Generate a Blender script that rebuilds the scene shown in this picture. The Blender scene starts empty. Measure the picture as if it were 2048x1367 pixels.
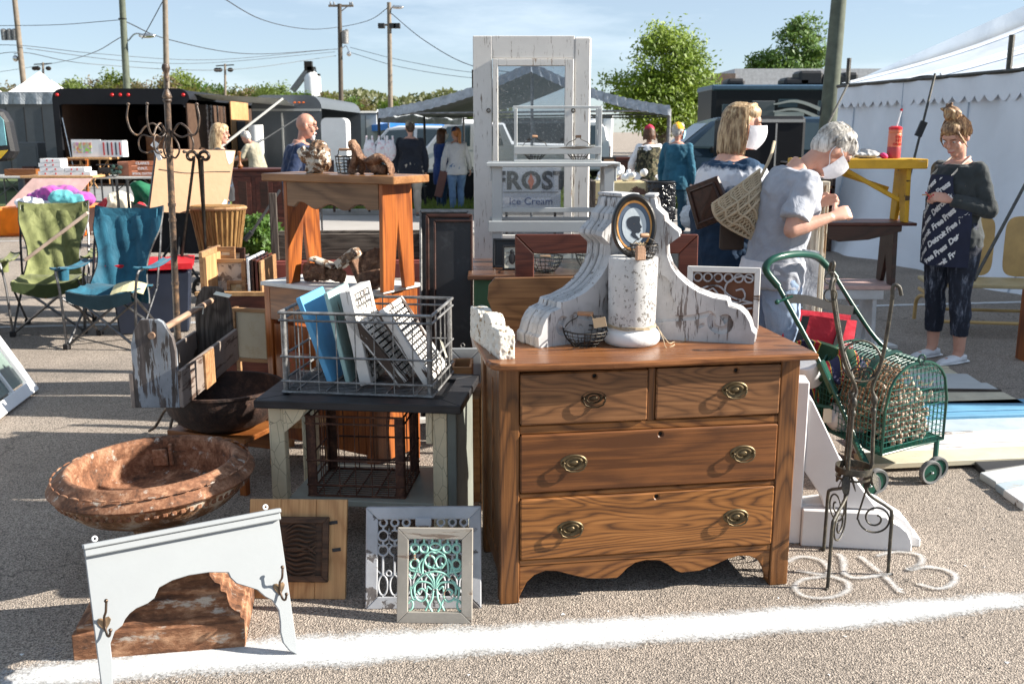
import bpy, bmesh, math, random
from mathutils import Vector as V, Matrix as MX, noise as NZ
R = math.radians
random.seed(7)
sc = bpy.context.scene
# ---------------- camera, light, sky, exposure ----------------
CAMH = 1.6; FPX = 1991.1; TILT = math.atan(421/FPX); CT, ST = math.cos(TILT), math.sin(TILT)
cd = bpy.data.cameras.new('camera'); cam = bpy.data.objects.new('camera', cd); sc.collection.objects.link(cam)
cd.sensor_width = 36; cd.lens = 35; cd.clip_start = .05; cd.clip_end = 3000
cam.location = (0, 0, CAMH); cam.rotation_euler = (math.pi/2-TILT, 0, 0); sc.camera = cam
cd.dof.use_dof = True; cd.dof.focus_distance = 3.7; cd.dof.aperture_fstop = 7
SUN_EL, SUN_AZ = R(29), R(-3)           # azimuth measured from +X towards +Y
w = bpy.data.worlds.new('World'); sc.world = w; w.use_nodes = True
nt = w.node_tree; bg = nt.nodes['Background']; sky = nt.nodes.new('ShaderNodeTexSky')
sky.sky_type = 'NISHITA'; sky.sun_disc = False; sky.sun_elevation = SUN_EL; sky.sun_rotation = math.pi/2-SUN_AZ
sky.air_density = .8; sky.dust_density = .15; sky.ozone_density = 3
tc = nt.nodes.new('ShaderNodeTexCoord'); mp = nt.nodes.new('ShaderNodeMapping'); mp.inputs['Scale'].default_value = (1.2, 1.2, 6)
nt.links.new(tc.outputs['Generated'], mp.inputs[0])
cn = nt.nodes.new('ShaderNodeTexNoise'); cn.inputs['Scale'].default_value = 2.6; cn.inputs['Detail'].default_value = 9; cn.inputs['Roughness'].default_value = .62
nt.links.new(mp.outputs[0], cn.inputs['Vector'])
cr = nt.nodes.new('ShaderNodeValToRGB'); cr.color_ramp.elements[0].position = .5; cr.color_ramp.elements[1].position = .78
nt.links.new(cn.outputs['Fac'], cr.inputs[0])
mx = nt.nodes.new('ShaderNodeMix'); mx.data_type = 'RGBA'; mx.inputs[7].default_value = (8.2, 9.4, 10.4, 1)
ml = nt.nodes.new('ShaderNodeMath'); ml.operation = 'MULTIPLY_ADD'; ml.inputs[1].default_value = .45; ml.inputs[2].default_value = .33
nt.links.new(cr.outputs[0], ml.inputs[0]); nt.links.new(ml.outputs[0], mx.inputs[0]); nt.links.new(sky.outputs[0], mx.inputs[6]); nt.links.new(mx.outputs[2], bg.inputs[0])
bg.inputs[1].default_value = .05
sl = bpy.data.lights.new('sun', 'SUN'); sl.energy = 5; sl.angle = R(.55); sl.color = (1, .93, .82)
so = bpy.data.objects.new('sun', sl); sc.collection.objects.link(so)
sdir = V((math.cos(SUN_EL)*math.cos(SUN_AZ), math.cos(SUN_EL)*math.sin(SUN_AZ), math.sin(SUN_EL)))
so.rotation_euler = sdir.to_track_quat('Z', 'Y').to_euler(); so.location = (20, -5, 30)
vs = sc.view_settings; vs.view_transform = 'Standard'; vs.look = 'None'; vs.gamma = 1; vs.use_curve_mapping = False; vs.exposure = 1.3
# ---------------- helpers: placing ----------------
def _d(px, py):
    a = px-1024; b = 683.5-py
    return a, FPX*CT+b*ST, -FPX*ST+b*CT
def P(px, py, Y):                       # point at distance Y ahead of the camera, seen at (px,py) of the photograph
    x, y, z = _d(px, py); t = Y/y; return V((x*t, Y, CAMH+z*t))
def G(px, py, Z=0.):                    # point at height Z
    x, y, z = _d(px, py); t = (Z-CAMH)/z; return V((x*t, y*t, Z))
def frame(o, x, up=V((0, 0, 1))):       # x along x, y away from the viewer side (z cross x), z = up-ish
    x = x.normalized(); y = up.cross(x).normalized(); z = x.cross(y)
    m = MX((x, y, z)).transposed().to_4x4(); m.translation = o; return m
def rz(a): return MX.Rotation(a, 4, 'Z')
def T(x, y, z): return MX.Translation((x, y, z))
def RT(loc, rx=0, ry=0, rz_=0): return MX.Translation(loc) @ MX.Rotation(rz_, 4, 'Z') @ MX.Rotation(ry, 4, 'Y') @ MX.Rotation(rx, 4, 'X')
# ---------------- helpers: meshes ----------------
class MB:
    def __init__(s): s.v = []; s.f = []; s.mi = []; s.cur = 0
    def add(s, vs, fs, m=None):
        n = len(s.v)
        s.v += [(m @ V(p)) if m is not None else V(p) for p in vs]
        s.f += [tuple(i+n for i in f) for f in fs]; s.mi += [s.cur]*len(fs); return s
    def box(s, x, y, z, sx, sy, sz, m=None):     # min corner x,y,z and sizes
        vs = [(x+i*sx, y+j*sy, z+k*sz) for k in (0, 1) for j in (0, 1) for i in (0, 1)]
        return s.add(vs, [(0, 2, 3, 1), (4, 5, 7, 6), (0, 1, 5, 4), (2, 6, 7, 3), (0, 4, 6, 2), (1, 3, 7, 5)], m)
    def cbox(s, c, sx, sy, sz, m=None):
        c = V(c); mm = MX.Translation(c); mm = mm @ m if m is not None else mm
        return s.box(-sx/2, -sy/2, -sz/2, sx, sy, sz, mm)
    def beam(s, a, b, w, t, up=V((0, 0, 1))):
        a = V(a); b = V(b); d = b-a; L = d.length; z = d/L; x = up.cross(z)
        if x.length < 1e-4: x = V((1, 0, 0)).cross(z)
        x.normalize(); y = z.cross(x); m = MX((x, y, z)).transposed().to_4x4(); m.translation = a
        return s.box(-w/2, -t/2, 0, w, t, L, m)
    def hexa(s, p): # 8 points: bottom 4 ccw, top 4 ccw
        return s.add(p, [(3, 2, 1, 0), (4, 5, 6, 7), (0, 1, 5, 4), (1, 2, 6, 5), (2, 3, 7, 6), (3, 0, 4, 7)])
    def tube(s, pts, r, n=6, closed=False, fl=1., m=None):
        pts = [V(p) for p in pts]; k = len(pts); rr = r if isinstance(r, (list, tuple)) else [r]*k
        vs = []; fs = []; ref = None
        for i in range(k):
            a = pts[i-1] if (i or closed) else pts[0]; b = pts[(i+1) % k] if (i < k-1 or closed) else pts[-1]
            t = b-a
            if t.length < 1e-7: t = V((0, 0, 1))
            t.normalize()
            if ref is None: ref = V((0, 0, 1)) if abs(t.z) < .9 else V((1, 0, 0))
            u = ref-t*ref.dot(t)
            if u.length < 1e-5: u = t.orthogonal()
            u.normalize(); ref = u; w_ = t.cross(u)
            for j in range(n):
                q = 2*math.pi*j/n+math.pi/n; vs.append(pts[i]+u*math.cos(q)*rr[i]+w_*math.sin(q)*rr[i]*fl)
        for i in range(k if closed else k-1):
            i2 = (i+1) % k
            for j in range(n):
                fs.append((i*n+j, i*n+(j+1) % n, i2*n+(j+1) % n, i2*n+j))
        if not closed: fs.append(tuple(range(n-1, -1, -1))); fs.append(tuple((k-1)*n+j for j in range(n)))
        return s.add(vs, fs, m)
    def lathe(s, prof, n=20, m=None, sx=1, sy=1, a0=0., a1=2*math.pi, ring=False, cap=True):
        if ring: prof = list(prof)+[prof[0]]
        vs = []; fs = []; full = abs(a1-a0-2*math.pi) < 1e-6; c = n if full else n+1
        for (r, z) in prof:
            for j in range(c):
                q = a0+(a1-a0)*j/n; vs.append((r*math.cos(q)*sx, r*math.sin(q)*sy, z))
        for i in range(len(prof)-1):
            for j in range(n):
                j2 = (j+1) % c; fs.append((i*c+j, i*c+j2, (i+1)*c+j2, (i+1)*c+j))
        if full and not ring and cap:
            if prof[0][0] > 1e-4: fs.append(tuple(range(c-1, -1, -1)))
            if prof[-1][0] > 1e-4: fs.append(tuple((len(prof)-1)*c+j for j in range(c)))
        return s.add(vs, fs, m)
    def prism(s, poly, t, m=None):       # polygon in x,y extruded by t in z
        n = len(poly); vs = [(p[0], p[1], 0) for p in poly]+[(p[0], p[1], t) for p in poly]
        fs = [tuple(range(n-1, -1, -1)), tuple(range(n, 2*n))]+[(i, (i+1) % n, n+(i+1) % n, n+i) for i in range(n)]
        return s.add(vs, fs, m)
    def xz(s, poly, y0, t, m=None):      # polygon in x,z extruded along y from y0 by t
        mm = MX(((1, 0, 0, 0), (0, 0, -1, y0+t), (0, 1, 0, 0), (0, 0, 0, 1)))
        return s.prism(poly, t, m @ mm if m is not None else mm)
    def ell(s, c, rx, ry, rz_, n=12, k=8, m=None):
        prof = [(max(1e-5, math.cos(a)), math.sin(a)) for a in [-math.pi/2+math.pi*i/k for i in range(k+1)]]
        mm = MX.Translation(V(c)); mm = mm @ m if m is not None else mm
        mm = mm @ MX.Diagonal((rx, ry, rz_, 1)); return s.lathe(prof, n, mm)
    def grid(s, fn, nu, nv, m=None):
        vs = [fn(i/nu, j/nv) for j in range(nv+1) for i in range(nu+1)]
        fs = [(j*(nu+1)+i, j*(nu+1)+i+1, (j+1)*(nu+1)+i+1, (j+1)*(nu+1)+i) for j in range(nv) for i in range(nu)]
        return s.add(vs, fs, m)
    def loft(s, rings, n=16, m=None, cap=True):  # rings: (center, rx, ry, xdir, ydir)
        vs = []; fs = []
        for c, rx, ry, xd, yd in rings:
            c = V(c); xd = V(xd).normalized(); yd = V(yd).normalized()
            for j in range(n):
                q = 2*math.pi*j/n; vs.append(c+xd*rx*math.cos(q)+yd*ry*math.sin(q))
        for i in range(len(rings)-1):
            for j in range(n): fs.append((i*n+j, i*n+(j+1) % n, (i+1)*n+(j+1) % n, (i+1)*n+j))
        if cap: fs.append(tuple(range(n-1, -1, -1))); fs.append(tuple((len(rings)-1)*n+j for j in range(n)))
        return s.add(vs, fs, m)
    def sheet(s, fn, nu, nv, t):         # grid with thickness t along its normal
        g = [[V(fn(i/nu, j/nv)) for i in range(nu+1)] for j in range(nv+1)]
        def nrm(j, i):
            a = g[j][min(i+1, nu)]-g[j][max(i-1, 0)]; b = g[min(j+1, nv)][i]-g[max(j-1, 0)][i]; return a.cross(b).normalized()
        vs = [g[j][i] for j in range(nv+1) for i in range(nu+1)]; N = len(vs)
        vs += [g[j][i]+nrm(j, i)*t for j in range(nv+1) for i in range(nu+1)]
        fs = []; W = nu+1
        for j in range(nv):
            for i in range(nu):
                q = (j*W+i, j*W+i+1, (j+1)*W+i+1, (j+1)*W+i); fs.append(q[::-1]); fs.append(tuple(x+N for x in q))
        for i in range(nu): fs.append((i, i+1, N+i+1, N+i)); b = nv*W; fs.append((b+i+1, b+i, N+b+i, N+b+i+1))
        for j in range(nv): fs.append(((j+1)*W, j*W, N+j*W, N+(j+1)*W)); e = j*W+nu; fs.append((e, e+W, N+e+W, N+e))
        return s.add(vs, fs)
MT = {}
def tag(o, label=None, cat=None, group=None, kind=None):
    if label: o['label'] = label
    if cat: o['category'] = cat
    if group: o['group'] = group
    if kind: o['kind'] = kind
    return o
def thing(name, label, cat, loc=(0, 0, 0), r=0, group=None, m=None):
    o = bpy.data.objects.new(name, None); sc.collection.objects.link(o); o.empty_display_size = .1
    mm = m.copy() if m is not None else MX.Translation(V(loc)) @ rz(r)
    o.matrix_basis = mm; MT[o.name] = mm; return tag(o, label, cat, group)
def finish(me, smooth=None, recalc=True):
    if recalc:
        b = bmesh.new(); b.from_mesh(me); bmesh.ops.recalc_face_normals(b, faces=b.faces); b.to_mesh(me); b.free()
    if smooth:
        me.shade_smooth(); me.set_sharp_from_angle(angle=R(smooth))
def obj(name, mb, mat, parent=None, smooth=None, bev=0, world=False, kind=None, label=None, recalc=True, m=None):
    me = bpy.data.meshes.new(name); vs = mb.v
    if world and parent: inv = MT[parent.name].inverted(); vs = [inv @ p for p in vs]
    me.from_pydata([tuple(p) for p in vs], [], mb.f)
    mats = mat if isinstance(mat, (list, tuple)) else [mat]
    for q in mats: me.materials.append(q)
    if len(mats) > 1: me.polygons.foreach_set('material_index', mb.mi)
    finish(me, smooth, recalc)
    o = bpy.data.objects.new(name, me); sc.collection.objects.link(o)
    if m is not None: o.matrix_basis = m
    if parent: o.parent = parent
    base = (MT[parent.name] if parent else MX.Identity(4))
    MT[o.name] = base @ (m if m is not None else MX.Identity(4))
    if bev:
        bm_ = o.modifiers.new('bevel', 'BEVEL'); bm_.width = bev; bm_.segments = 1; bm_.limit_method = 'ANGLE'; bm_.angle_limit = R(40)
    if kind: o['kind'] = kind
    if label: o['label'] = label
    return o
def solo(name, mb, mat, label, cat, loc=None, group=None, **k):     # a thing that is one mesh
    if loc is not None:
        loc = V(loc); mb.v = [p-loc for p in mb.v]
    o = obj(name, mb, mat, None, **k)
    if loc is not None: o.location = loc; MT[o.name] = MX.Translation(loc)
    return tag(o, label, cat, group)
def dup(o, mtx=None, label=None, parent=None):
    c = o.copy(); sc.collection.objects.link(c)
    if parent: c.parent = parent
    if mtx is not None: c.matrix_basis = mtx; MT[c.name] = mtx
    if label: c['label'] = label
    for ch in [x for x in sc.collection.objects if x.parent == o]: dup(ch, None, None, c)
    return c
def fused(name, mb, mat, parent, voxel=.006, smooth=3, wr=0, wf=9, **k):  # join overlapping closed shapes into one skin
    me = bpy.data.meshes.new('tmp'); inv = MT[parent.name].inverted() if k.pop('world', False) else None
    me.from_pydata([tuple(inv @ p if inv else p) for p in mb.v], [], mb.f); finish(me)
    o = bpy.data.objects.new('tmp', me); sc.collection.objects.link(o)
    r = o.modifiers.new('r', 'REMESH'); r.mode = 'VOXEL'; r.voxel_size = voxel
    if smooth: q = o.modifiers.new('s', 'SMOOTH'); q.iterations = smooth; q.factor = .5
    dg = bpy.context.evaluated_depsgraph_get(); n = bpy.data.meshes.new_from_object(o.evaluated_get(dg)); n.name = name
    bpy.data.objects.remove(o); bpy.data.meshes.remove(me)
    if wr:
        n.calc_loop_triangles(); nn = [v.normal.copy() for v in n.vertices]
        for v, q in zip(n.vertices, nn):
            p = v.co; a = NZ.noise(V((p.x*wf, p.y*wf, p.z*wf*.55)))+.5*NZ.noise(p*wf*2.3+V((7, 1, 2))); a = 1-abs(a)*2.2
            v.co = p+q*wr*a
    n.materials.clear(); n.materials.append(mat); n.shade_smooth()
    o = bpy.data.objects.new(name, n); sc.collection.objects.link(o); o.parent = parent; MT[o.name] = MT[parent.name]
    for a, b in k.items(): o[a] = b
    return o
def text_mb(txt, size, depth=.001, m=None, align='CENTER', bold=0, shear=0, space=1, fill=2):
    c = bpy.data.curves.new('t', 'FONT'); c.body = txt; c.size = size; c.extrude = depth; c.align_x = align; c.align_y = 'CENTER'; c.offset = bold; c.shear = shear; c.space_character = space; c.resolution_u = 3
    o = bpy.data.objects.new('t', c); sc.collection.objects.link(o); dg = bpy.context.evaluated_depsgraph_get()
    me = bpy.data.meshes.new_from_object(o.evaluated_get(dg)); mb = MB()
    mb.add([v.co.copy() for v in me.vertices], [tuple(p.vertices) for p in me.polygons], m)
    bpy.data.objects.remove(o); bpy.data.curves.remove(c); bpy.data.meshes.remove(me); return mb
def spiral(c, r0, r1, a0, turns, n=24, plane='xz', y=0):
    out = []
    for i in range(n+1):
        t = i/n; r = r0+(r1-r0)*t; a = a0+turns*2*math.pi*t; p = (c[0]+r*math.cos(a), c[1]+r*math.sin(a))
        out.append(V((p[0], y, p[1])) if plane == 'xz' else V((p[0], p[1], y)))
    return out
def bez(pts, n=8):                      # Catmull-Rom through points
    pts = [V(p) for p in pts]; o = []
    q = [pts[0]*2-pts[1]]+pts+[pts[-1]*2-pts[-2]]
    for i in range(1, len(q)-2):
        for k in range(n):
            t = k/n; a, b, c, d = q[i-1:i+3]
            o.append(.5*((2*b)+(c-a)*t+(2*a-5*b+4*c-d)*t*t+(3*b-a-3*c+d)*t**3))
    o.append(pts[-1]); return o
def ring(c, r, n=14, rx=None, rz_=None, y=0): return [V((c[0]+(rx or r)*math.cos(2*math.pi*i/n), y, c[1]+(rz_ or r)*math.sin(2*math.pi*i/n))) for i in range(n)]
# ---------------- helpers: materials ----------------
def rgb(c): return (c[0], c[1], c[2], 1)
class NT:
    def __init__(s, name):
        s.m = bpy.data.materials.new(name); s.m.use_nodes = True; s.t = s.m.node_tree; s.b = s.t.nodes['Principled BSDF']; s._c = None
    def n(s, ty, **k):
        q = s.t.nodes.new(ty)
        for a, b in k.items(): setattr(q, a, b)
        return q
    def l(s, a, b): s.t.links.new(a, b)
    def co(s, scale=(1, 1, 1), rnd=True):
        if s._c is None:
            a = s.n('ShaderNodeTexCoord'); s._c = a.outputs['Object']
            if rnd:
                oi = s.n('ShaderNodeObjectInfo'); v = s.n('ShaderNodeVectorMath', operation='MULTIPLY_ADD'); mu = s.n('ShaderNodeVectorMath', operation='SCALE')
                mu.inputs[0].default_value = (13, 7, 5); s.l(oi.outputs['Random'], mu.inputs['Scale'])
                ad = s.n('ShaderNodeVectorMath', operation='ADD'); s.l(s._c, ad.inputs[0]); s.l(mu.outputs[0], ad.inputs[1]); s._c = ad.outputs[0]
        if scale == (1, 1, 1): return s._c
        v = s.n('ShaderNodeVectorMath', operation='MULTIPLY'); v.inputs[1].default_value = scale; s.l(s._c, v.inputs[0]); return v.outputs[0]
    def noise(s, vec, scale, det=5, ro=.6, dist=0):
        q = s.n('ShaderNodeTexNoise'); q.inputs['Scale'].default_value = scale; q.inputs['Detail'].default_value = det; q.inputs['Roughness'].default_value = ro; q.inputs['Distortion'].default_value = dist
        s.l(vec, q.inputs['Vector']); return q.outputs['Fac']
    def ramp(s, fac, stops, cst=False):
        q = s.n('ShaderNodeValToRGB'); e = q.color_ramp.elements
        if cst: q.color_ramp.interpolation = 'CONSTANT'
        while len(e) < len(stops): e.new(.5)
        for x, (p, c) in zip(e, stops): x.position = p; x.color = rgb(c) if hasattr(c, '__len__') else (c, c, c, 1)
        s.l(fac, q.inputs[0]); return q.outputs[0]
    def mix(s, fac, a, b, mode='MIX'):
        q = s.n('ShaderNodeMix', data_type='RGBA', blend_type=mode)
        for i, x in ((0, fac), (6, a), (7, b)):
            if hasattr(x, 'is_linked') or hasattr(x, 'links'): s.l(x, q.inputs[i])
            else: q.inputs[i].default_value = x if i == 0 else rgb(x)
        return q.outputs[2]
    def math(s, op, a, b=0.):
        q = s.n('ShaderNodeMath', operation=op)
        for i, x in ((0, a), (1, b)):
            if hasattr(x, 'links'): s.l(x, q.inputs[i])
            else: q.inputs[i].default_value = x
        return q.outputs[0]
    def bump(s, h, st=.3, d=.01):
        q = s.n('ShaderNodeBump'); q.inputs['Strength'].default_value = st; q.inputs['Distance'].default_value = d; s.l(h, q.inputs['Height']); s.l(q.outputs[0], s.b.inputs['Normal'])
    def out(s, col=None, rough=.6, metal=0, spec=.5):
        if col is not None:
            if hasattr(col, 'links'): s.l(col, s.b.inputs['Base Color'])
            else: s.b.inputs['Base Color'].default_value = rgb(col)
        if hasattr(rough, 'links'): s.l(rough, s.b.inputs['Roughness'])
        else: s.b.inputs['Roughness'].default_value = rough
        s.b.inputs['Metallic'].default_value = metal; s.b.inputs['Specular IOR Level'].default_value = spec; return s.m
def plain(name, c, rough=.6, metal=0, var=.18, sc_=6, bump=.08, bs=60, bd=.003, spec=.5, dirt=None):
    t = NT(name); v = t.co(); n = t.noise(v, sc_, 4); lo = tuple(x*(1-var) for x in c); hi = tuple(min(1, x*(1+var)) for x in c)
    col = t.ramp(n, [(.3, lo), (.7, hi)])
    if dirt: col = t.mix(t.ramp(t.noise(v, sc_*2.2, 8, .7), [(.52, 0), (.66, .75)]), col, dirt)
    if bump: t.bump(t.noise(v, bs, 3), bump*3, bd)
    return t.out(col, rough, metal, spec)
AX = {'m': (.4, 1, 1), 'x': (.12, 1, 1), 'y': (1, .12, 1), 'z': (1, 1, .12)}
def wood(name, dark, mid, light, ax='x', rough=.45, fig=1., fs=7, worn=None, bump=.25):
    t = NT(name); v = t.co(AX[ax]); lo = t.noise(t.co(tuple(.22 if q < 1 else 1 for q in AX[ax])), fs*.5, 2.6, .42, .3); rg = t.math('MULTIPLY_ADD', t.math('SINE', t.math('MULTIPLY', lo, 150*fig+50)), .5); rg.node.inputs[2].default_value = .5
    wp = t.math('POWER', rg, .4); n = t.noise(v, 5, 6, .6, .4); f = t.n('ShaderNodeVectorMath', operation='MULTIPLY'); f.inputs[1].default_value = tuple(.3 if a < 1 else 1.8 for a in AX[ax]); t.l(v, f.inputs[0])
    g = t.noise(f.outputs[0], 60, 4, .75); dk = t.noise(t.co(), 2.6, 4, .6)
    a = t.math('ADD', t.math('ADD', t.math('MULTIPLY', wp, .17*min(1, .4+fig*.5)), t.math('MULTIPLY', dk, .16)), t.math('ADD', t.math('MULTIPLY', n, .2), t.math('MULTIPLY', g, .42)))
    col = t.ramp(a, [(.4+.0*fig, dark), (.56, mid), (.7, light)])
    if worn: col = t.mix(t.ramp(t.noise(t.co(), 7, 8, .7), [(.55, 0), (.68, .8)]), col, worn)
    t.bump(a, bump, .004); return t.out(col, t.ramp(n, [(.3, rough-.08), (.7, min(1, rough+.12))]), 0, .4)
def chippy(name, paint, under, amt=.5, ax=None, scl=14, rough=.6, under2=None, crack=0, bump=.5, grime=.25, lines=0.):
    t = NT(name); v = t.co(AX[ax] if ax else (1, 1, 1)); n = t.noise(v, scl, 10, .68, .3); big = t.noise(t.co(), 3, 3)
    s_ = t.math('ADD', n, t.math('MULTIPLY', t.math('SUBTRACT', big, .5), .35))
    th = .72-.3*amt; mask = t.ramp(s_, [(th, 0), (th+.025, 1)])
    g = t.noise(v, 45, 6, .7); un = t.ramp(g, [(.35, under), (.65, under2 or tuple(x*1.9 for x in under))])
    pn = t.ramp(t.noise(t.co(), 5, 6, .65), [(.3, tuple(x*(1-grime) for x in paint)), (.6, paint)])
    if crack:
        vo = t.n('ShaderNodeTexVoronoi', feature='DISTANCE_TO_EDGE'); vo.inputs['Scale'].default_value = crack; vo.inputs['Randomness'].default_value = 1
        t.l(t.co((1, 1, .5)), vo.inputs['Vector']); ck = t.ramp(vo.outputs['Distance'], [(.0, 1), (.022, 0)]); pn = t.mix(t.math('MULTIPLY', ck, .75), pn, tuple(x*.8 for x in under))
    if lines: pn = t.mix(t.ramp(t.noise(t.co((5, 5, .45) if ax != 'x' else (.45, 5, 5)), 16, 5, .7), [(.6-.1*lines, 0), (.66-.1*lines, .85)]), pn, tuple(x*.8 for x in under))
    col = t.mix(mask, pn, un); t.bump(t.math('SUBTRACT', t.math('MULTIPLY', g, .3), mask), bump, .0025)
    return t.out(col, rough)
def rusty(name, a=(.035, .014, .008), b=(.2, .07, .025), c=(.5, .27, .15), sc_=9, rough=.85, bump=.9, pale=.0, ax=None):
    t = NT(name); v = t.co(AX[ax] if ax else (1, 1, 1)); n = t.noise(v, sc_, 10, .68, .5); m_ = t.noise(v, sc_*6, 6, .7)
    s_ = t.math('ADD', t.math('MULTIPLY', n, .7), t.math('MULTIPLY', m_, .3)); col = t.ramp(s_, [(.36, a), (.5, b), (.64-pale*.08, c)])
    if pale: col = t.mix(t.ramp(t.noise(v, sc_*1.7, 8, .7), [(.62-pale*.12, 0), (.7-pale*.12, .8)]), col, (.5, .46, .4))
    t.bump(s_, bump, .012); return t.out(col, rough)
def cloth(name, c, rough=.9, var=.25, fold=.6, fs=5, c2=None):
    t = NT(name); v = t.co(); n = t.noise(v, fs, 4, .55, .8); f = t.noise(v, 300, 2)
    hi = c2 or tuple(min(1, x*(1+var)) for x in c); col = t.ramp(t.math('ADD', t.math('MULTIPLY', n, .7), t.math('MULTIPLY', f, .3)), [(.35, tuple(x*(1-var) for x in c)), (.65, hi)])
    t.bump(t.math('ADD', n, t.math('MULTIPLY', f, .04)), fold, .016); t.b.inputs['Sheen Weight'].default_value = .15
    return t.out(col, rough, 0, .25)
def metal(name, c, rough=.4, var=.3): 
    t = NT(name); v = t.co(); n = t.noise(v, 20, 6, .65); t.bump(t.noise(v, 90, 3), .2, .002)
    return t.out(t.ramp(n, [(.35, tuple(x*(1-var) for x in c)), (.65, tuple(min(1, x*(1+var)) for x in c))]), t.ramp(n, [(.3, max(.1, rough-.1)), (.7, rough+.15)]), 1)
def glass(name, tint=(.9, .95, .95), refl=1., dirt=0., dark=None):
    t = NT(name); nt_ = t.t; tr = t.n('ShaderNodeBsdfTransparent'); tr.inputs[0].default_value = rgb(tint)
    gl = t.n('ShaderNodeBsdfGlossy'); gl.inputs['Roughness'].default_value = .02; fr = t.n('ShaderNodeFresnel'); fr.inputs[0].default_value = 1.5
    mx_ = t.n('ShaderNodeMixShader'); t.l(t.math('MULTIPLY', fr.outputs[0], refl), mx_.inputs[0]); t.l(tr.outputs[0], mx_.inputs[1]); t.l(gl.outputs[0], mx_.inputs[2]); o = mx_.outputs[0]
    if dirt:
        df = t.n('ShaderNodeBsdfDiffuse'); df.inputs[0].default_value = (.6, .6, .58, 1); m2 = t.n('ShaderNodeMixShader'); f = t.ramp(t.noise(t.co(), 90, 3, .7), [(.56, dirt*.12), (.68, min(1, dirt))]); t.l(f, m2.inputs[0]); t.l(o, m2.inputs[1]); t.l(df.outputs[0], m2.inputs[2]); o = m2.outputs[0]
    t.l(o, nt_.nodes['Material Output'].inputs['Surface']); return t.m
def leafy(name, c1, c2, c3=None):
    t = NT(name); oi = t.noise(t.co((1, 1, 1), False), .9, 3); g = t.noise(t.co((1, 1, 1), False), 14, 2)
    col = t.ramp(t.math('ADD', t.math('MULTIPLY', oi, .6), t.math('MULTIPLY', g, .4)), [(.35, c1), (.52, c2), (.68, c3 or c2)])
    t.l(col, t.b.inputs['Base Color']); t.b.inputs['Roughness'].default_value = .55
    tl = t.n('ShaderNodeBsdfTranslucent'); t.l(t.mix(.5, col, (.35, .42, .05)), tl.inputs[0]); m = t.n('ShaderNodeMixShader'); m.inputs[0].default_value = .35
    t.l(t.b.outputs[0], m.inputs[1]); t.l(tl.outputs[0], m.inputs[2]); t.l(m.outputs[0], t.t.nodes['Material Output'].inputs['Surface']); return t.m
# ---------------- shared materials ----------------
W_OAKX = wood('oak_x', (.09, .032, .009), (.25, .1, .028), (.39, .18, .06), 'x', .4, 1.3, 6)
W_OAKZ = wood('oak_z', (.065, .025, .008), (.18, .072, .021), (.3, .135, .047), 'z', .42, 1, 6)
W_OAKT = wood('oak_top', (.12, .045, .017), (.27, .11, .04), (.4, .19, .09), 'x', .3, .8, 5)
W_ORX = wood('pine_orange_x', (.14, .045, .012), (.29, .11, .032), (.42, .18, .06), 'x', .35, .6, 5)
W_ORZ = wood('pine_orange_z', (.16, .043, .012), (.38, .115, .025), (.5, .185, .05), 'z', .33, .5, 5)
W_PINE = wood('pine_pale', (.38, .2, .085), (.56, .33, .15), (.66, .42, .21), 'z', .6, .8, 5)
W_DARK = wood('walnut', (.022, .009, .006), (.055, .02, .013), (.1, .04, .025), 'x', .35, .7, 6)
W_RED = wood('mahogany', (.05, .012, .008), (.11, .03, .018), (.17, .055, .035), 'x', .4, .7, 6)
W_TAN = wood('tan_wood', (.25, .13, .06), (.4, .23, .11), (.5, .31, .17), 'x', .6, .7, 6)
W_GREY = wood('weathered', (.04, .03, .024), (.14, .115, .095), (.3, .27, .24), 'x', .85, .5, 9, bump=.8)
W_GREYZ = wood('weathered_z', (.04, .03, .024), (.13, .105, .09), (.28, .25, .22), 'z', .85, .5, 9, bump=.8)
C_WHITE = chippy('white_chippy', (.72, .71, .69), (.1, .065, .045), .42, 'z', 12, lines=.3)
C_WHITEX = chippy('white_chippy_x', (.72, .71, .69), (.1, .065, .045), .4, 'x', 12)
C_DOOR = chippy('door_paint', (.66, .64, .61), (.16, .1, .06), .3, 'z', 34, grime=.1, bump=.3, lines=.05)
C_CORB = chippy('corbel_paint', (.5, .5, .51), (.07, .055, .05), .4, 'z', 30, crack=0, grime=.4, lines=.12, under2=(.24, .21, .2))
C_CREAM = chippy('cream_crackle', (.66, .56, .38), (.05, .04, .03), .12, 'z', 20, crack=26)
C_GREYP = chippy('grey_paint', (.5, .52, .52), (.12, .1, .08), .25, 'x', 16, grime=.1)
C_GREEN = chippy('green_paint', (.045, .13, .065), (.06, .05, .03), .25, 'z', 12)
C_YEL = chippy('yellow_paint', (.62, .35, .015), (.05, .03, .015), .42, 'x', 18)
C_PINK = chippy('pink_paint', (.55, .36, .32), (.2, .12, .09), .2, 'x', 16)
C_REDB = chippy('red_bench_paint', (.2, .05, .042), (.09, .03, .025), .25, 'x', 18)
C_BLUE = chippy('blue_paint', (.12, .4, .68), (.2, .16, .12), .25, 'z', 14)
C_AQUA = chippy('aqua_paint', (.38, .58, .56), (.06, .04, .03), .45, 'z', 14)
C_WHIT2 = chippy('white_worn_stained', (.75, .73, .7), (.035, .022, .016), .62, 'z', 18)
RUST = rusty('rust')
RUSTD = rusty('rust_dark', (.012, .007, .006), (.035, .016, .011), (.11, .055, .035), 12, .7)
RUSTC = rusty('rust_crate', (.03, .013, .009), (.085, .034, .02), (.2, .09, .05), 20, .8, .5)
RUSTP = rusty('rust_pale', (.06, .028, .016), (.3, .12, .055), (.52, .25, .14), 7, .85, .8, .5)
IRON = metal('iron_dark', (.05, .045, .04), .45)
IRONG = rusty('iron_painted_green', (.012, .011, .009), (.04, .038, .03), (.1, .085, .06), 16, .5, .4)
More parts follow.
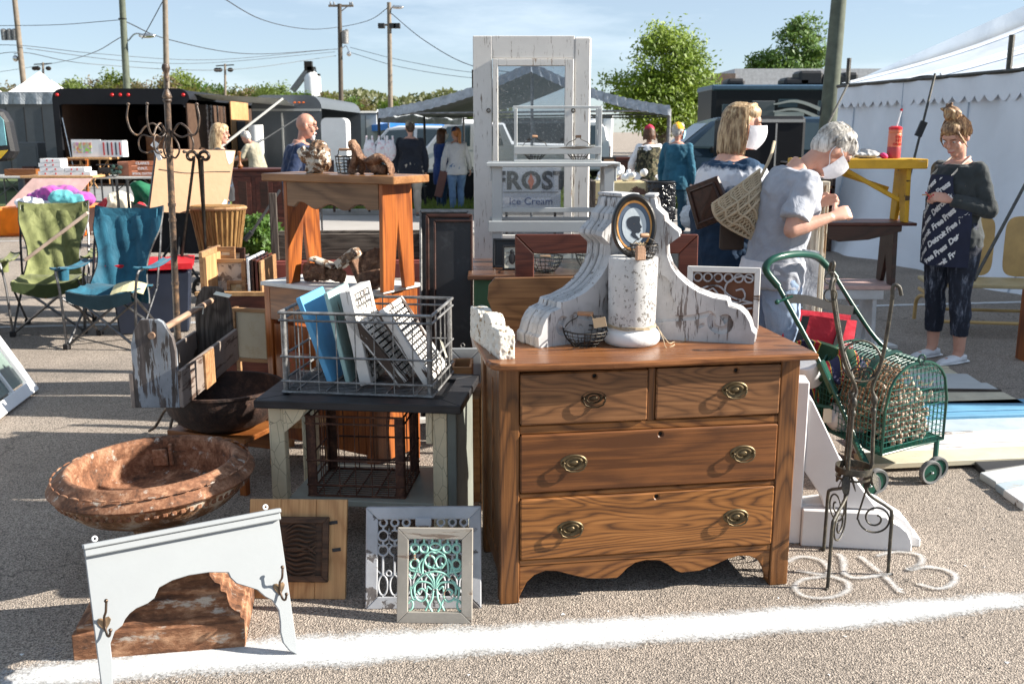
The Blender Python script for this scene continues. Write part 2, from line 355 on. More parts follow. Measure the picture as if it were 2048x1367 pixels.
ZINC = rusty('galvanised', (.1, .095, .09), (.22, .22, .22), (.4, .4, .4), 16, .5, .3); ZINC.node_tree.nodes['Principled BSDF'].inputs['Metallic'].default_value = .5
BRASS = metal('brass_aged', (.13, .1, .06), .45)
BRASSD = metal('brass_dark', (.06, .045, .03), .45)
WHITE = plain('white_paint', (.78, .79, .8), .5, var=.04)
BLACK = plain('black_plastic', (.015, .015, .017), .5)
PAPER = plain('paper', (.75, .72, .6), .8, var=.08)
RUBBER = plain('rubber', (.03, .03, .03), .8)
GLASS = glass('glass')
GLASSD = glass('glass_specked', (.7, .73, .77), 1.3, .4)
CHROME = metal('chrome', (.6, .6, .6), .25, .1)
SKIN = NT('skin'); _n = SKIN.noise(SKIN.co(), 9, 4); SKIN.b.inputs['Subsurface Weight'].default_value = .12; SKIN.b.inputs['Subsurface Radius'].default_value = (.01, .004, .002)
SKIN = SKIN.out(SKIN.ramp(_n, [(.3, (.5, .26, .19)), (.7, (.62, .36, .27))]), .5, 0, .4)
SKIN2 = plain('skin_ruddy', (.5, .25, .18), .5, var=.15)
# ================= THE SETTING =================
t = NT('asphalt'); v = t.co((1, 1, 1), False)
vo = t.n('ShaderNodeTexVoronoi'); vo.inputs['Scale'].default_value = 175; t.l(v, vo.inputs['Vector'])
ag = t.ramp(t.noise(vo.outputs['Color'], 3, 1), [(.36, (.18, .158, .14)), (.48, (.37, .325, .285)), (.66, (.52, .455, .395))])
fine = t.ramp(t.noise(v, 160, 4, .75), [(.36, (.45, .43, .42)), (.5, (1, 1, 1)), (.66, (1.2, 1.17, 1.14))])
c = t.mix(.8, ag, fine, 'MULTIPLY'); big = t.ramp(t.noise(v, .9, 5, .6), [(.35, (.84, .83, .82)), (.65, (1.08, 1.06, 1.04))]); c = t.mix(1., c, big, 'MULTIPLY')
c = t.mix(t.ramp(t.noise(v, 2.3, 9, .75), [(.66, 0), (.74, .5)]), c, (.2, .13, .09)); c = t.mix(t.ramp(t.noise(v, .55, 4, .5), [(.6, 0), (.7, .35)]), c, (.12, .11, .1)); wv_ = t.n('ShaderNodeTexVoronoi', feature='DISTANCE_TO_EDGE'); wv_.inputs['Scale'].default_value = .42; wn = t.n('ShaderNodeVectorMath', operation='ADD'); nn = t.n('ShaderNodeTexNoise'); nn.inputs['Scale'].default_value = 2.2; nn.inputs['Detail'].default_value = 6; t.l(v, nn.inputs['Vector']); t.l(v, wn.inputs[0]); t.l(nn.outputs['Color'], wn.inputs[1]); t.l(wn.outputs[0], wv_.inputs['Vector']); c = t.mix(t.ramp(wv_.outputs['Distance'], [(.0, .55), (.006, 0)]), c, (.06, .055, .05))
t.bump(t.math('ADD', vo.outputs['Distance'], t.math('MULTIPLY', t.noise(v, 220, 3), .8)), 1., .006); ASPH = t.out(c, .92, 0, .2)
gm = MB(); xs = [-400, -60, -20, -8, 8, 20, 60, 400]; ys = [-40, 0, 8, 20, 60, 150, 600, 1400]
gm.add([(x, y, 0) for y in ys for x in xs], [(j*8+i, j*8+i+1, (j+1)*8+i+1, (j+1)*8+i) for j in range(7) for i in range(7)])
g = obj('ground', gm, ASPH, kind='structure', recalc=False)
CONC = plain('concrete_road', (.36, .34, .32), .9, var=.1, sc_=1.2, bump=.1)
rd = MB(); rd.add([(-60, 15.9, .004), (4, 16.2, .004), (4, 19.6, .004), (-60, 19.4, .004)], [(0, 1, 2, 3)]); obj('road', rd, CONC, kind='structure', recalc=False)
kb = MB(); kb.box(-60, 19.5, 0, 64, .15, .11); kb.box(-60, 15.72, .0, 64, .12, .05); obj('kerb', kb, plain('kerb_concrete', (.42, .4, .37), .9), kind='structure', bev=.01)
SOIL = plain('lawn_soil', (.07, .1, .025), .95, sc_=3)
lw = MB(); lw.add([(-60, 19.66, .09), (30, 19.66, .09), (30, 40, .09), (-60, 40, .09)], [(0, 1, 2, 3)]); obj('lawn', lw, SOIL, kind='structure', recalc=False)
GRASS = leafy('grass', (.1, .17, .025), (.2, .28, .05), (.3, .36, .09))
gb = MB(); rn = random.Random(3)
for i in range(15000):
    x = rn.uniform(-9, 6); y = 19.7+rn.random()**1.6*7; h = rn.uniform(.05, .14); a = rn.uniform(0, 6.3); dx = math.cos(a)*.014; dy = math.sin(a)*.014
    gb.add([(x-dx, y-dy, .08), (x+dx, y+dy, .08), (x+rn.uniform(-.05, .05), y+rn.uniform(-.05, .05), .09+h)], [(0, 1, 2)])
o = obj('grass', gb, GRASS, kind='stuff', recalc=False); tag(o, 'strip of sunlit green grass beyond the road behind the shoppers', 'grass')
# painted markings with sprayed soft edges
def ribbon(name, strokes, z, mat):
    vs = []; fs = []; e = []
    for pts, wd in strokes:
        n0 = len(vs); k = len(pts)
        for i, p in enumerate(pts):
            a = pts[max(0, i-1)]; b = pts[min(k-1, i+1)]; d = (b-a); d.z = 0; d.normalize(); q = V((-d.y, d.x, 0)); ww = wd[i] if isinstance(wd, list) else wd
            for s_ in (-1, 0, 1): vs.append(tuple(V((p.x, p.y, z))+q*s_*ww/2)); e.append(0. if s_ else (1. if 0 < i < k-1 or k == 2 else 0.))
        for i in range(k-1):
            for j in (0, 1): b_ = n0+i*3+j; fs.append((b_, b_+1, b_+4, b_+3))
    me = bpy.data.meshes.new(name); me.from_pydata(vs, [], fs); at = me.attributes.new('e', 'FLOAT', 'POINT'); at.data.foreach_set('value', e); me.materials.append(mat)
    o = bpy.data.objects.new(name, me); sc.collection.objects.link(o); return o
def paintmat(name, lo, hi, col, nsc=90, top=1.):
    t = NT(name); at = t.n('ShaderNodeAttribute', attribute_name='e'); v = t.co((1, 1, 1), False); n = t.noise(v, nsc, 5, .8); b2 = t.noise(v, 6, 4, .6)
    s_ = t.math('ADD', at.outputs['Fac'], t.math('ADD', t.math('MULTIPLY', t.math('SUBTRACT', n, .5), 1.1), t.math('MULTIPLY', t.math('SUBTRACT', b2, .5), .7)))
    a = t.ramp(s_, [(lo, 0), (hi, top)]); t.l(a, t.b.inputs['Alpha']); t.bump(n, .7, .004)
    return t.out(t.ramp(n, [(.3, tuple(x*.75 for x in col)), (.6, col)]), .85, 0, .2)
PW = paintmat('line_paint', .12, .55, (.6, .61, .62)); PS = paintmat('spray_paint', .3, 1.1, (.62, .62, .62), 60, .75)
A, B = G(-260, 1375), G(2300, 1190); C_, D_ = G(-260, 1316), G(2300, 1160)
o = ribbon('road_marking', [([(G(-200, 1358)), G(400, 1318), G(1100, 1272), G(1700, 1232), G(2300, 1192)], [.27, .27, .245, .225, .215])], .004, PW); o['kind'] = 'structure'
for s_ in o.data.attributes['e'].data: pass
o2 = ribbon('road_marking', [([G(-300, 662), G(2300, 598)], .13), ([G(-300, 488), G(700, 470)], .1)], .004, PW); o2['kind'] = 'structure'
def gp(*a): return bez([G(x, y) for x, y in a], 5)
o3 = ribbon('spray_number', [(gp((1572, 1128), (1600, 1116), (1640, 1122), (1658, 1142), (1645, 1155), (1605, 1162), (1590, 1178), (1610, 1195), (1655, 1198), (1692, 1186), (1695, 1168), (1665, 1156), (1620, 1148), (1590, 1142)), .045),
  (gp((1676, 1108), (1688, 1125), (1690, 1150), (1720, 1158), (1790, 1148)), .045), (gp((1716, 1112), (1745, 1135), (1775, 1160), (1805, 1192)), .045),
  (gp((1748, 1116), (1790, 1106), (1838, 1112), (1842, 1130), (1815, 1142), (1860, 1136), (1905, 1148), (1908, 1168), (1875, 1180), (1830, 1168)), .045)], .008, PS); o3['kind'] = 'structure'
# dropped flakes and pebbles
fl = MB(); rn = random.Random(5)
for i in range(150):
    x, y = rn.uniform(-2, 3), rn.uniform(2.6, 6); r = rn.uniform(.003, .009); a = rn.random()*6
    fl.add([(x+r*math.cos(a+k*2.1)*rn.uniform(.6, 1.2), y+r*math.sin(a+k*2.1), .002+.002*(k == 0)) for k in range(3)], [(0, 1, 2)])
o = obj('paint_flakes', fl, WHITE, kind='stuff', recalc=False); tag(o, 'tiny white paint flakes scattered on the asphalt', 'flakes')

pb = MB(); rn = random.Random(15)
for i in range(700):
    x, y = rn.uniform(-2.6, 3.4), 2.6+rn.random()**1.5*7; r = rn.uniform(.0015, .0045); pb.ell((x, y, r*.6), r, r*rn.uniform(.6, 1), r*.7, 5, 3)
o = obj('loose_grit', pb, plain('grit', (.2, .18, .16), .9, var=.5, sc_=3, bump=0), kind='stuff', recalc=False); tag(o, 'loose grit and pebbles scattered over the asphalt', 'grit')
# ---- trees ----
LEAF1 = leafy('leaf_spring', (.05, .1, .01), (.17, .26, .02), (.29, .37, .04))
LEAF2 = leafy('leaf_deep', (.03, .07, .014), (.08, .17, .025), (.13, .23, .04))
LEAF3 = leafy('leaf_bud_brown', (.06, .042, .025), (.13, .09, .05), (.18, .14, .07)); LEAF5 = leafy('leaf_far_fresh', (.05, .08, .015), (.12, .17, .03), (.19, .24, .05))
LEAF4 = leafy('leaf_pale', (.045, .055, .02), (.1, .11, .04), (.15, .16, .06))
BARK = plain('bark', (.1, .075, .055), .95, var=.4, sc_=12, bump=.4, bs=20, bd=.02)
def tree(name, base, lobes, trunk_r, h0, nl, ls, leaf, label, cat='tree', group=None, seed=1, fill=.55, branches=7):
    rn = random.Random(seed); t = thing(name, label, cat, base, 0, group); tr = MB(); top = max(l[0][2]+l[1]*.4 for l in lobes)
    tr.tube(bez([(0, 0, -.1), (rn.uniform(-.1, .1), 0, h0*.6), (rn.uniform(-.2, .2), 0, h0), (0, 0, top*.8)], 4), [trunk_r*(1-.07*i) for i in range(13)], 8)
    for c, rx, rz_ in [(l[0], l[1], l[2]) for l in lobes]:
        for q in range(2): 
            e = V(c)+V((rn.uniform(-.5, .5)*rx, rn.uniform(-.5, .5)*rx, rn.uniform(-.2, .6)*rz_)); tr.tube(bez([(0, 0, h0*rn.uniform(.6, 1)), (e.x*.4, e.y*.4, (h0+e.z)/2), tuple(e)], 3), [trunk_r*.45, trunk_r*.38, trunk_r*.3, trunk_r*.22, trunk_r*.16, trunk_r*.12, trunk_r*.07], 5)
    obj('trunk', tr, BARK, t, smooth=60)
    cr = MB(); tot = sum(l[1]**2*l[2] for l in lobes)
    for c, rx, rz_ in [(l[0], l[1], l[2]) for l in lobes]:
        k = int(nl*rx*rx*rz_/tot); ncl = max(5, k//40); cl = []
        for _ in range(ncl):
            a = rn.uniform(0, 6.283); u = rn.uniform(-1, 1); r = rn.uniform(fill, 1.04)**.7; s_ = math.sqrt(1-u*u); cl.append((V((c[0]+rx*r*s_*math.cos(a), c[1]+rx*r*s_*math.sin(a), c[2]+rz_*r*u)), rn.uniform(.12, .26)*rx))
        for _ in range(k):
            p, sp = rn.choice(cl); q = p+V((rn.gauss(0, sp), rn.gauss(0, sp), rn.gauss(0, sp*.7))); u = V((rn.gauss(0, 1), rn.gauss(0, 1), rn.gauss(0, 1))).normalized(); w_ = u.orthogonal().normalized(); s_ = ls*rn.uniform(.6, 1.3)
            cr.add([q-u*s_, q-w_*s_*.5, q+u*s_, q+w_*s_*.5], [(0, 1, 2, 3)])
    obj('crown', cr, leaf, t, recalc=False); return t
b = P(1325, 300, 45); b.z = 0
tree('leafy_tree', b, [((.05, 0, 4.4), 1.5, 1.7), ((-1.25, .2, 3.3), 1.35, 1.0), ((1.15, 0, 3.7), 1.25, 1.3), ((1.6, .2, 2.6), 1.1, 1.0), ((0, 0, 2.7), 1.7, 1.2), ((-.3, 0, 5.4), .8, .75), ((.9, 0, 5.1), .55, .7), ((-2.05, 0, 3.0), .7, .5)], .16, 1.4, 20000, .1, LEAF1, 'sunlit yellow green tree behind the dark canopy and the blue van', seed=4, fill=.35)
b = P(1575, 300, 75); b.z = 0
tree('leafy_tree', b, [((.6, 0, 8.0), 1.6, 1.7), ((-1.6, 0, 6.3), 1.5, 1.2), ((1.9, 0, 6.4), 1.35, 1.3), ((0, 0, 5.6), 2.4, 1.4), ((.3, 0, 8.9), .9, .85), ((-2.6, 0, 5.4), 1.1, .8)], .3, 3, 11000, .16, LEAF2, 'deep green tree rising over the long white roof', seed=9, fill=.3)
protos = []
for k, (lf, s_, f_) in enumerate([(LEAF4, 11, .3), (LEAF3, 12, .2), (LEAF2, 13, .3), (LEAF5, 14, .2)]):
    rn = random.Random(s_); L = [((rn.uniform(-1.8, 1.8), rn.uniform(-1, 1), 3.2+rn.uniform(-.6, 2.6)), rn.uniform(1.1, 2.1), rn.uniform(1, 1.9)) for _ in range(6)]
    protos.append((lf, L, s_, f_))
TL = [(-10, 158, 0), (22, 165, 1), (62, 162, 0), (105, 163, 0), (135, 158, 0), (160, 160, 3), (178, 155, 1), (195, 160, 0), (222, 142, 3), (262, 165, 1), (292, 162, 1), (318, 150, 1), (345, 143, 3), (382, 170, 1), (408, 162, 2), (440, 172, 0), (470, 170, 0), (487, 172, 1), (515, 168, 2), (545, 172, 3), (560, 168, 3), (600, 178, 2), (625, 182, 0), (650, 183, 0), (665, 182, 1), (690, 190, 2), (712, 196, 1), (738, 208, 1), (775, 197, 2), (845, 220, 0), (872, 205, 0), (895, 196, 2), (925, 185, 2), (952, 190, 0)]
nm = {0: 'pale green', 1: 'brown budding', 2: 'dark green', 3: 'fresh green'}
pr = {}
for i, (px, py, k) in enumerate(TL):
    Y = 125+(i*37 % 25); p = P(px, py, Y); h = p.z; zone = next(z for lim, z in ((60, 'at the left edge'), (150, 'beside the white tent peak'), (240, 'over the left half of the black trailer'), (330, 'between the greenish pole and the coat rack'), (420, 'just right of the coat rack'), (500, 'beside the small far pole'), (580, 'left of the silo conveyor'), (640, 'around the silo'), (700, 'at the crossarm pole'), (760, 'between crossarm pole and floodlight pole'), (830, 'at the floodlight pole'), (880, 'right of the floodlight pole'), (999, 'next to the tall door')) if px < lim)
    lab = f'{nm[k]} far tree {zone}'
    if k not in pr:
        lf, L, s_, f_ = protos[k]; pr[k] = tree('far_tree', (p.x, Y, 0), L, .25, 2, 4200, .2, lf, lab, 'tree', 'trees of the far tree line', s_, f_); o = pr[k]; mxz = max(a[2]+c_ for a, b_, c_ in L); pr[(k, 'h')] = mxz
    else: o = dup(pr[k], None, lab)
    s_ = h/pr[(k, 'h')]*.97; o.matrix_basis = MX.Translation((p.x, Y, 0)) @ rz(i*1.3) @ MX.Diagonal((s_*.95, s_*.95, s_, 1))
hb = MB(); rn = random.Random(8)                     # hedge mass under the line
for i in range(16000):
    x = rn.uniform(-95, 0); q = V((x, rn.uniform(150, 160), rn.uniform(.2, 7.2+1.6*NZ.noise(V((x*.15, 0, 0)))))); u = V((rn.gauss(0, 1), rn.gauss(0, 1), rn.gauss(0, 1))).normalized(); w_ = u.orthogonal().normalized(); hb.add([q-u*.45, q-w_*.3, q+u*.45, q+w_*.3], [(0, 1, 2, 3)])
o = obj('undergrowth', hb, LEAF4, kind='stuff', recalc=False); tag(o, 'mass of far undergrowth below the tree line', 'bushes')

# ---- poles and wires ----
POLEM = plain('pole_wood', (.2, .165, .13), .9, var=.25, sc_=5, bump=.3)
POLEG = plain('pole_green_grey', (.1, .115, .085), .85, var=.25, sc_=6)
def pole(px0, py0, px1, Y, r, label, mat=POLEM, name='utility_pole', cat='utility pole'):
    top = P(px0, py0, Y); bx = P(px1, 262, Y).x; t = thing(name, label, cat, (bx, Y, 0)); m = MB(); q = top-V((bx, Y, 0)); m.tube([(0, 0, -.2), q*.5, q], [r*1.15, r, r*.85], 10); obj('pole_shaft', m, mat, t, smooth=50); return t, q
def lamp(t, p, d=1):
    m = MB(); m.tube(bez([p, p+V((d*.5, 0, .25)), p+V((d*1.1, 0, .22))], 4), .03, 5); obj('lamp_arm', m, CHROME, t); m = MB(); m.ell(p+V((d*1.3, 0, .18)), .32, .13, .09); obj('lamp_head', m, CHROME, t, smooth=60)
t, q = pole(23, -60, 58, 45, .12, 'leaning pole with transformer at the left edge of the sky')
m = MB(); c0 = P(22, 70, 45)-V(t.location)
for dx in (-.25, .0, .22): m.lathe([(.12, -.22), (.13, .2), (.06, .26)], 10, T(c0.x+dx-.05, 0, c0.z))
obj('transformer', m, ZINC, t, smooth=40); m = MB(); m.ell(P(31, 117, 45)-V(t.location), .12, .12, .14); obj('lamp_head', m, CHROME, t, smooth=60)
m = MB(); m.tube([P(28, 108, 45)-V(t.location), P(42, 105, 45)-V(t.location)], .02, 5); obj('lamp_arm', m, CHROME, t)
t, q = pole(241, -60, 256, 38, .125, 'greenish wooden pole above the black trailer with a street lamp', POLEG); lamp(t, P(256, 82, 38)-V(t.location), .55)
m = MB(); m.tube(ring((0, 0), .14, 10), .02, 5, True, m=T(*(P(245, 38, 38)-V(t.location))) @ MX.Rotation(R(90), 4, 'X')); obj('pole_band', m, IRON, t)
pole(329, -60, 330, 36, .1, 'grey pole rising straight above the iron coat rack', POLEM)
t, q = pole(679, 8, 682, 60, .14, 'tall crossarm pole left of the floodlight pole', plain('pole_dark', (.08, .065, .05), .9))
m = MB(); a_ = P(657, 12, 60)-V(t.location); b_ = P(707, 12, 60)-V(t.location); m.beam(a_, b_, .12, .12); m.beam(P(680, 25, 60)-V(t.location), P(695, 13, 60)-V(t.location), .05, .05); obj('crossarm', m, POLEM, t)
m = MB(); m.lathe([(.2, -.35), (.22, .3), (.1, .4)], 12, T(*(P(690, 75, 60)-V(t.location)))); m.lathe([(.09, -.3), (.1, .3)], 8, T(*(P(694, 70, 60)-V(t.location)))); obj('transformer', m, ZINC, t, smooth=40)
m = MB(); m.tube(bez([P(683, 98, 60)-V(t.location), P(692, 92, 60)-V(t.location), P(698, 104, 60)-V(t.location)], 4), .03, 5); m.ell(P(698, 108, 60)-V(t.location), .14, .14, .14); obj('lamp_head', m, CHROME, t, smooth=60)
m = MB()
for x in (661, 668, 700, 704): m = MB(); m.lathe([(.04, 0), (.05, .12), (.03, .2)], 6, T(*(P(x, 11, 60)-V(t.location)))); obj('insulator', m, ZINC, t)
t, q = pole(778, 5, 781, 55, .13, 'pole with a pair of floodlights on a short crossarm')
m = MB(); m.beam(P(760, 50, 55)-V(t.location), P(797, 50, 55)-V(t.location), .1, .1); obj('crossarm', m, POLEM, t)
for x in (763, 786, 794): m = MB(); m.cbox(P(x, 52, 55)-V(t.location), .35, .3, .26); obj('floodlight', m, BLACK, t, bev=.02)
lamp(t, P(781, 22, 55)-V(t.location), .3)
t, q = pole(1683, -60, 1650, 18, .145, 'thick green grey pole beside the white marquee', POLEG)
m = MB(); m.tube(bez([P(1693, -40, 18)-V(t.location), P(1680, 50, 18)-V(t.location), P(1664, 130, 18)-V(t.location), P(1640, 230, 18)-V(t.location)], 4), .022, 6); obj('cable', m, BLACK, t)
for (x, y, Y, lab) in [(86, 125, 120, 'small far pole with lamps left of the leaning white tent peak'), (450, 128, 120, 'small far pole above the grey trailer roof'), (1392, 102, 90, 'thin far pole beside the yellow green tree')]:
    t, q = pole(x, y, x, Y, .14, lab); m = MB(); m.beam(P(x-18, y+4, Y)-V(t.location), P(x+18, y+2, Y)-V(t.location), .12, .12)
    if Y > 100:
        for dx in (-28, -18, 18): m.ell(P(x+dx*.6, y+12, Y)-V(t.location), .35, .2, .25)
    obj('crossarm', m, IRON, t)
def wire(pts, Ys, label, r=.016):
    q = [P(x, y, Y) for (x, y), Y in zip(pts, Ys)]; m = MB(); m.tube(bez(q, 8), r, 4); solo('overhead_wire', m, BLACK, label, 'wire', q[0], 'overhead wires', recalc=False)
wire([(-40, 52), (110, 50), (241, 40)], [45, 42, 38], 'overhead wire from the left edge to the greenish pole')
wire([(248, 42), (340, 80), (500, 108), (680, 98)], [38, 42, 50, 60], 'overhead wire from greenish pole sagging to the crossarm pole', .02)
wire([(-40, 90), (52, 92), (200, 108), (420, 120), (655, 100)], [45, 45, 50, 55, 60], 'upper of two close wires above the black trailer')
wire([(52, 97), (250, 122), (420, 126), (670, 104)], [45, 50, 55, 60], 'lower of two close wires above the black trailer')
wire([(-40, 115), (45, 105), (180, 128), (450, 140), (672, 112)], [45, 45, 50, 55, 60], 'lowest sagging wire above the black trailer')
wire([(420, -20), (520, 38), (610, 58), (680, 54), (740, 40), (778, 14)], [40, 50, 56, 60, 58, 55], 'dark overhead wire sagging through the crossarm pole', .022)
wire([(780, 25), (850, 82), (945, 132), (1080, 150)], [55, 50, 46, 42], 'overhead wire falling from floodlight pole to the tall door', .02)
wire([(700, 95), (800, 120), (945, 145), (1100, 150)], [60, 56, 50, 46], 'upper slack wire right of the crossarm pole')
wire([(700, 105), (800, 134), (945, 156), (1100, 160)], [60, 56, 50, 46], 'lower slack wire right of the crossarm pole')
wire([(327, 0), (300, 50), (284, 78)], [36, 37, 38], 'short wire slanting down to the street lamp head')
wire([(241, 75), (180, 108), (100, 128), (-40, 150)], [38, 45, 60, 80], 'wire slanting left from the greenish pole')

# ---- far silo ----
t = thing('cement_silo', 'white cylindrical silo with a sloping conveyor far behind the trailers', 'silo', P(626, 262, 150)*1); t.location.z = 0; MT[t.name] = MX.Translation(t.location); L0 = V(t.location)
def w2(p): return p-L0
m = MB(); c_ = w2(P(626, 190, 150)); h_ = w2(P(626, 156, 150)).z; m.lathe([(1.2, 0), (1.2, h_), (.9, h_+.5), (.1, h_+1.1)], 20, T(c_.x, 0, 0)); obj('silo_tank', m, WHITE, t, smooth=40)
m = MB(); m.beam(w2(P(585, 182, 150)), w2(P(618, 138, 150)), .8, .8); obj('conveyor', m, ZINC, t)
m = MB(); m.cbox(w2(P(617, 132, 150)), 1.1, 1, 1.3); m.cbox(w2(P(622, 145, 150)), .9, 1, 1.6); m.cbox(w2(P(628, 150, 150)), 1.7, 1, .3); m.tube([w2(P(613, 155, 150)), w2(P(613, 124, 150))], .12, 5); m.tube([w2(P(634, 155, 150)), w2(P(630, 134, 150))], .1, 5); obj('loading_head', m, IRON, t)

# ---- white marquee on the right ----
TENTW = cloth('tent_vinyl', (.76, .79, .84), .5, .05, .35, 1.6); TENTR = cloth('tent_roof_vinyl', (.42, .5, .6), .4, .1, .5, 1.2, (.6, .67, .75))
TP = [V((4.55, 14.2, 0)), V((5.15, 10.4, 0)), V((6.05, 5.4, 0))]
A0, A1 = TP[0], TP[2]; LT = (A1-A0).length; tu = (A1-A0)/LT; tn = V((0, 0, 1)).cross(tu); tn = tn if tn.x < 0 else -tn   # tn points left/out
t = thing('marquee_tent', 'large white marquee with scalloped valance behind the woman in the apron', 'tent', A0)
def wall(u, v):
    p = A0+tu*LT*u+V((0, 0, 2.2*v)); d = .06*math.sin(u*60+2*v)+.05*math.sin(u*23+v*4)+.25*max(0, .18-v)*math.sin(u*17)
    return p+tn*(d*(1-.7*v)+(.25*(1-v)**3))
m = MB(); m.grid(wall, 120, 16); m.grid(lambda u, v: A0+V((9*u, 3.2*u, 2.2*v))+tu*-.02+V((0, .05*math.sin(u*50), 0)), 30, 4); obj('side_wall', m, TENTW, t, smooth=80, world=True, recalc=False)
rid0 = A0+V((5.6, 1.2, 4.55)); rid1 = A1+V((4.8, 1.5, 4.55)); back0 = A0+V((14, 5, 2.2)); back1 = A1+V((12, 5, 2.2))
def roof(u, v):
    a = A0+tu*LT*u+V((0, 0, 2.2)); b_ = rid0.lerp(rid1, u); z = -.3*math.sin(math.pi*v)-.06*abs(math.sin(u*LT*1.2))*math.sin(math.pi*v)+.05*math.cos(u*28)*(1-v)
    return a.lerp(b_, v)+V((0, 0, z))
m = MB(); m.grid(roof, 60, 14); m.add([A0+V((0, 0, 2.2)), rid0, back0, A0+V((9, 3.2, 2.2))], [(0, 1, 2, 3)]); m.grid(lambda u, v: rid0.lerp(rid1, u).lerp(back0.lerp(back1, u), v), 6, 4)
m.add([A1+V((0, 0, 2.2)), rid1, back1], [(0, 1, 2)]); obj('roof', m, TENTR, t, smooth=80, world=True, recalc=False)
for k in range(9): m = MB(); m.tube([roof(.03+k*.118, i/12)+V((-.02, -.02, .02)) for i in range(13)], .02, 4); obj('roof_seam', m, TENTW, t, world=True)
m = MB(); m.add([A1, A1+V((12, 5, 0)), back1, A1+V((0, 0, 2.2))], [(0, 1, 2, 3)]); obj('end_wall', m, TENTW, t, world=True, recalc=False)
for k in range(7): u_ = .04+k*.145; m = MB(); m.tube([wall(u_, i/10)+tn*.012 for i in range(11)], .012, 4, fl=.4); obj('wall_seam', m, TENTR, t, world=True)
N = 46; vs = []; fs = []
for i in range(N*8+1):
    u = i/(N*8); p = A0+tu*LT*u+tn*(.05+.015*math.sin(u*90)); vs += [p+V((0, 0, 2.2)), p+V((0, 0, 1.98-.07*abs(math.sin(u*N*math.pi))))]
for i in range(N*8): fs.append((2*i, 2*i+2, 2*i+3, 2*i+1))
m = MB(); m.add(vs, fs); obj('valance', m, TENTW, t, world=True, recalc=False)
m = MB()
for u in (.02, .40, .78): p = A0+tu*LT*u+V((0, 0, 2.15)); m.tube([p, p+V((0, 0, .42))], .03, 6)
obj('eave_pin', m, IRONG, t, world=True, kind='stuff')
for px0, py0, px1, py1, Y in ((1870, 148, 1800, 430, 11.2), (2060, 350, 1948, 560, 8.5), (1695, 170, 1650, 260, 13)): m = MB(); m.tube([P(px0, py0, Y), P(px1, py1, Y-1)], .014, 5); obj('guy_strap', m, IRONG, t, world=True)
m = MB(); m.cbox(P(1842, 258, 10.6), .07, .03, .16, MX.Rotation(R(20), 4, 'Y')); obj('ratchet', m, BLACK, t, world=True)
m = MB(); m.tube([A0+V((0, 0, 2.205)), A0+tu*LT+V((0, 0, 2.205))], .025, 6, m=MX.Translation(tn*.05)); obj('eave_rope', m, IRONG, t, world=True)

# ---- dark gable canopy in the middle ----
CANV = cloth('canopy_grey', (.09, .1, .11), .5, .15, .5, 3); CANS = cloth('canopy_silver', (.36, .39, .42), .35, .3, 1., 9)
e0, e1, pk = P(757, 222, 19), P(1340, 215, 17.5), P(1062, 128, 18.3); dv = V((1.2, 8, 0))
t = thing('canopy_tent', 'grey gable canopy on thin posts seen behind the tall white door', 'canopy', (e0.x, e0.y, 0))
m = MB()
for a, b_ in ((e0, pk), (e1, pk)): m.grid(lambda u, v: a.lerp(b_, u)+dv*v+V((0, 0, -.12*math.sin(u*math.pi)-.08*math.sin(v*math.pi*3)**2)), 14, 12)
obj('roof', m, CANV, t, world=True, recalc=False, smooth=60)
m = MB()
for a, b_ in ((e0, pk), (e1, pk)): m.grid(lambda u, v: a.lerp(b_, u)+V((0, -.03-.05*v+.02*math.sin(u*90+v*3)*v, .03-.17*v+.008*math.sin(u*120)-.12*math.sin(u*math.pi))), 70, 4)
m.grid(lambda u, v: e0+dv*u+V((-.03+.03*math.sin(u*60)*v, 0, .03-.24*v)), 40, 3); obj('valance', m, CANS, t, world=True, recalc=False, smooth=60)
for p in (e0, e0+dv*.45, e0+dv, e1, e1+dv*.5, e1+dv, pk+dv*.02):
    m = MB(); z1 = p.z-.02; m.tube([(p.x, p.y, 0), (p.x, p.y, z1)], .03, 6); obj('post', m, BLACK if p.x < 0 else ZINC, t, world=True)
m = MB()
for a in (0, .5, 1): m.tube([e0+dv*a-V((0, 0, .05)), e1+dv*a-V((0, 0, .05))], .02, 5)
obj('frame_bar', m, ZINC, t, world=True)

# ---- blue tent, white tent peaks ----
def popup(c, wd, eave, peak, mat, label, rot=0, valance=.2):
    t = thing('canopy_tent', label, 'canopy', c, rot); h = wd/2; m = MB(); n = 8
    cs = [(-h, -h), (h, -h), (h, h), (-h, h)]
    for i in range(4):
        a = V((*cs[i], eave)); b_ = V((*cs[(i+1) % 4], eave)); tp = V((0, 0, peak)); m.grid(lambda u, v: a.lerp(b_, u).lerp(tp, v)+V((0, 0, -.12*math.sin(math.pi*v)-.05*math.sin(math.pi*u)*(1-v))), n, 6); m.grid(lambda u, v: a.lerp(b_, u)+V((0, 0, -valance*v-.05*math.sin(math.pi*u))), n, 1)
    obj('roof', m, mat, t, recalc=False, smooth=50)
    for x, y in cs: m = MB(); m.tube([(x, y, 0), (x, y, eave)], .03, 6); obj('post', m, ZINC, t)
    return t
BLUEV = cloth('tent_blue', (.02, .2, .62), .6, .15, .3)
WTENT = cloth('tent_white', (.78, .78, .8), .6, .04, .2)
p = P(835, 262, 34); popup((p.x, 34, 0), 3.4, 1.85, 2.32, BLUEV, 'bright blue pop up canopy behind the dark coated man', .5)
p = P(90, 262, 36); popup((p.x, 36, 0), 3.2, 2.5, 3.65, WTENT, 'white peaked canopy behind the left grey trailer', .2)
p = P(-25, 262, 36); popup((p.x, 36, 0), 3.2, 2.4, 3.4, WTENT, 'white canopy roof cut by the left edge', .3)
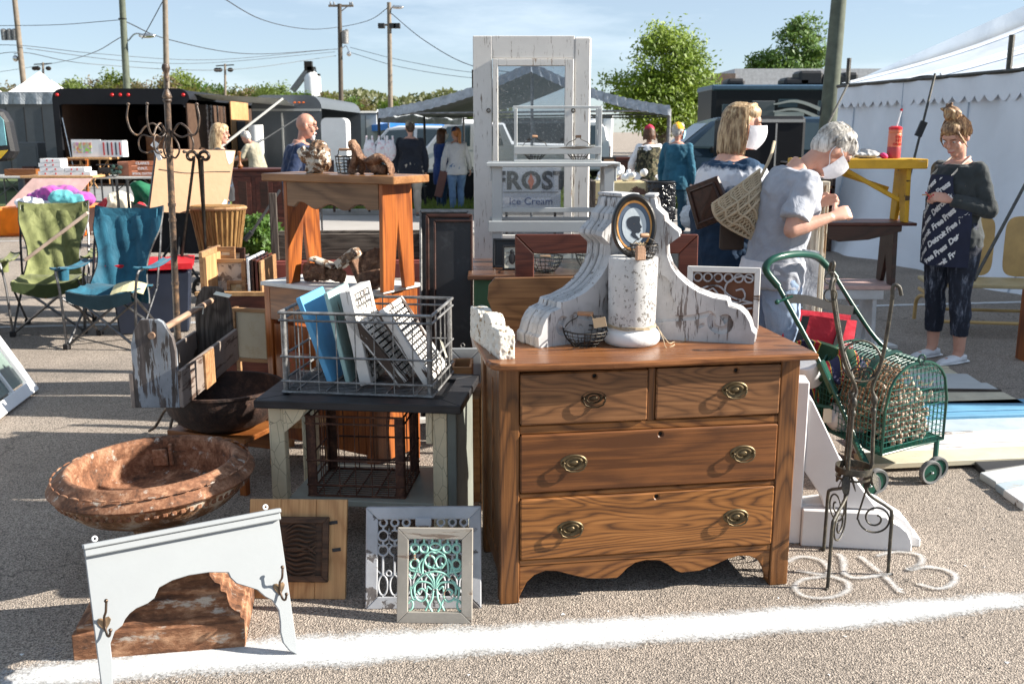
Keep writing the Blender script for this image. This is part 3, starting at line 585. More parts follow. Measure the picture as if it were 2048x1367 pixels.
p = P(890, 262, 44); popup((p.x, 44, 0), 5, 1.9, 2.4, WTENT, 'white canopy behind the two women', .3)

# ---- trailers ----
TRBLK = plain('trailer_black', (.012, .013, .016), .55, var=.1, bump=.02, spec=.2); TRGRY = plain('trailer_grey', (.09, .1, .11), .45, var=.08, bump=.02); TRSIL = plain('trailer_silver', (.42, .42, .4), .45, var=.05, bump=.02)
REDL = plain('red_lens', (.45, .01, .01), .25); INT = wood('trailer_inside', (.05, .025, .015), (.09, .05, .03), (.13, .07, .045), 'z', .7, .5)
DECK = plain('ramp_grey', (.25, .26, .27), .8, var=.1)
def rrect(x0, x1, z0, z1, r, n=5):
    o = []
    for cx, cz, a in ((x1-r, z1-r, 0), (x0+r, z1-r, 90)): o += [(cx+r*math.cos(R(a+90*i/n)), cz+r*math.sin(R(a+90*i/n))) for i in range(n+1)]
    return o+[(x0, z0), (x1, z0)]
x0, x1 = P(110, 262, 21.5).x, P(383, 262, 21.5).x; zt = P(200, 177, 21.5).z; zf = .45; D = 8.2
t = thing('cargo_trailer', 'black enclosed trailer with its rear open and full of furniture', 'trailer', (x0, 21.5, 0)); W_ = x1-x0
m = MB(); o_ = rrect(0, W_, zf, zt, .22); i_ = rrect(.13, W_-.13, zf+.02, zt-.32, .06); n_ = len(o_)
vs = [(a, 0, b_) for a, b_ in o_]+[(a, 0, b_) for a, b_ in i_]+[(a, .12, b_) for a, b_ in o_]+[(a, .12, b_) for a, b_ in i_]
fs = []
for i in range(n_-1): j = i+1; fs += [(i, j, n_+j, n_+i), (n_+i, n_+j, 3*n_+j, 3*n_+i), (i, 2*n_+i, 2*n_+j, j)]
m.add(vs, fs); obj('rear_frame', m, TRBLK, t, smooth=40)
o_ = rrect(.03, W_-.03, zf, zt-.02, .2); n_ = len(o_); m = MB(); m.add([(a, .12, b_) for a, b_ in o_]+[(a, D, b_) for a, b_ in o_], [(i, (i+1) % n_, n_+(i+1) % n_, n_+i) for i in range(n_-1)]+[tuple(range(n_, 2*n_))]); obj('body', m, TRBLK, t, smooth=40)
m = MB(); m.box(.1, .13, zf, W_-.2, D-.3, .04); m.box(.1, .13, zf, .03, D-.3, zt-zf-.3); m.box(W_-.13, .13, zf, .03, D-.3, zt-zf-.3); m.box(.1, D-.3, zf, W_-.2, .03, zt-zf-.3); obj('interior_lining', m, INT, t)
for x in (.12, W_*.5-.17, W_*.5, W_*.5+.17, W_-.12): m = MB(); m.ell((x, -.02, zt-.13), .04, .03, .035); obj('marker_light', m, REDL, t, smooth=60)
m = MB(); m.add([(.15, 0, zf), (W_-.15, 0, zf), (W_-.15, -2.1, .03), (.15, -2.1, .03), (.15, 0, zf-.06), (W_-.15, 0, zf-.06), (W_-.15, -2.1, 0.005), (.15, -2.1, 0.005)], [(0, 1, 2, 3), (4, 5, 6, 7), (0, 3, 7, 4), (1, 2, 6, 5), (2, 3, 7, 6)])
for k in range(5): m.box(1.1+.1*(k % 2), -1.75+k*.13, .1+k*.027, 1., .05, .012)
obj('ramp', m, DECK, t)
m = MB(); m.box(W_+.004, 3.0, zf+.1, .03, 1.6, 1.75); obj('side_doorway', m, W_PINE, t); m = MB(); m.box(W_+.034, 3.4, zf+.7, .02, .8, .7); obj('side_window', m, BLACK, t, bev=.01)
m = MB()
for y in (1.2, 1.5, 2., 2.5): m.box(W_-.026, y, zf+.05, .03, .04, zt-zf-.35)
obj('side_rib', m, CHROME, t)
for y in (3.2, 4.1): m = MB(); m.lathe([(.05, -.1), (.33, -.1), (.36, -.06), (.36, .06), (.33, .1), (.05, .1)], 20, T(W_+.05, y+2.5, .36) @ MX.Rotation(R(90), 4, 'Y')); obj('wheel', m, RUBBER, t, smooth=40)
m = MB(); m.tube([(.45, -.1, .2), (.18, 0, zt-.6)], .012, 5); obj('ramp_cable', m, CHROME, t)
STEELX = plain('strut_dark', (.06, .065, .07), .5)
# grey trailer right of it
x0, x1 = P(505, 262, 23.5).x, P(645, 262, 23.5).x; zt = P(600, 190, 23.5).z; W_ = x1-x0
t = thing('cargo_trailer', 'dark grey enclosed trailer with three orange marker lights behind the bald man', 'trailer', (x0, 23.5, 0))
o_ = rrect(0, W_, .4, zt, .3); n_ = len(o_); m = MB(); m.add([(a, 0, b_) for a, b_ in o_]+[(a, 6, b_) for a, b_ in o_], [(i, (i+1) % n_, n_+(i+1) % n_, n_+i) for i in range(n_-1)]+[tuple(range(n_)), tuple(range(n_, 2*n_))]); obj('body', m, TRGRY, t, smooth=30)
m = MB(); m.box(.02, -.02, zt-.36, W_-.04, .03, .05); m.box(W_*.42, -.02, .4, .04, .03, zt-.8); m.box(W_*.72, -.02, .4, .03, .03, zt-.8); obj('trim', m, TRSIL, t)
for k in range(3): m = MB(); m.ell((W_*.62+k*.1, -.02, zt-.17), .035, .02, .02); obj('marker_light', m, plain('amber_lens', (.6, .12, .02), .3) if k == 0 else bpy.data.materials['amber_lens'], t)
m = MB(); m.box(W_+.0, 1.2, .1, .2, 1.6, .4); obj('fender', m, TRSIL, t, bev=.05)
m = MB(); m.beam((-.3, -2.2, 1.15), (W_*.62, -1.2, P(592, 197, 22.3).z), .045, .045); obj('awning_strut', m, TRSIL, t); m = MB(); m.beam((-.1, -1.8, .95), (W_*.85, -.8, 1.98), .025, .025); obj('awning_strut', m, STEELX, t)
m = MB(); m.add([(-2.4, -1.6, P(380, 180, 22).z), (W_*.62, -1.2, P(592, 197, 22.3).z), (W_*.62, 0, zt-.25), (-2.4, 0, zt)], [(0, 1, 2, 3)]); obj('awning', m, WTENT, t)
m = MB(); m.lathe([(.16, 0), (.17, P(525, 250, 22.8).z)], 14, T(.25, -.7, 0)); obj('white_column', m, WHITE, t, smooth=40)
# left grey trailer
x0, x1 = P(-90, 262, 26).x, P(122, 262, 26).x; zt = P(60, 186, 26).z; W_ = x1-x0
t = thing('cargo_trailer', 'grey trailer side with a white awning edge at the left', 'trailer', (x0, 26, 0)); m = MB(); m.box(0, 0, .4, W_, 5, zt-.4); obj('body', m, TRGRY, t, bev=.05)
m = MB(); m.grid(lambda u, v: V((W_*u, -.15-.03*math.sin(u*40)*v, zt+.02-.3*v)), 40, 3); obj('awning_edge', m, CANS, t, recalc=False)
m = MB()
for k in range(6): m.box(W_*k/6, -.012, .4, .02, .012, zt-.75)
obj('panel_joint', m, BLACK, t)
# pale trailer in the middle
def boxtrailer(pxa, pxb, pyt, Y, D, mat, label, mat2=None, z0=.5):
    a, b_, zt = P(pxa, 262, Y).x, P(pxb, 262, Y).x, P((pxa+pxb)/2, pyt, Y).z; t = thing('cargo_trailer', label, 'trailer', (a, Y, 0)); m = MB(); m.box(0, 0, z0, b_-a, D, zt-z0); obj('body', m, mat, t, bev=.06)
    m = MB(); m.box(.03, -.015, zt-.12, b_-a-.06, .02, .06); m.box((b_-a)*.5, -.015, z0, .03, .02, zt-z0-.14); obj('trim', m, mat2 or TRGRY, t)
    for x in (.3, b_-a-.3):
        m = MB(); m.lathe([(.05, -.1), (.33, -.1), (.36, -.06), (.36, .06), (.33, .1), (.05, .1)], 16, T(x, .12, .36) @ MX.Rotation(R(90), 4, 'X')); obj('wheel', m, RUBBER, t, smooth=40)
    return t
boxtrailer(705, 757, 222, 33, 5, TRSIL, 'pale silver trailer end left of the dark canopy'); boxtrailer(632, 703, 224, 36, 4, TRGRY, 'grey trailer between the grey trailer and the pale one', TRSIL)
m = MB(); p = P(672, 262, 23); h_ = P(672, 236, 23).z; m.xz(rrect(-.28, .28, .3, h_, .12), -.3, .6); solo('storage_locker', m, WHITE, 'white rounded locker beside the dark grey trailer', 'locker', None, smooth=30).location = (p.x, 23, 0)

# ---- vehicles ----
WIN = plain('car_glass', (.03, .05, .06), .05, var=.05, bump=0, spec=.9); CARW = plain('car_white', (.7, .71, .72), .25, var=.02, bump=0); CARB = plain('car_blue', (.03, .055, .09), .22, var=.05, bump=0); CARD = plain('car_dark', (.03, .035, .04), .25, var=.05, bump=0)
LENS = plain('lamp_lens', (.6, .6, .6), .1, bump=0)
CARS = {'suv': ([(0, .35), (0, .75), (.08, .98), (1.05, 1.12), (1.55, 1.68), (1.9, 1.76), (4.2, 1.74), (4.6, 1.45), (4.75, 1.0), (4.75, .35)], [[(1.2, 1.14), (1.62, 1.62), (2.35, 1.66), (2.35, 1.12)], [(2.45, 1.12), (2.45, 1.66), (3.3, 1.65), (3.3, 1.12)], [(3.4, 1.12), (3.4, 1.65), (4.1, 1.62), (4.35, 1.12)]], 4.75),
 'pickup': ([(0, .4), (0, .8), (.08, 1.05), (1.2, 1.18), (1.7, 1.78), (2.1, 1.86), (3.3, 1.82), (3.55, 1.3), (5.4, 1.26), (5.4, .5)], [[(1.4, 1.22), (1.78, 1.72), (2.4, 1.76), (2.4, 1.2)], [(2.5, 1.2), (2.5, 1.76), (3.15, 1.72), (3.3, 1.22)]], 5.4),
 'van': ([(0, .35), (-.02, .75), (.1, 1.02), (.95, 1.2), (1.75, 1.82), (2.2, 1.93), (4.7, 1.93), (4.95, 1.75), (5.1, 1.05), (5.1, .35)], [[(1.25, 1.22), (1.85, 1.76), (2.45, 1.8), (2.45, 1.18)], [(2.55, 1.18), (2.55, 1.8), (3.6, 1.8), (3.6, 1.18)], [(3.7, 1.18), (3.7, 1.8), (4.65, 1.78), (4.85, 1.18)]], 5.1)}
def car(kind, loc, rot, mat, label, cat, wd=1.85):
    prof, wins, L = CARS[kind]; t = thing('parked_'+('van' if kind == 'van' else 'pickup' if kind == 'pickup' else 'car'), label, cat, loc, rot); n = len(prof); m = MB()
    def ins(x, z): return (.0 if z < 1.1 else (z-1.1)*.28)
    vs = []
    for s_ in (0, 1):
        for x, z in prof: vs.append((x, (ins(x, z) if s_ == 0 else wd-ins(x, z)), z))
    m.add(vs, [tuple(range(n)), tuple(range(n, 2*n))]+[(i, (i+1) % n, n+(i+1) % n, n+i) for i in range(n)]); obj('body', m, mat, t, bev=.05, smooth=40)
    for s_ in (0, 1):
        for wn in wins: m = MB(); m.add([(x, (ins(x, z)-.008 if s_ == 0 else wd-ins(x, z)+.008), z) for x, z in wn], [(0, 1, 2, 3)]); obj('window', m, WIN, t)
    i = 3; (xa, za), (xb, zb) = prof[3], prof[4]; m = MB(); q = .012; m.add([(xa+(xb-xa)*a-q, y, za+(zb-za)*a+q) for a, y in ((.06, .12), (.06, wd-.12), (.92, wd-.25), (.92, .25))], [(0, 1, 2, 3)]); obj('windscreen', m, WIN, t)
    (xa, za), (xb, zb) = prof[-3], prof[-2]; (xc, zc) = prof[-4]; m = MB(); m.add([(xc+(xa-xc)*a+.012, y, zc+(za-zc)*a) for a, y in ((.1, .3), (.1, wd-.3), (.95, wd-.2), (.95, .2))], [(0, 1, 2, 3)]); obj('rear_window', m, WIN, t)
    for y in (.25, wd-.25): m = MB(); m.cbox((.03, y, .78), .12, .34, .16); obj('headlight', m, LENS, t, bev=.03)
    for y in (.14, wd-.14): m = MB(); m.cbox((L-.03, y, .95), .1, .16, .35); obj('tail_light', m, REDL, t, bev=.02)
    for bx_ in (-.03, L+.02): m = MB(); m.cbox((bx_, wd/2, .5), .12, wd-.1, .22); obj('bumper', m, BLACK if mat is not CARW else TRSIL, t, bev=.03)
    for x in (.9, L-1.05):
        for y in (.1, wd-.1):
            m = MB(); m.lathe([(.2, -.1), (.32, -.11), (.35, -.07), (.35, .07), (.32, .11), (.2, .1)], 20, T(x, y, .35) @ MX.Rotation(R(90), 4, 'X')); wh = obj('wheel', m, RUBBER, t, smooth=40)
            m = MB(); m.lathe([(.02, -.07), (.21, -.08), (.21, .08), (.02, .07)], 12, T(x, y, .35) @ MX.Rotation(R(90), 4, 'X')); obj('rim', m, CHROME, wh, smooth=30)
    for y in (-.08, wd+.08): m = MB(); m.cbox((1.75, y, 1.18), .1, .18, .14); obj('wing_mirror', m, BLACK, t, bev=.03)
    return t
p = P(660, 262, 29); car('suv', (p.x, 29.5, .0), R(-6), CARW, 'white sport utility car with its windscreen behind the wire basket', 'car')
p = P(800, 262, 27.5); car('pickup', (p.x-.5, 27.4, 0), R(-3), CARW, 'white pickup truck behind the man in the dark coat', 'pickup truck')
p = P(700, 262, 38); car('suv', (p.x, 38, 0), R(8), CARD, 'dark car behind the white sport utility car', 'car')
p = P(905, 262, 33); car('van', (p.x, 33, 0), R(-4), CARW, 'white van behind the woman with the long red ponytail', 'van')
p = P(1258, 262, 25); car('van', (p.x, 23.4, 0), R(2), CARB, 'dark blue passenger van behind the man in the yellow cap', 'van', 1.95)
boxtrailer(1000, 1135, 238, 28, 3, TRBLK, 'dark trailer seen through the mirror pane of the tall door'); boxtrailer(1182, 1226, 228, 34, 4, WHITE, 'white box trailer at the right under the dark canopy')
# motor coach with roof units
a, b_ = P(1422, 262, 31).x, P(1712, 262, 31).x; zt = P(1550, 170, 31).z; W_ = b_-a
t = thing('motor_coach', 'black motor coach with pale swooping stripes and roof air units', 'motorhome', (a, 31, 0)); m = MB(); m.box(0, 0, .4, W_, 2.5, zt-.4); obj('body', m, TRBLK, t, bev=.12)
m = MB(); m.box(-.02, -.03, zt-.16, W_+.04, 2.56, .17); obj('roof_edge', m, plain('coach_roof_blue', (.05, .1, .16), .4), t, bev=.04)
for x, w_, h_ in ((.55, .55, .22), (W_*.52, .8, .25), (W_*.62, .75, .45), (W_*.78, .8, .35), (W_*.92, .5, .4)): m = MB(); m.box(x, .5, zt, w_, .9, h_); obj('roof_unit', m, BLACK, t, bev=.08)
for k, (x, z, w_, h_) in enumerate(((.3, 1.5, .7, .9), (2.0, 2.3, .6, .25), (1.2, .6, .7, 1.9), (3.2, 1.9, 1.1, .6))): m = MB(); m.box(x, -.02, z, w_, .03, h_); obj('window' if k != 2 else 'door', m, WIN if k != 2 else TRGRY, t, bev=.02)
for k in range(3):
    m = MB(); pts = bez([(W_*.42, -.03, 2.4-.22*k), (W_*.62, -.03, 2.45-.25*k), (W_*.98, -.03, 1.75-.3*k)], 8); m.tube(pts, [.03+.004*i for i in range(len(pts))], 4, fl=.3); obj('stripe', m, TRSIL, t)
m = MB(); m.box(1.9, -.03, 2.05, .9, .02, .12); m.box(1.9, -.03, 1.75, .9, .02, .12); obj('stripe', m, TRSIL, t)
for x in (1., W_-1.3): m = MB(); m.lathe([(.2, -.12), (.45, -.13), (.48, -.07), (.48, .1), (.2, .12)], 20, T(x, .1, .48) @ MX.Rotation(R(90), 4, 'X')); obj('wheel', m, RUBBER, t, smooth=40)
# building behind
a, b_ = P(1405, 262, 58).x, P(1466, 262, 58).x; c_ = P(1990, 262, 58).x; zt = P(1600, 137, 58).z; z2 = P(1440, 147, 58).z
t = thing('warehouse', 'long low building with brick corner and pale metal roof behind the coach', 'building', (a, 58, 0))
m = MB(); m.box(0, 0, 0, b_-a, 10, z2); obj('brick_block', m, plain('brick_brown', (.2, .15, .12), .9, bs=20), t)
m = MB(); m.box(b_-a, .3, 0, c_-b_, 10, zt-.5); obj('wall', m, TRSIL, t); m = MB(); m.box(b_-a+.0, .2, zt-1.6, c_-b_, 10.2, 1.6); obj('roof', m, plain('roof_pale', (.55, .56, .57), .6, bump=0), t)
for k in range(2):
    f = MB(); f.box(.5, -.02, 1.9+k*.9, .9, .05, .7); fo = obj('window', f, WHITE, t); f = MB(); f.box(.56, -.04, 1.96+k*.9, .78, .03, .58); obj('pane', f, WIN, fo)
# small open trailer with wares behind the grey haired woman
t = boxtrailer(1490, 1612, 232, 19.5, 3, TRBLK, 'low black trailer with pale frame behind the two masked women', TRSIL)
# ================= FOREGROUND WARES =================
def boolcut(o, cut):
    me = bpy.data.meshes.new('c'); me.from_pydata([tuple(p) for p in cut.v], [], cut.f); finish(me); c = bpy.data.objects.new('c', me); sc.collection.objects.link(c); c.matrix_basis = MX.Identity(4)
    tmp = o.copy(); tmp.parent = None; tmp.matrix_basis = MX.Identity(4); tmp.modifiers.clear(); sc.collection.objects.link(tmp)
    b = tmp.modifiers.new('b', 'BOOLEAN'); b.use_self = True; b.operation = 'DIFFERENCE'; b.object = c; b.solver = 'EXACT'
    n = bpy.data.meshes.new_from_object(tmp.evaluated_get(bpy.context.evaluated_depsgraph_get()))
    bpy.data.objects.remove(tmp); bpy.data.objects.remove(c); n.name = o.name
    if len(n.polygons) > 5: o.data = n
def invbil(x, y, TL, TR, BR, BL):
    u = v = .5
    for _ in range(25):
        lx, ly = BL[0]+(TL[0]-BL[0])*v, BL[1]+(TL[1]-BL[1])*v; rx, ry = BR[0]+(TR[0]-BR[0])*v, BR[1]+(TR[1]-BR[1])*v; u = (x-lx)/(rx-lx)
        bx, by = BL[0]+(BR[0]-BL[0])*u, BL[1]+(BR[1]-BL[1])*u; tx, ty = TL[0]+(TR[0]-TL[0])*u, TL[1]+(TR[1]-TL[1])*u; v = (y-by)/(ty-by)
    return u, v
# ---- chest of drawers ----
DO = G(1000, 1209); DX = G(1574, 1168)-DO; DW = DX.length; DM = frame(DO, DX)
t = thing('chest_of_drawers', 'oak chest of four drawers with brass oval pulls in the middle of the stall', 'dresser', m=DM)
DD = .5; TZ = .86
top = [(-.035, DD), (-.04, .05), (-.03, .0), (-.005, -.03)]+[(x/20*(DW+.01), -.036-.016*math.sin(x/20*math.pi*2-.3)*math.sin(x/20*math.pi)-.01*math.sin(x/20*math.pi)) for x in range(1, 20)]+[(DW+.05, -.035), (DW+.05, DD)]
m = MB(); m.prism(top, .024, T(0, 0, TZ-.024)); obj('table_top', m, W_OAKT, t, bev=.006)
for x in (0, DW-.068):
    m = MB(); m.box(x, 0, 0, .068, .06, TZ-.026); obj('front_leg', m, W_OAKZ, t, bev=.004)
    m = MB(); m.box(x, DD-.06, 0, .05, .05, TZ-.026); obj('back_leg', m, W_OAKZ, t, bev=.004)
for s_, x in ((0, .008), (1, DW-.026)):
    sp = MB(); sp.box(x+.004, .06, .1, .012, DD-.12, TZ-.13); so_ = obj('side_panel', sp, W_OAKZ, t)
    m = MB(); m.box(x, .06, .07, .02, DD-.12, .07); m.box(x, .06, TZ-.11, .02, DD-.12, .082); m.box(x, .25, .14, .02, .05, TZ-.25); obj('panel_frame', m, W_OAKZ, so_, bev=.003)
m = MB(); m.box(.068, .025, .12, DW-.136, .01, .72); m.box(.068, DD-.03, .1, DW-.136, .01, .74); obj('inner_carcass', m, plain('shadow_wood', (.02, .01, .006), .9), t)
for z, h in ((.822, .014), (.608, .03), (.381, .017), (.136, .022)): m = MB(); m.box(.068, .004, z, DW-.136, .03, h); obj('rail', m, W_OAKX, t, bev=.003)
m = MB(); m.box(.505, .002, .638, .028, .03, .184); obj('divider', m, W_OAKZ, t, bev=.003)
ap = [(.068, .136), (.068, .02), (.08, .045), (.095, .075), (.12, .098), (.16, .112), (.2, .108), (.26, .088), (.31, .073), (.36, .068), (.415, .067), (.43, .078), (.45, .1), (.48, .119), (.52, .127), (.57, .122), (.6, .105), (.63, .08), (.65, .07), (.72, .073), (.77, .09), (.82, .11), (.86, .12), (.9, .117), (.935, .1), (.955, .065), (.965, .03), (DW-.068, .02), (DW-.068, .136)]
m = MB(); m.xz(ap, .006, .018); obj('apron', m, W_OAKX, t, bev=.003)
def pull(parent, x, z, mat):
    q = T(x, -.004, z) @ MX.Rotation(R(90), 4, 'X') @ MX.Diagonal((1, .6, 1, 1)); m = MB(); m.lathe([(.047, -.002), (.047, .002), (.043, .0045), (.036, .003), (.032, .003), (.029, .007), (.024, .007), (.02, .003), (.016, .0035), (.011, .008), (.0001, .0095)], 40, q)
    h = obj('handle_plate', m, mat, parent, smooth=35); m = MB()
    for s_ in (-1, 1): m.ell((x+s_*.036, -.014, z+.002), .005, .009, .005)
    m.tube([(x-.036, -.018, z+.001), (x-.038, -.02, z-.006), (x-.03, -.021, z-.02), (x-.012, -.022, z-.027), (x+.012, -.022, z-.027), (x+.03, -.021, z-.02), (x+.038, -.02, z-.006), (x+.036, -.018, z+.001)], .0028, 8); obj('handle_bail', m, mat, h, smooth=60)
    return h
W_D1 = wood('drawer_oak_a', (.09, .038, .014), (.22, .098, .038), (.35, .18, .08), 'x', .45, .9, 9); W_D2 = wood('drawer_oak_b', (.08, .03, .009), (.28, .112, .03), (.42, .19, .06), 'x', .4, 1.1, 9)
W_D3 = wood('drawer_oak_c', (.085, .03, .009), (.23, .085, .024), (.34, .145, .045), 'x', .42, .3, 6)
drs = [(.07, .434, .642, .178, W_D1, [(.317, .727)], (.32, .803), 'upper left drawer with wavy grain and a darker pull'), (.535, DW-.605, .642, .178, W_D1, [(.812, .737)], (.815, .803), 'upper right drawer'), (.07, DW-.14, .402, .205, W_D3, [(.253, .505), (.852, .508)], (.555, .59), 'middle drawer with straight grain'), (.07, DW-.14, .16, .22, W_D2, [(.244, .268), (.838, .275)], (.548, .365), 'bottom drawer with bold figured grain')]
for x, w_, z, h, mat, hs, kh, lab in drs:
    m = MB(); m.box(x, -.004-(.004 if h < .19 and x < .1 else 0), z, w_, .026, h); d = obj('drawer', m, mat, t, bev=.005, label=lab)
    cut = MB(); cut.lathe([(.0075, -.02), (.0075, .02)], 16, T(kh[0], -.004, kh[1]) @ MX.Rotation(R(90), 4, 'X')); boolcut(d, cut)
    m = MB(); m.lathe([(.0073, -.001), (.0001, -.001)], 12, T(kh[0], .006, kh[1]) @ MX.Rotation(R(90), 4, 'X')); obj('keyhole', m, BLACK, d)
    for hx, hz in hs: pull(d, hx, hz, BRASSD if lab.startswith('upper left') else BRASS)
# ---- corbels ----
CP = [(0, .549), (.088, .545), (.095, .51), (.122, .483), (.126, .462), (.178, .42), (.182, .403), (.137, .366), (.14, .325), (.155, .285), (.18, .25), (.215, .218), (.255, .192), (.31, .172), (.361, .164), (.366, .142), (.408, .13), (.428, .11), (.443, .084), (.453, .05), (.465, .04), (.462, 0), (0, 0)]
def corbel(label, mtx, sx_, s_, flip=1, thick=.13, cut0=0.):
    t = thing('corbel_bracket', label, 'corbel', m=mtx); n = 5; fx = lambda x: flip*max(x, cut0)*sx_
    for k in range(n):
        ins_ = .016 if 0 < k < n-1 else 0; o_ = (.0, .004, .0, .006, -.003)[k]; poly = [(fx(x+(o_ if x > .03 else 0)-(ins_ if .136 < x < .3 and z > .17 else 0)), s_*z) for x, z in CP]; m = MB(); m.xz(poly, k*thick/n+.0025*(k > 0), thick/n-.0025*(k > 0)); o = obj('board_layer', m, C_CORB, t, bev=.004)
        if k == 0:
            f = lambda a: [V((flip*sx_*x, -.0, s_*z)) for x, z in a]
            cut = MB(); cut.tube(bez(f([(.1, .075), (.15, .083), (.2, .088), (.25, .096), (.31, .115)]), 6), [.004]+[.011]*23+[.006], 8); boolcut(o, cut)
            cut = MB(); cut.tube(bez(f([(.318, .112), (.306, .09), (.312, .062), (.338, .048), (.365, .056), (.372, .078), (.358, .094), (.345, .088)]), 5), [.009, .01]+[.015]*26+[.018]*8, 10); boolcut(o, cut)
            cut = MB(); cut.tube(bez(f([(.262, .055), (.285, .072)]), 4), [.002, .007, .009, .007, .002], 8); boolcut(o, cut)
            cut = MB(); cut.xz([(flip*sx_*x, s_*z) for x, z in [(.08, .27), (.14, .245), (.162, .215), (.15, .185), (.172, .155), (.178, .125), (.16, .1), (.2, .09), (.25, .094), (.2, .082), (.08, .078)][::1]], -.01, .012+.01); boolcut(o, cut)
    m = MB(); m.box(min(fx(0), fx(.09)), .004, s_*.548, abs(fx(.09)-fx(0)), thick-.008, .012); obj('top_cap', m, C_CORB, t, bev=.003); return t
b0 = G(1274, 669, TZ); b1 = G(1063, 698, TZ); corbel('left white chippy corbel behind the round column with its curve facing left', frame(b0, b0-b1), .95, .93, -1, .15)
b0 = G(1254, 675, TZ); b1 = G(1500, 688, TZ); corbel('right white chippy corbel beside the round column with its curve facing right', frame(b0, b1-b0), .98, .93, 1, .12, .05)
# ---- column ----
CM = plain('column_paint', (.7, .7, .7), .6, var=.08, sc_=4, bump=.1, dirt=(.3, .29, .28)); c_ = chippy('column_crackle', (.6, .6, .6), (.13, .12, .11), .4, None, 75, crack=0, grime=.3)
cc = G(1269, 697, TZ); cc.y += .098; t = thing('wooden_column', 'short round white column between the two corbels carrying an oval portrait', 'column', cc, .2)
m = MB(); m.lathe([(.08, .058), (.082, .062), (.0835, .08), (.0855, .2), (.0865, .305), (.085, .309), (.06, .309)], 40); obj('shaft', m, c_, t, smooth=35)
m = MB(); m.lathe([(.085, 0), (.092, .003), (.1, .014), (.1015, .026), (.098, .04), (.09, .05), (.084, .053), (.082, .06)], 40); obj('base_ring', m, CM, t, smooth=50)
TW = plain('twine', (.45, .36, .24), .9); m = MB(); rn = random.Random(2)
for k in range(3): m.tube([(.0855*math.cos(a*.35), .0855*math.sin(a*.35), .062+.004*k+.002*math.sin(a*2+k)) for a in range(18)], .0016, 5, True)
m.tube(bez([(.08, -.04, .065), (.1, -.06, .03), (.125, -.05, .004), (.15, -.03, .0035), (.175, -.03, .003), (.2, -.015, .005), (.205, -.0, .01)], 6), .0014, 5); m.tube(bez([(.08, -.05, .065), (.085, -.095, .03), (.095, -.1, .0), (.13, -.08, .002), (.14, -.06, .002)], 6), .0014, 5)
for k in range(6): m.tube([(.2, -.01, .006), (.213+.003*rn.random(), .002+.01*rn.random(), .008+.012*rn.random())], .0008, 4)
obj('twine', m, TW, t)
# oval portrait
pc = V((cc.x, cc.y+.005, TZ+.309)); t = thing('oval_portrait', 'oval black frame with a dark profile silhouette standing on the white column', 'picture', pc, R(5))
mt = T(0, 0, .108) @ MX.Rotation(R(90-8), 4, 'X'); E_ = MX.Diagonal((.72, 1, 1, 1))
m = MB(); m.lathe([(.08, -.01), (.108, -.01), (.112, 0), (.108, .009), (.1, .012), (.094, .008), (.088, .004), (.08, .004)], 56, mt @ E_, ring=True); obj('frame', m, plain('frame_black', (.012, .01, .009), .3), t, smooth=40)
m = MB(); m.lathe([(.079, .004), (.0865, .0055), (.0885, .0042), (.0865, .003)], 56, mt @ E_, ring=True); obj('gilt_rim', m, metal('gilt', (.55, .28, .1), .4), t, smooth=40)
m = MB(); m.prism([(.0805*math.cos(a*.131)*.72*1.0, .0805*math.sin(a*.131)) for a in range(48)], .002, mt); obj('mat', m, plain('mat_blue', (.1, .14, .2), .8, var=.05), t)
m = MB(); m.prism([(.058*math.cos(a*.131)*.74, .062*math.sin(a*.131)) for a in range(48)], .003, mt); obj('oval_card', m, plain('card_pale', (.5, .56, .6), .8, var=.05), t)
sil = [(1110, 240), (1114, 225), (1125, 212), (1145, 205), (1165, 202), (1185, 203), (1200, 206), (1203, 225), (1200, 242), (1204, 255), (1216, 270), (1208, 278), (1204, 282), (1208, 292), (1203, 300), (1195, 308), (1178, 306), (1170, 312), (1176, 322), (1190, 335), (1196, 352), (1180, 346), (1155, 335), (1138, 318), (1148, 300), (1138, 288), (1122, 278), (1113, 262)]
m = MB(); m.prism([((x-1162)*.00052, (262-y)*.00056) for x, y in sil[::-1]], .0038, mt); obj('silhouette', m, plain('ink_blue', (.018, .028, .045), .8, var=.05), t)
m = MB(); m.tube(ring((0, .118), .006, 12), .0015, 6, True); m.cbox((0, 0, .109), .006, .006, .012); obj('hanging_ring', m, BRASS, t)
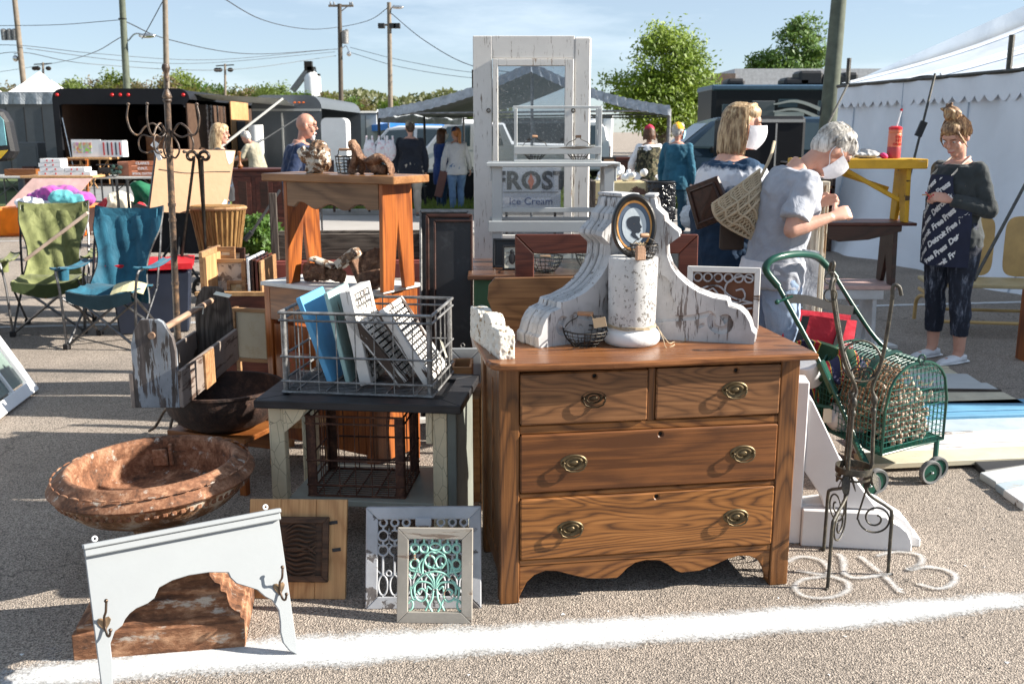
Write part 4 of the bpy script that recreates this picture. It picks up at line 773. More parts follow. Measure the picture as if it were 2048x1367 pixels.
# wire baskets
WIREB = metal('wire_black', (.06, .055, .05), .5); GRIP = wood('grip_wood', (.3, .16, .09), (.5, .3, .18), (.6, .4, .26), 'x', .5, .5)
def basket(loc, r1, r0, h, hh, rot, label, group=None, nw=22, rings=4, rw=.0013, grip=.055, gr=.008, squash=1.):
    t = thing('wire_basket', label, 'basket', loc, rot, group); m = MB(); rn = random.Random(hash(label) % 99)
    prof = [(r0*.05, .002), (r0, .003)]+[(r0+(r1-r0)*math.sin(k/5*math.pi/2), .003+h*k/5) for k in range(1, 6)]
    for k in range(nw):
        a = 2*math.pi*k/nw; m.tube([(r*math.cos(a), r*math.sin(a)*squash, z) for r, z in prof], rw, 4)
    for k in range(rings+1):
        q = k/rings; r = r0+(r1-r0)*math.sin(q*math.pi/2); m.tube([((r+.002*rn.uniform(-1, 1))*math.cos(a*.26), r*math.sin(a*.26)*squash, .003+h*q+.002*rn.uniform(-1, 1)) for a in range(24)], rw*(2 if k == rings else 1), 5, True)
    obj('wire_bowl', m, WIREB, t, recalc=False); m = MB()
    for s_ in (-1, 1): m.tube(bez([(s_*r1, 0, h), (s_*r1*.75, 0, h+hh*.45), (s_*grip*.55, 0, h+hh*.75), (s_*grip*.5, 0, h+hh)], 4), rw*1.3, 5)
    obj('handle_wire', m, WIREB, t); m = MB(); m.tube([(-grip/2, 0, h+hh), (-grip/2+.004, 0, h+hh), (grip/2-.004, 0, h+hh), (grip/2, 0, h+hh)], [gr*.85, gr, gr, gr*.85], 12); obj('wooden_grip', m, GRIP, t, smooth=50); return t
bk = basket(G(1172, 697, TZ)+V((0, .05, 0)), .078, .045, .055, .06, R(-15), 'round black wire basket with wooden grip in front of the left corbel', rw=.0014)
m = MB(); m.tube(bez([(.02, -.01, .115), (.045, -.015, .085), (.06, -.02, .08)], 4), .0012, 5); m.box(.05, -.026, .06, .045, .002, .034, MX.Rotation(R(-12), 4, 'Y')); obj('price_tag', m, plain('tag_kraft', (.6, .45, .28), .8), bk)
bk = basket(cc+V((.03, -.052, .309)), .048, .03, .045, .035, R(20), 'small black wire basket on top of the white column', rw=.0011, grip=.03, nw=18)
m = MB(); m.box(-.05, -.045, .0, .035, .016, .05); o = obj('cork_tag', m, plain('cork', (.33, .2, .13), .9, bump=.4), bk, bev=.003)
m = MB(); rn = random.Random(1)
for k in range(30): m.tube([(-.033, -.037, .05), (-.033+rn.uniform(-.02, .02), -.037+rn.uniform(-.012, .012), .05+rn.uniform(.004, .014))], .001, 4)
obj('raffia', m, TW, bk)
# carved white fragment
a_, b_ = G(1028, 717, TZ), G(968, 672, TZ); t = thing('carved_fragment', 'knobbly white painted carved wood fragment on the left front corner of the dresser', 'carving', m=frame(a_, b_-a_)); L_ = (b_-a_).length
m = MB(); m.xz([(x*L_/.2, z*.95) for x, z in [(0, 0), (0, .085), (.012, .098), (.04, .1), (.055, .09), (.06, .115), (.075, .13), (.105, .128), (.115, .1), (.13, .105), (.15, .125), (.2, .12), (.2, 0)]], -.0, .05)
for k in range(9): m.ell((.02+.02*k*L_/.2, .05, .03+.02*math.sin(k*2)), .012, .008, .018); m.ell((.02+.02*k*L_/.2, 0, .05+.025*math.sin(k*2.6)), .011, .007, .016)
FR = chippy('fragment_paint', (.74, .7, .62), (.2, .13, .06), .42, None, 40, grime=.2); fused('carved_block', m, FR, t, .0035, 2, .0035, 60)
# ---- cast iron registers ----
def strokes(xs, mir=True, cx=1430, x0=1150, w=555, y0=1130, h=730, W_=1, H_=1):
    f = lambda p: (((p[0]-x0)/w)*W_, ((y0-p[1])/h)*H_); out = []
    for s_ in xs:
        out.append([f(p) for p in s_])
        if mir: out.append([f((2*cx-p[0], p[1])) for p in s_])
    return out
SCR = [[(1430, 700), (1345, 670), (1318, 610), (1350, 572), (1400, 580), (1428, 625), (1408, 680), (1368, 692), (1348, 665), (1368, 645)], [(1295, 752), (1300, 660), (1335, 565), (1390, 530), (1430, 545)], [(1190, 900), (1235, 830), (1320, 755), (1430, 725)], [(1425, 900), (1395, 820), (1330, 750)], [(1428, 900), (1410, 800), (1375, 745)], [(1422, 900), (1380, 850), (1300, 832), (1235, 850), (1212, 905), (1232, 995), (1290, 1028), (1335, 990), (1332, 930), (1290, 905), (1250, 928), (1268, 962)], [(1412, 920), (1400, 1000), (1370, 1070), (1400, 1130)], [(1175, 880), (1182, 960), (1205, 1010), (1240, 1005)], [(1152, 760), (1190, 800), (1225, 740), (1240, 700)], [(1340, 1010), (1360, 1060), (1330, 1120)], [(1152, 1050), (1180, 1020), (1200, 1050), (1190, 1100), (1160, 1125)], [(1395, 910), (1350, 880), (1340, 930)], [(1270, 740), (1262, 660), (1300, 600)], [(1152, 690), (1180, 720), (1260, 735), (1300, 750)]]
RNG = [(1212, 495, 42), (1310, 495, 42), (1212, 655, 48)]
def scroll_grille(W_, H_, r=.0045):
    m = MB()
    for s_ in strokes(SCR, W_=W_, H_=H_): m.tube(bez([(x, 0, z) for x, z in s_], 5), r, 6)
    for x, y, q in RNG:
        for xx in (x, 2860-x): m.tube(ring(((xx-1150)/555*W_, (1130-y)/730*H_), 0, 16, q/555*W_, q/730*H_), r*1.15, 6, True)
    m.tube(ring((W_*.505, (1130-480)/730*H_), 0, 16, .105*W_, .05*H_), r, 6, True)
    for x in (1215, 1310, 1395, 1475, 1560, 1650): m.tube([((x-1150)/555*W_, 0, H_), ((x-1150)/555*W_, 0, H_*.94)], r, 5)
    for x in (1212, 1655): m.tube([((x-1150)/555*W_, 0, H_*.72), ((x-1150)/555*W_, 0, H_*.82)], r, 5)
    return m
def lean(a, b, lean_deg): return frame(a, b-a) @ MX.Rotation(R(-lean_deg), 4, 'X')
def wframe(W_, H_, b, th, y=0):   # four mitred rails
    out = []
    for p in ([(0, 0), (W_, 0), (W_-b, b), (b, b)], [(W_, 0), (W_, H_), (W_-b, H_-b), (W_-b, b)], [(W_, H_), (0, H_), (b, H_-b), (W_-b, H_-b)], [(0, H_), (0, 0), (b, b), (b, H_-b)]):
        m = MB(); m.xz(p, y, th); out.append(m)
    return out
TURQ = rusty('verdigris_paint', (.12, .07, .045), (.22, .5, .42), (.42, .68, .58), 9, .6, .5); TURQ2 = chippy('verdigris', (.3, .58, .49), (.2, .1, .06), .3, None, 26, grime=.25)
BWF = chippy('barnwood_frame', (.33, .3, .26), (.12, .09, .07), .35, 'x', 14, grime=.3)
tm = lean(G(793, 1245), G(943, 1247), 14); t = thing('framed_register', 'small turquoise scroll register in a grey wooden frame leaning at the front', 'register', m=tm); W_, H_ = .252, .315
for q in wframe(W_, H_, .037, .02): obj('frame_rail', q, BWF, t, bev=.002)
q = scroll_grille(W_-.074, H_-.074, .0042); q.v = [p+V((.037, .012, .037)) for p in q.v]; obj('scroll_grille', q, TURQ2, t, smooth=60)
tm = lean(G(730, 1218), G(962, 1216), 18); t = thing('floor_register', 'large white cast register with round holes leaning behind the turquoise one', 'register', m=tm); W_, H_ = .398, .345
m = MB(); GX = chippy('register_paint', (.42, .43, .46), (.05, .045, .05), .42, None, 12, under2=(.16, .14, .13), grime=.3)
for q in wframe(W_, H_, .042, .012): obj('rim', q, GX, t, bev=.003)
m.box(0, .012, 0, .006, .05, H_); m.box(W_-.006, .012, 0, .006, .05, H_); m.box(0, .012, H_-.006, W_, .05, .006); obj('side_flange', m, GX, t)
m = MB(); x0, x1, z0, z1 = .04, W_-.04, .04, H_-.035; nx = 8; dx = (x1-x0)/nx
for i in range(nx):
    x = x0+dx*(i+.5)
    if i not in (3, 4): m.tube(ring((x, z1-.018), .0125, 14), .0045, 6, True)
    m.tube(ring((x, z1-.062), .0178, 16), .0042, 6, True); m.tube(ring((x, z1-.112), .0178, 16), .0042, 6, True)
    m.tube(ring((x, z0+.04), 0, 16, .016, .034), .0042, 6, True); m.tube(ring((x+dx/2, z0+.08), .009, 10), .0038, 6, True)
    for a, b_ in ((z1-.03, z1-.044), (z1-.08, z1-.094), (z1-.13, z0+.074), (z0+.006, z0)): m.tube([(x, 0, a), (x, 0, b_)], .0045, 5)
    for sx in (-1, 1): m.tube([(x, 0, z1-.1), (x+sx*dx/2, 0, z1-.087), (x+sx*dx/2, 0, z1-.037)], .003, 4); m.tube([(x, 0, z0+.075), (x+sx*dx/2, 0, z0+.09)], .0035, 4)
m.v = [p+V((0, .006, 0)) for p in m.v]; obj('hole_grille', m, GX, t, smooth=60)
m = MB(); m.box(W_*.43, -.006, z1-.03, .055, .012, .028); m.tube([(W_*.4, -.008, z1-.04), (W_*.47, -.016, z1-.045), (W_*.56, -.008, z1-.04)], .005, 6); obj('latch', m, GX, t, bev=.003)
a_, b_ = G(1372, 655, TZ), G(1522, 661, TZ); tm = lean(a_+V((0, .02, 0)), b_+V((0, .02, 0)), 6); t = thing('framed_register', 'white scroll register standing behind the right corbel on the dresser', 'register', m=tm); W_, H_ = .275, .235
for q in wframe(W_, H_, .022, .03): obj('frame_rail', q, C_WHITEX, t, bev=.002)
m = MB()
for x in range(6):
    m.tube(ring((.04+.0385*x, H_-.042), .016, 14), .004, 6, True)
for s_ in ([(.25, .19), (.2, .2), (.15, .17), (.15, .12), (.19, .1), (.22, .12), (.21, .15), (.185, .145)], [(.02, .1), (.06, .15), (.12, .16), (.17, .12), (.25, .1)], [(.25, .1), (.2, .09), (.17, .06), (.19, .025), (.23, .03), (.235, .06), (.21, .065)], [(.02, .17), (.05, .13), (.09, .1), (.12, .12), (.1, .15), (.08, .14)], [(.03, .03), (.07, .09), (.13, .1), (.15, .06), (.12, .03), (.1, .05)], [(.14, .02), (.16, .06), (.25, .08)], [(.02, .07), (.05, .03), (.08, .02)]): m.tube(bez([(x, 0, z) for x, z in s_], 5), .0042, 6)
m.v = [p+V((0, .012, 0)) for p in m.v]; obj('scroll_grille', m, C_WHIT2 if False else GX, t, smooth=60)
m = MB(); m.box(.02, .026, .02, W_-.04, .003, H_-.04); obj('back_plate', m, plain('back_brown', (.16, .07, .04), .9), t)
# ---- pine board with carved stove door ----
tm = lean(G(494, 1196), G(691, 1198), 17); t = thing('carved_board', 'knotty pine board with a dark carved panel set in it', 'board', m=tm); W_, H_ = .345, .345
for k, (x, w_) in enumerate(((0, .11), (.111, .125), (.237, .108))): m = MB(); m.box(x, 0, 0, w_, .022, H_); obj('plank', m, W_PINE, t, bev=.002)
W_CARV = wood('carved_brown', (.03, .018, .012), (.09, .05, .03), (.17, .095, .055), 'x', .7, .6, 9, bump=.8)
for q in wframe(.2, .225, .022, .016, -.016): q.v = [p+V((.085, 0, .06)) for p in q.v]; obj('moulding', q, W_CARV, t, bev=.002)
m = MB(); m.box(.107, -.006, .082, .156, .006, .181); obj('carved_panel', m, W_CARV, t)
m = MB()
for s_ in (-1, 1):
    for k in range(7):
        c_ = V((.13, -.009, .172+s_*.012*k)); a_ = .2+.16*k; m.tube(bez([c_, c_+V((.04, -.003, s_*(.004+.004*k))), c_+V((.08, -.002, s_*(-.006+.005*k))), c_+V((.11, 0, s_*(.014)))], 5), [.002+.0035*math.sin(i/15*3.1) for i in range(16)], 6)
m.ell((.132, -.01, .172), .008, .006, .008); obj('carved_leaf', m, W_CARV, t, smooth=60)
for z in (.12, .215): m = MB(); m.box(W_-.028, -.002, z, .03, .003, .012, MX.Rotation(R(-8), 4, 'Y')); obj('hinge_slot', m, BLACK, t)
# ---- pale grey shelf panel with hooks ----
BRp, BLp = G(597, 1310), G(208, 1412); W_ = (BRp-BLp).length; tm = frame(BLp, BRp-BLp) @ MX.Rotation(R(-19), 4, 'X'); SH = .455; t = thing('coat_hook_shelf', 'pale grey cut out shelf panel with two iron hooks leaning in front', 'shelf', m=tm)
TLz, TRz, BRz, BLz = (200, 345), (1505, 165), (1588, 1120), (345, 1446)
cut = [(395, 1350), (390, 1150), (375, 1020), (400, 940), (445, 902), (462, 860), (490, 822), (530, 790), (600, 760), (645, 725), (660, 690), (675, 655), (760, 610), (870, 580), (1000, 565), (1135, 570), (1150, 605), (1190, 645), (1260, 667), (1330, 690), (1380, 735), (1430, 760), (1470, 825), (1477, 900), (1475, 970), (1490, 1040), (1530, 1090)]
poly = [(0, 0), (0, SH), (W_, SH), (W_, 0)]+[(invbil(x, y, TLz, TRz, BRz, BLz)[0]*W_, max(0.0, invbil(x, y, TLz, TRz, BRz, BLz)[1]*SH)) for x, y in cut[::-1]]+[(W_*.05, 0)]
GSH = plain('shelf_grey_paint', (.3, .32, .335), .5, var=.03, bump=.03); m = MB(); m.xz(poly, 0, .016); obj('panel', m, GSH, t, bev=.002)
m = MB(); m.box(-.004, -.028, SH-.008, W_+.008, .046, .014); m.box(-.002, -.02, SH-.03, W_+.004, .02, .022); obj('top_rail', m, GSH, t, bev=.003)
for x in (.032, W_-.035): m = MB(); m.tube(ring((x, SH+.016), .0065, 12), .0028, 6, True, m=T(0, .01, 0)); obj('eyelet', m, WHITE, t)
HB = metal('hook_bronze', (.14, .1, .075), .4)
for (hx, hy) in ((335, 880), (1480, 680)):
    u, v = invbil(hx, hy, TLz, TRz, BRz, BLz); x, z = u*W_, v*SH; th = MB(); th.prism([(.0, -.022), (.014, -.004), (.019, .008), (.014, .017), (.005, .016), (0, .01), (-.005, .016), (-.014, .017), (-.019, .008), (-.014, -.004)], .004, T(x, -.0005, z) @ MX.Rotation(R(90), 4, 'X')); h = obj('coat_hook', th, metal('hook_plate', (.3, .2, .12), .45) if hx < 400 else bpy.data.materials['hook_plate'], t, bev=.001)
    m = MB(); m.tube(bez([(x, -.004, z-.02), (x, -.008, z+.0), (x-.0, -.02, z+.02), (x+.004, -.04, z+.035), (x+.008, -.045, z+.062)], 5), .0036, 8); m.ell((x+.008, -.045, z+.066), .0058, .0058, .0058); m.tube(bez([(x, -.006, z-.01), (x+.002, -.018, z-.032), (x+.006, -.034, z-.034), (x+.01, -.04, z-.02)], 5), .0036, 8); m.ell((x+.01, -.04, z-.018), .0055, .0055, .0055); obj('hook_arm', m, HB, h, smooth=60)
# ---- rusty stepped urn base ----
a_, b_ = G(145, 1327), G(490, 1299); W_ = (b_-a_).length; tm = frame(a_, b_-a_); t = thing('stepped_pedestal', 'rusty square stepped cast iron base behind the pale grey shelf panel', 'urn base', m=tm @ T(W_/2, .2, 0))
pf = [(.5, 0), (.5, .088), (.475, .09), (.475, .106), (.44, .11), (.41, .122), (.395, .145), (.392, .162), (.355, .165), (.355, .186), (.32, .19), (.29, .207), (.282, .232), (.305, .238), (.305, .264), (.1, .266), (.0001, .266)]; RUSTP = rusty('rust_layered', (.035, .016, .01), (.2, .085, .04), (.46, .26, .15), 14, .9, .8, .3, 'm')
m = MB(); m.lathe([(r*W_*1.414, z) for r, z in pf], 4, rz(R(45)), 1, 1); m.v = [V((p.x, p.y*.72, p.z)) for p in m.v]; b2 = bmesh.new(); obj('stepped_block', m, RUSTP, t, bev=.003)
# ---- rusty urn bowl ----
uc = P(310, 940, 3.5); uc.z = 0; t = thing('urn_bowl', 'wide rusty cast iron urn bowl with egg and dart rim at the left', 'urn', uc); tl = RT((0, 0, .2), R(1.), R(-2.2))
RB = rusty('urn_rust', (.04, .02, .012), (.2, .085, .042), (.4, .22, .13), 14, .85, .35, .25); RB2 = rusty('urn_rust_pale', (.05, .03, .018), (.26, .13, .06), (.5, .42, .32), 8, .85, .9, .7)
m = MB(); m.lathe([(.283, .2), (.288, .212), (.298, .216), (.308, .212), (.312, .206), (.33, .196), (.348, .178), (.362, .167), (.367, .158), (.362, .15), (.347, .144), (.29, .143), (.28, .16)], 72, tl, ring=True); obj('rim', m, RB, t, smooth=50)
m = MB(); m.lathe([(.345, .148), (.342, .13), (.33, .112), (.312, .09), (.275, .058), (.21, .028), (.14, .008), (.1, -.02), (.09, -.06), (.1, -.12), (.16, -.16), (.19, -.185), (.0, -.19)], 64, tl, cap=False); obj('bowl', m, RB2, t, smooth=50); m = MB(); m.lathe([(.284, .17), (.281, .13), (.277, .08), (.25, .068), (.12, .062), (.0001, .062)], 48, tl, cap=False); obj('bowl_lining', m, RB, t, smooth=50)
m = MB()
for k in range(72): a = 2*math.pi*k/72; m.cbox((0, 0, 0), .014, .019, .02, tl @ T(.337*math.cos(a), .337*math.sin(a), .126) @ rz(a))
o = obj('egg_and_dart_band', m, RB, t, bev=.004, kind='stuff')
m = MB()
for k in range(40): a = 2*math.pi*k/40; m.tube([tl @ V((.315*math.cos(a+s_*.06), .315*math.sin(a+s_*.06), .216+.001*(1-abs(s_)))) for s_ in (-1, -.5, 0, .5, 1)], [.002, .004, .0045, .004, .002], 6, fl=1)
m.v = [tl @ (MX.Diagonal((1.1, 1.1, .9, 1)) @ (tl.inverted() @ p)) for p in m.v]; obj('rim_relief', m, RB, t, smooth=60, kind='stuff')
m = MB(); m.box(-.1, .26, .1, .06, .012, .07, tl); m.box(-.035, .262, .1, .016, .015, .09, tl); m.box(-.13, .258, .1, .016, .015, .09, tl); obj('inner_lug', m, RB, t, bev=.004)
# ---- cauldron, stool, tool tote ----
cx = P(447, 800, 4.42); cx.z = 0
t = thing('low_stool', 'low orange wooden stool half hidden below the dark cauldron', 'stool', cx, R(-20)); m = MB(); m.box(-.2, -.16, .25, .42, .34, .025); obj('seat', m, W_ORX, t, bev=.004)
for x in (-.18, .16):
    for y in (-.14, .13): m = MB(); m.box(x, y, 0, .035, .035, .25); obj('leg', m, W_ORZ, t, bev=.003)
for y in (-.14, .14): m = MB(); m.box(-.145, y, .13, .305, .02, .11); obj('apron', m, W_ORX, t)
t = thing('iron_cauldron', 'round dark rusty iron cauldron under the weathered tool tote', 'cauldron', cx+V((0, 0, .275)))
m = MB(); m.lathe([(.0001, 0), (.14, .0), (.2, .03), (.245, .08), (.262, .14), (.265, .175), (.275, .18), (.275, .19), (.258, .19), (.25, .14), (.22, .07), (.14, .02), (.0001, .015)], 56); obj('bowl', m, RUSTD, t, smooth=40)
tx = text_mb('0 1 3 3', .045, .001, space=1.1); tx.v = [V((.2645*math.sin(p.x/.262+.25), -.2645*math.cos(p.x/.262+.25), .115+p.y)) for p in tx.v]; obj('cast_mark', tx, RUSTD, t)
na = P(316, 826, 4.02); fa = P(435, 723, 4.92); zb = .468; na.z = fa.z = zb; ax = fa-na; L_ = ax.length; tm = frame(na, V((-ax.y, ax.x, 0))*-1); t = thing('tool_tote', 'weathered wooden tool tote with a round handle lying across the cauldron', 'tool tote', m=tm)   # local y runs from near end to far end
HW = .092; END = [(-HW, 0), (HW, 0), (HW, .245), (HW*.9, .3), (HW*.52, .365), (HW*.3, .376), (-HW*.5, .376), (-HW*.82, .33), (-HW, .27)]
TOTE1 = chippy('tote_end_paint', (.3, .33, .37), (.03, .025, .023), .72, 'z', 22, grime=.45, under2=(.12, .1, .095)); TOTE2 = chippy('tote_side_paint', (.27, .22, .19), (.05, .03, .022), .5, 'y', 16, grime=.4)
m = MB(); m.xz(END, 0, .022); obj('end_board', m, TOTE1, t, bev=.003); m = MB(); m.xz(END, L_-.022, .022); obj('end_board', m, W_GREYZ, t, bev=.003)
for x, h in ((-HW-.018, .15), (HW, .16)): m = MB(); m.box(x, .0, 0, .018, L_, h); obj('side_board', m, TOTE2, t, bev=.003)
m = MB(); m.box(-HW, .022, .004, 2*HW, L_-.044, .015); obj('bottom_board', m, W_GREY, t)
m = MB(); m.box(HW+.018, .3, 0, .012, .14, .16); obj('side_cleat', m, W_TAN, t, bev=.002)
HND = wood('tote_handle', (.2, .12, .08), (.42, .29, .2), (.52, .38, .28), 'y', .6, .4); m = MB(); m.tube([(0, -.012, .31), (0, 0, .31), (0, L_*.55, .31), (0, L_+.01, .31)], .0145, 14); obj('handle', m, HND, t, smooth=50)
m = MB(); m.tube([(0, L_*.6, .332), (.05, L_*.62, .33), (.05, L_*.6, .3)], .002, 4); m.box(.02, L_*.66, .325, .075, .045, .002, RT((0, 0, 0), R(8), R(12))); obj('paper_tag', m, PAPER, t)
# ---- crackled black topped bench with shelf ----
a_, b_ = V((-.985, 3.66, 0)), V((-.19, 3.575, 0)); tm = frame(a_, b_-a_); W_ = (b_-a_).length; BD = .5; t = thing('potting_bench', 'cream crackled bench with a black panelled top and a low shelf', 'bench', m=tm); BLK = wood('black_top', (.012, .012, .014), (.03, .03, .034), (.07, .075, .085), 'x', .5, .4, 8)
for q in wframe(W_, BD, .085, .032): q.v = [V((p.x, p.z, .568+p.y)) for p in q.v]; obj('top_rail', q, BLK, t, bev=.003)
m = MB(); m.box(.085, .085, .572, W_-.17, BD-.17, .012); obj('top_panel', m, BLK, t)
for x, w_ in ((.045, .06), (W_-.115, .055)):
    for y in (.03, BD-.08): m = MB(); m.box(x, y, 0, w_, .05, .566); obj('leg', m, C_CREAM, t, bev=.003)
m = MB(); m.box(W_-.058, .03, 0, .035, BD-.08, .566); obj('side_board', m, C_GREYP if False else plain('bench_side_green_grey', (.16, .17, .15), .8), t, bev=.003)
m = MB(); m.box(.105, .04, .17, W_-.2, BD-.06, .025); obj('shelf', m, chippy('shelf_paint', (.3, .31, .27), (.1, .08, .06), .3, 'x', 10), t, bev=.003)
m = MB(); m.xz([(.1, .566), (.1, .46), (.17, .52), (.2, .566)], .032, .02); obj('corner_brace', m, C_CREAM, t, bev=.002); m = MB(); m.xz([(W_-.14, .566), (W_-.14, .44), (W_-.115, .44), (W_-.115, .566)], .026, .02); obj('corner_brace', m, C_CREAM, t, bev=.002)
# wire crate on it
def crate(mtx, W_, D_, H_, mat, label, nx=7, nz=4, ny=5, rim=.012, post=.02, thick=.0025, flat=False, zf=0):
    t = thing('wire_crate', label, 'crate', m=mtx)
    if flat:
        for x in (0, W_-post):
            for y in (0, D_-.006): m = MB(); m.box(x, y, 0, post, .006, H_); m.box(x if x == 0 else W_-.006, 0 if y == 0 else D_-post, 0, .006, post, H_); obj('corner_post', m, mat, t)
    else:
        for x in (.012, W_-.012):
            for y in (.012, D_-.012): m = MB(); m.tube([(x, y, 0), (x, y, H_)], post*.55, 8); obj('corner_post', m, mat, t, smooth=50)
    m = MB(); zs = [H_, H_-.03, H_*.45, H_*.14, .0]
    for i, z in enumerate(zs):
        r = rim*.55 if i == 0 else thick*1.9; pts = [(0, 0, z), (W_, 0, z), (W_, D_, z), (0, D_, z)]
        for k in range(4): m.tube([pts[k], pts[(k+1) % 4]], r, 6)
    ro = obj('rim_wire', m, mat, t, smooth=60); m = MB()
    for i in range(1, nx): x = W_*i/nx; m.tube([(x, 0, 0), (x, 0, H_-.0)], thick, 5); m.tube([(x, D_, 0), (x, D_, H_)], thick, 5)
    for i in range(1, ny): y = D_*i/ny; m.tube([(0, y, 0), (0, y, H_)], thick, 5); m.tube([(W_, y, 0), (W_, y, H_)], thick, 5)
    obj('upright_wires', m, mat, t, recalc=False, kind='stuff'); m = MB(); n = int(D_/.022)
    for i in range(n+1): m.tube([(0, D_*i/n, .006), (W_, D_*i/n, .006)], thick*.8, 4)
    for i in range(5): m.tube([(W_*(i+.5)/5, 0, .01), (W_*(i+.5)/5, D_, .01)], thick*1.4, 4)
    obj('floor_wires', m, mat, t, recalc=False, kind='stuff'); return t
CO = G(565, 783, .602); CX_ = G(868, 775, .602)
CMX = frame(CO, G(850, 793, .602)-CO); cW, cD, cH = .6, .42, .315
crate(CMX, cW, cD, cH, ZINC, 'galvanised wire crate on the black bench top holding painted boards', 8, 4, 5)
def slab(mtx_, w_, h_, th, mat, label, holes=False, name='salvaged_board'):
    t = thing(name, label, 'board', m=mtx_)
    if not holes: m = MB(); m.box(0, 0, 0, th, w_, h_); obj('plank', m, mat, t, bev=.003); m = MB(); m.box(-.004, .02, h_*.12, .004, w_-.04, .03); m.box(-.004, .02, h_*.8, .004, w_-.04, .03); obj('batten', m, mat, t, bev=.002)
    else:
        m = MB(); m.box(0, 0, 0, th, .03, h_); m.box(0, w_-.03, 0, th, .03, h_); m.box(0, .03, 0, th, w_-.06, .02); m.box(0, .03, h_-.02, th, w_-.06, .02); obj('board_frame', m, mat, t, bev=.002)
        m = MB(); n = 13
        for i in range(n):
            z = .02+(h_-.04)*(i+.5)/n; off = (i % 2)*.02
            for k in range(6): m.box(th*.3, .03+off*.6+(w_-.075)*k/6, z-.008, th*.68, (w_-.06)/6*.55, .016)
            m.box(th*.4, .03, z-.002, th*.4, w_-.06, .005)
        obj('pierced_slats', m, mat, t, recalc=False, kind='stuff'); m = MB(); m.box(th*.1, .01, .005, th*.15, w_-.02, h_-.01); obj('back_board', m, bpy.data.materials.get('dark_backing') or plain('dark_backing', (.02, .016, .013), .9), t)  # near-black slab added behind the slats, its colour standing in for shaded holes
    return t
def inc(x, y, z, a): return CMX @ T(x, y, z) @ MX.Rotation(R(a), 4, 'Y')
slab(inc(.165, .06, .02, -19), .28, .36, .022, C_BLUE, 'bright blue board leaning first in the galvanised crate')
slab(inc(.235, .07, .02, -12), .27, .37, .018, C_AQUA, 'pale aqua board second in the galvanised crate')
slab(inc(.3, .05, .02, -11), .28, .375, .045, C_WHIT2, 'black and white flaking board third in the galvanised crate', True)
slab(inc(.455, .05, .02, -39), .29, .34, .04, C_WHIT2, 'dark pierced board leaning low in the galvanised crate', True)
slab(inc(.56, .04, .03, -33), .3, .34, .036, C_WHIT2, 'white pierced board lying on the others in the galvanised crate', True)
m = MB(); m.tube([(0, 0, 0), (.01, -.01, .03)], .001, 4); m.add([(0, 0, 0), (.012, .003, -.01), (.03, .004, -.07), (.024, .0, -.072)], [(0, 1, 2, 3)]); solo('price_tag', m, PAPER, 'small paper price tag hanging on the galvanised crate', 'tag').matrix_basis = CMX @ T(cW+.006, .12, .2)
ro_ = frame(G(617, 990, .197), G(806, 996, .197)-G(617, 990, .197)); crate(ro_, .385, .32, .325, RUSTC, 'dark rusty wire crate on the low shelf of the bench', 6, 5, 5, .008, .035, .0022, True)
# ================= MIDDLE OF THE STALL =================
def tabletop(mb, W_, D_, z, th, ov=0): mb.box(-ov, -ov, z-th, W_+2*ov, D_+2*ov, th); return mb
# cabinet with white top
A = G(737, 585, .885); Bv = G(527, 562, .885); ax = V((A.x-Bv.x, A.y-Bv.y, 0)); o = V((Bv.x, Bv.y, 0)); tm = frame(o, ax); W_ = ax.length; D_ = .36
t = thing('side_cabinet', 'orange pine cabinet with a worn white top under the orange bench', 'cabinet', m=tm)
m = MB(); tabletop(m, W_, D_, .885, .02, .012); obj('table_top', m, chippy('top_white_worn', (.74, .73, .7), (.2, .12, .07), .3, 'x', 8), t, bev=.003)
m = MB(); m.box(0, 0, .02, W_, .018, .155) if False else m.box(0, .0, .70, W_, .02, .164); obj('drawer_front', m, W_ORX, t, bev=.003)
m = MB(); m.box(0, .02, .06, .02, D_-.04, .8); obj('side_board', m, W_ORZ, t); m = MB(); m.box(W_-.02, .0, .06, .02, D_, .8); obj('side_board', m, W_ORZ, t)
m = MB(); m.box(.04, .01, .1, W_*.5-.05, .015, .58); obj('door', m, W_ORZ, t, bev=.003); m = MB(); m.box(W_*.5, .01, .1, W_*.5-.05, .015, .58); obj('door', m, W_ORZ, t, bev=.003)
for x in (0, W_-.04):
    for y in (0, D_-.04): m = MB(); m.box(x, y-.002, 0, .04, .04, .865 if y == 0 else .1); obj('leg', m, W_ORZ, t, bev=.003)
# orange bench on it
o = V((-1.085, 4.73, .886)); ax = V((.47, -.262, 0)); tm = frame(o, ax); LG = ax.length+.04
t = thing('small_bench', 'glossy orange pine bench with notched board legs standing on the white topped cabinet', 'bench', m=tm); BD = .25; BH = .52
m = MB(); m.box(-.105, -.02, BH-.035, LG+.19, BD+.03, .035); obj('seat', m, wood('bench_seat', (.2, .09, .035), (.36, .18, .075), (.5, .27, .13), 'x', .35, .5, 4), t, bev=.004)
def yz(poly, x0, th): m = MB(); m.prism(poly, th, MX(((0, 0, 1, x0), (1, 0, 0, 0), (0, 1, 0, 0), (0, 0, 0, 1)))); return m
for x in (0, LG-.022): obj('leg', yz([(-.0, 0), (.082, 0), (BD/2, .30), (BD-.082, 0), (BD, 0), (BD-.012, BH-.036), (.012, BH-.036)], x, .022), W_ORZ, t, bev=.003)
m = MB(); pr = [(.023, BH-.036), (.023, BH-.15)]+[(.023+(LG-.068)*u, BH-.15+.03*math.sin(u*math.pi*4+.0)*(-1)**0*math.sin(math.pi*min(1, u*2.2))*0+(.028*math.sin(math.pi*u*3)**2 if .12 < u < .88 else 0)-.012*math.sin(math.pi*u)) for u in [i/24 for i in range(1, 24)]]+[(LG-.023, BH-.15), (LG-.023, BH-.036)]
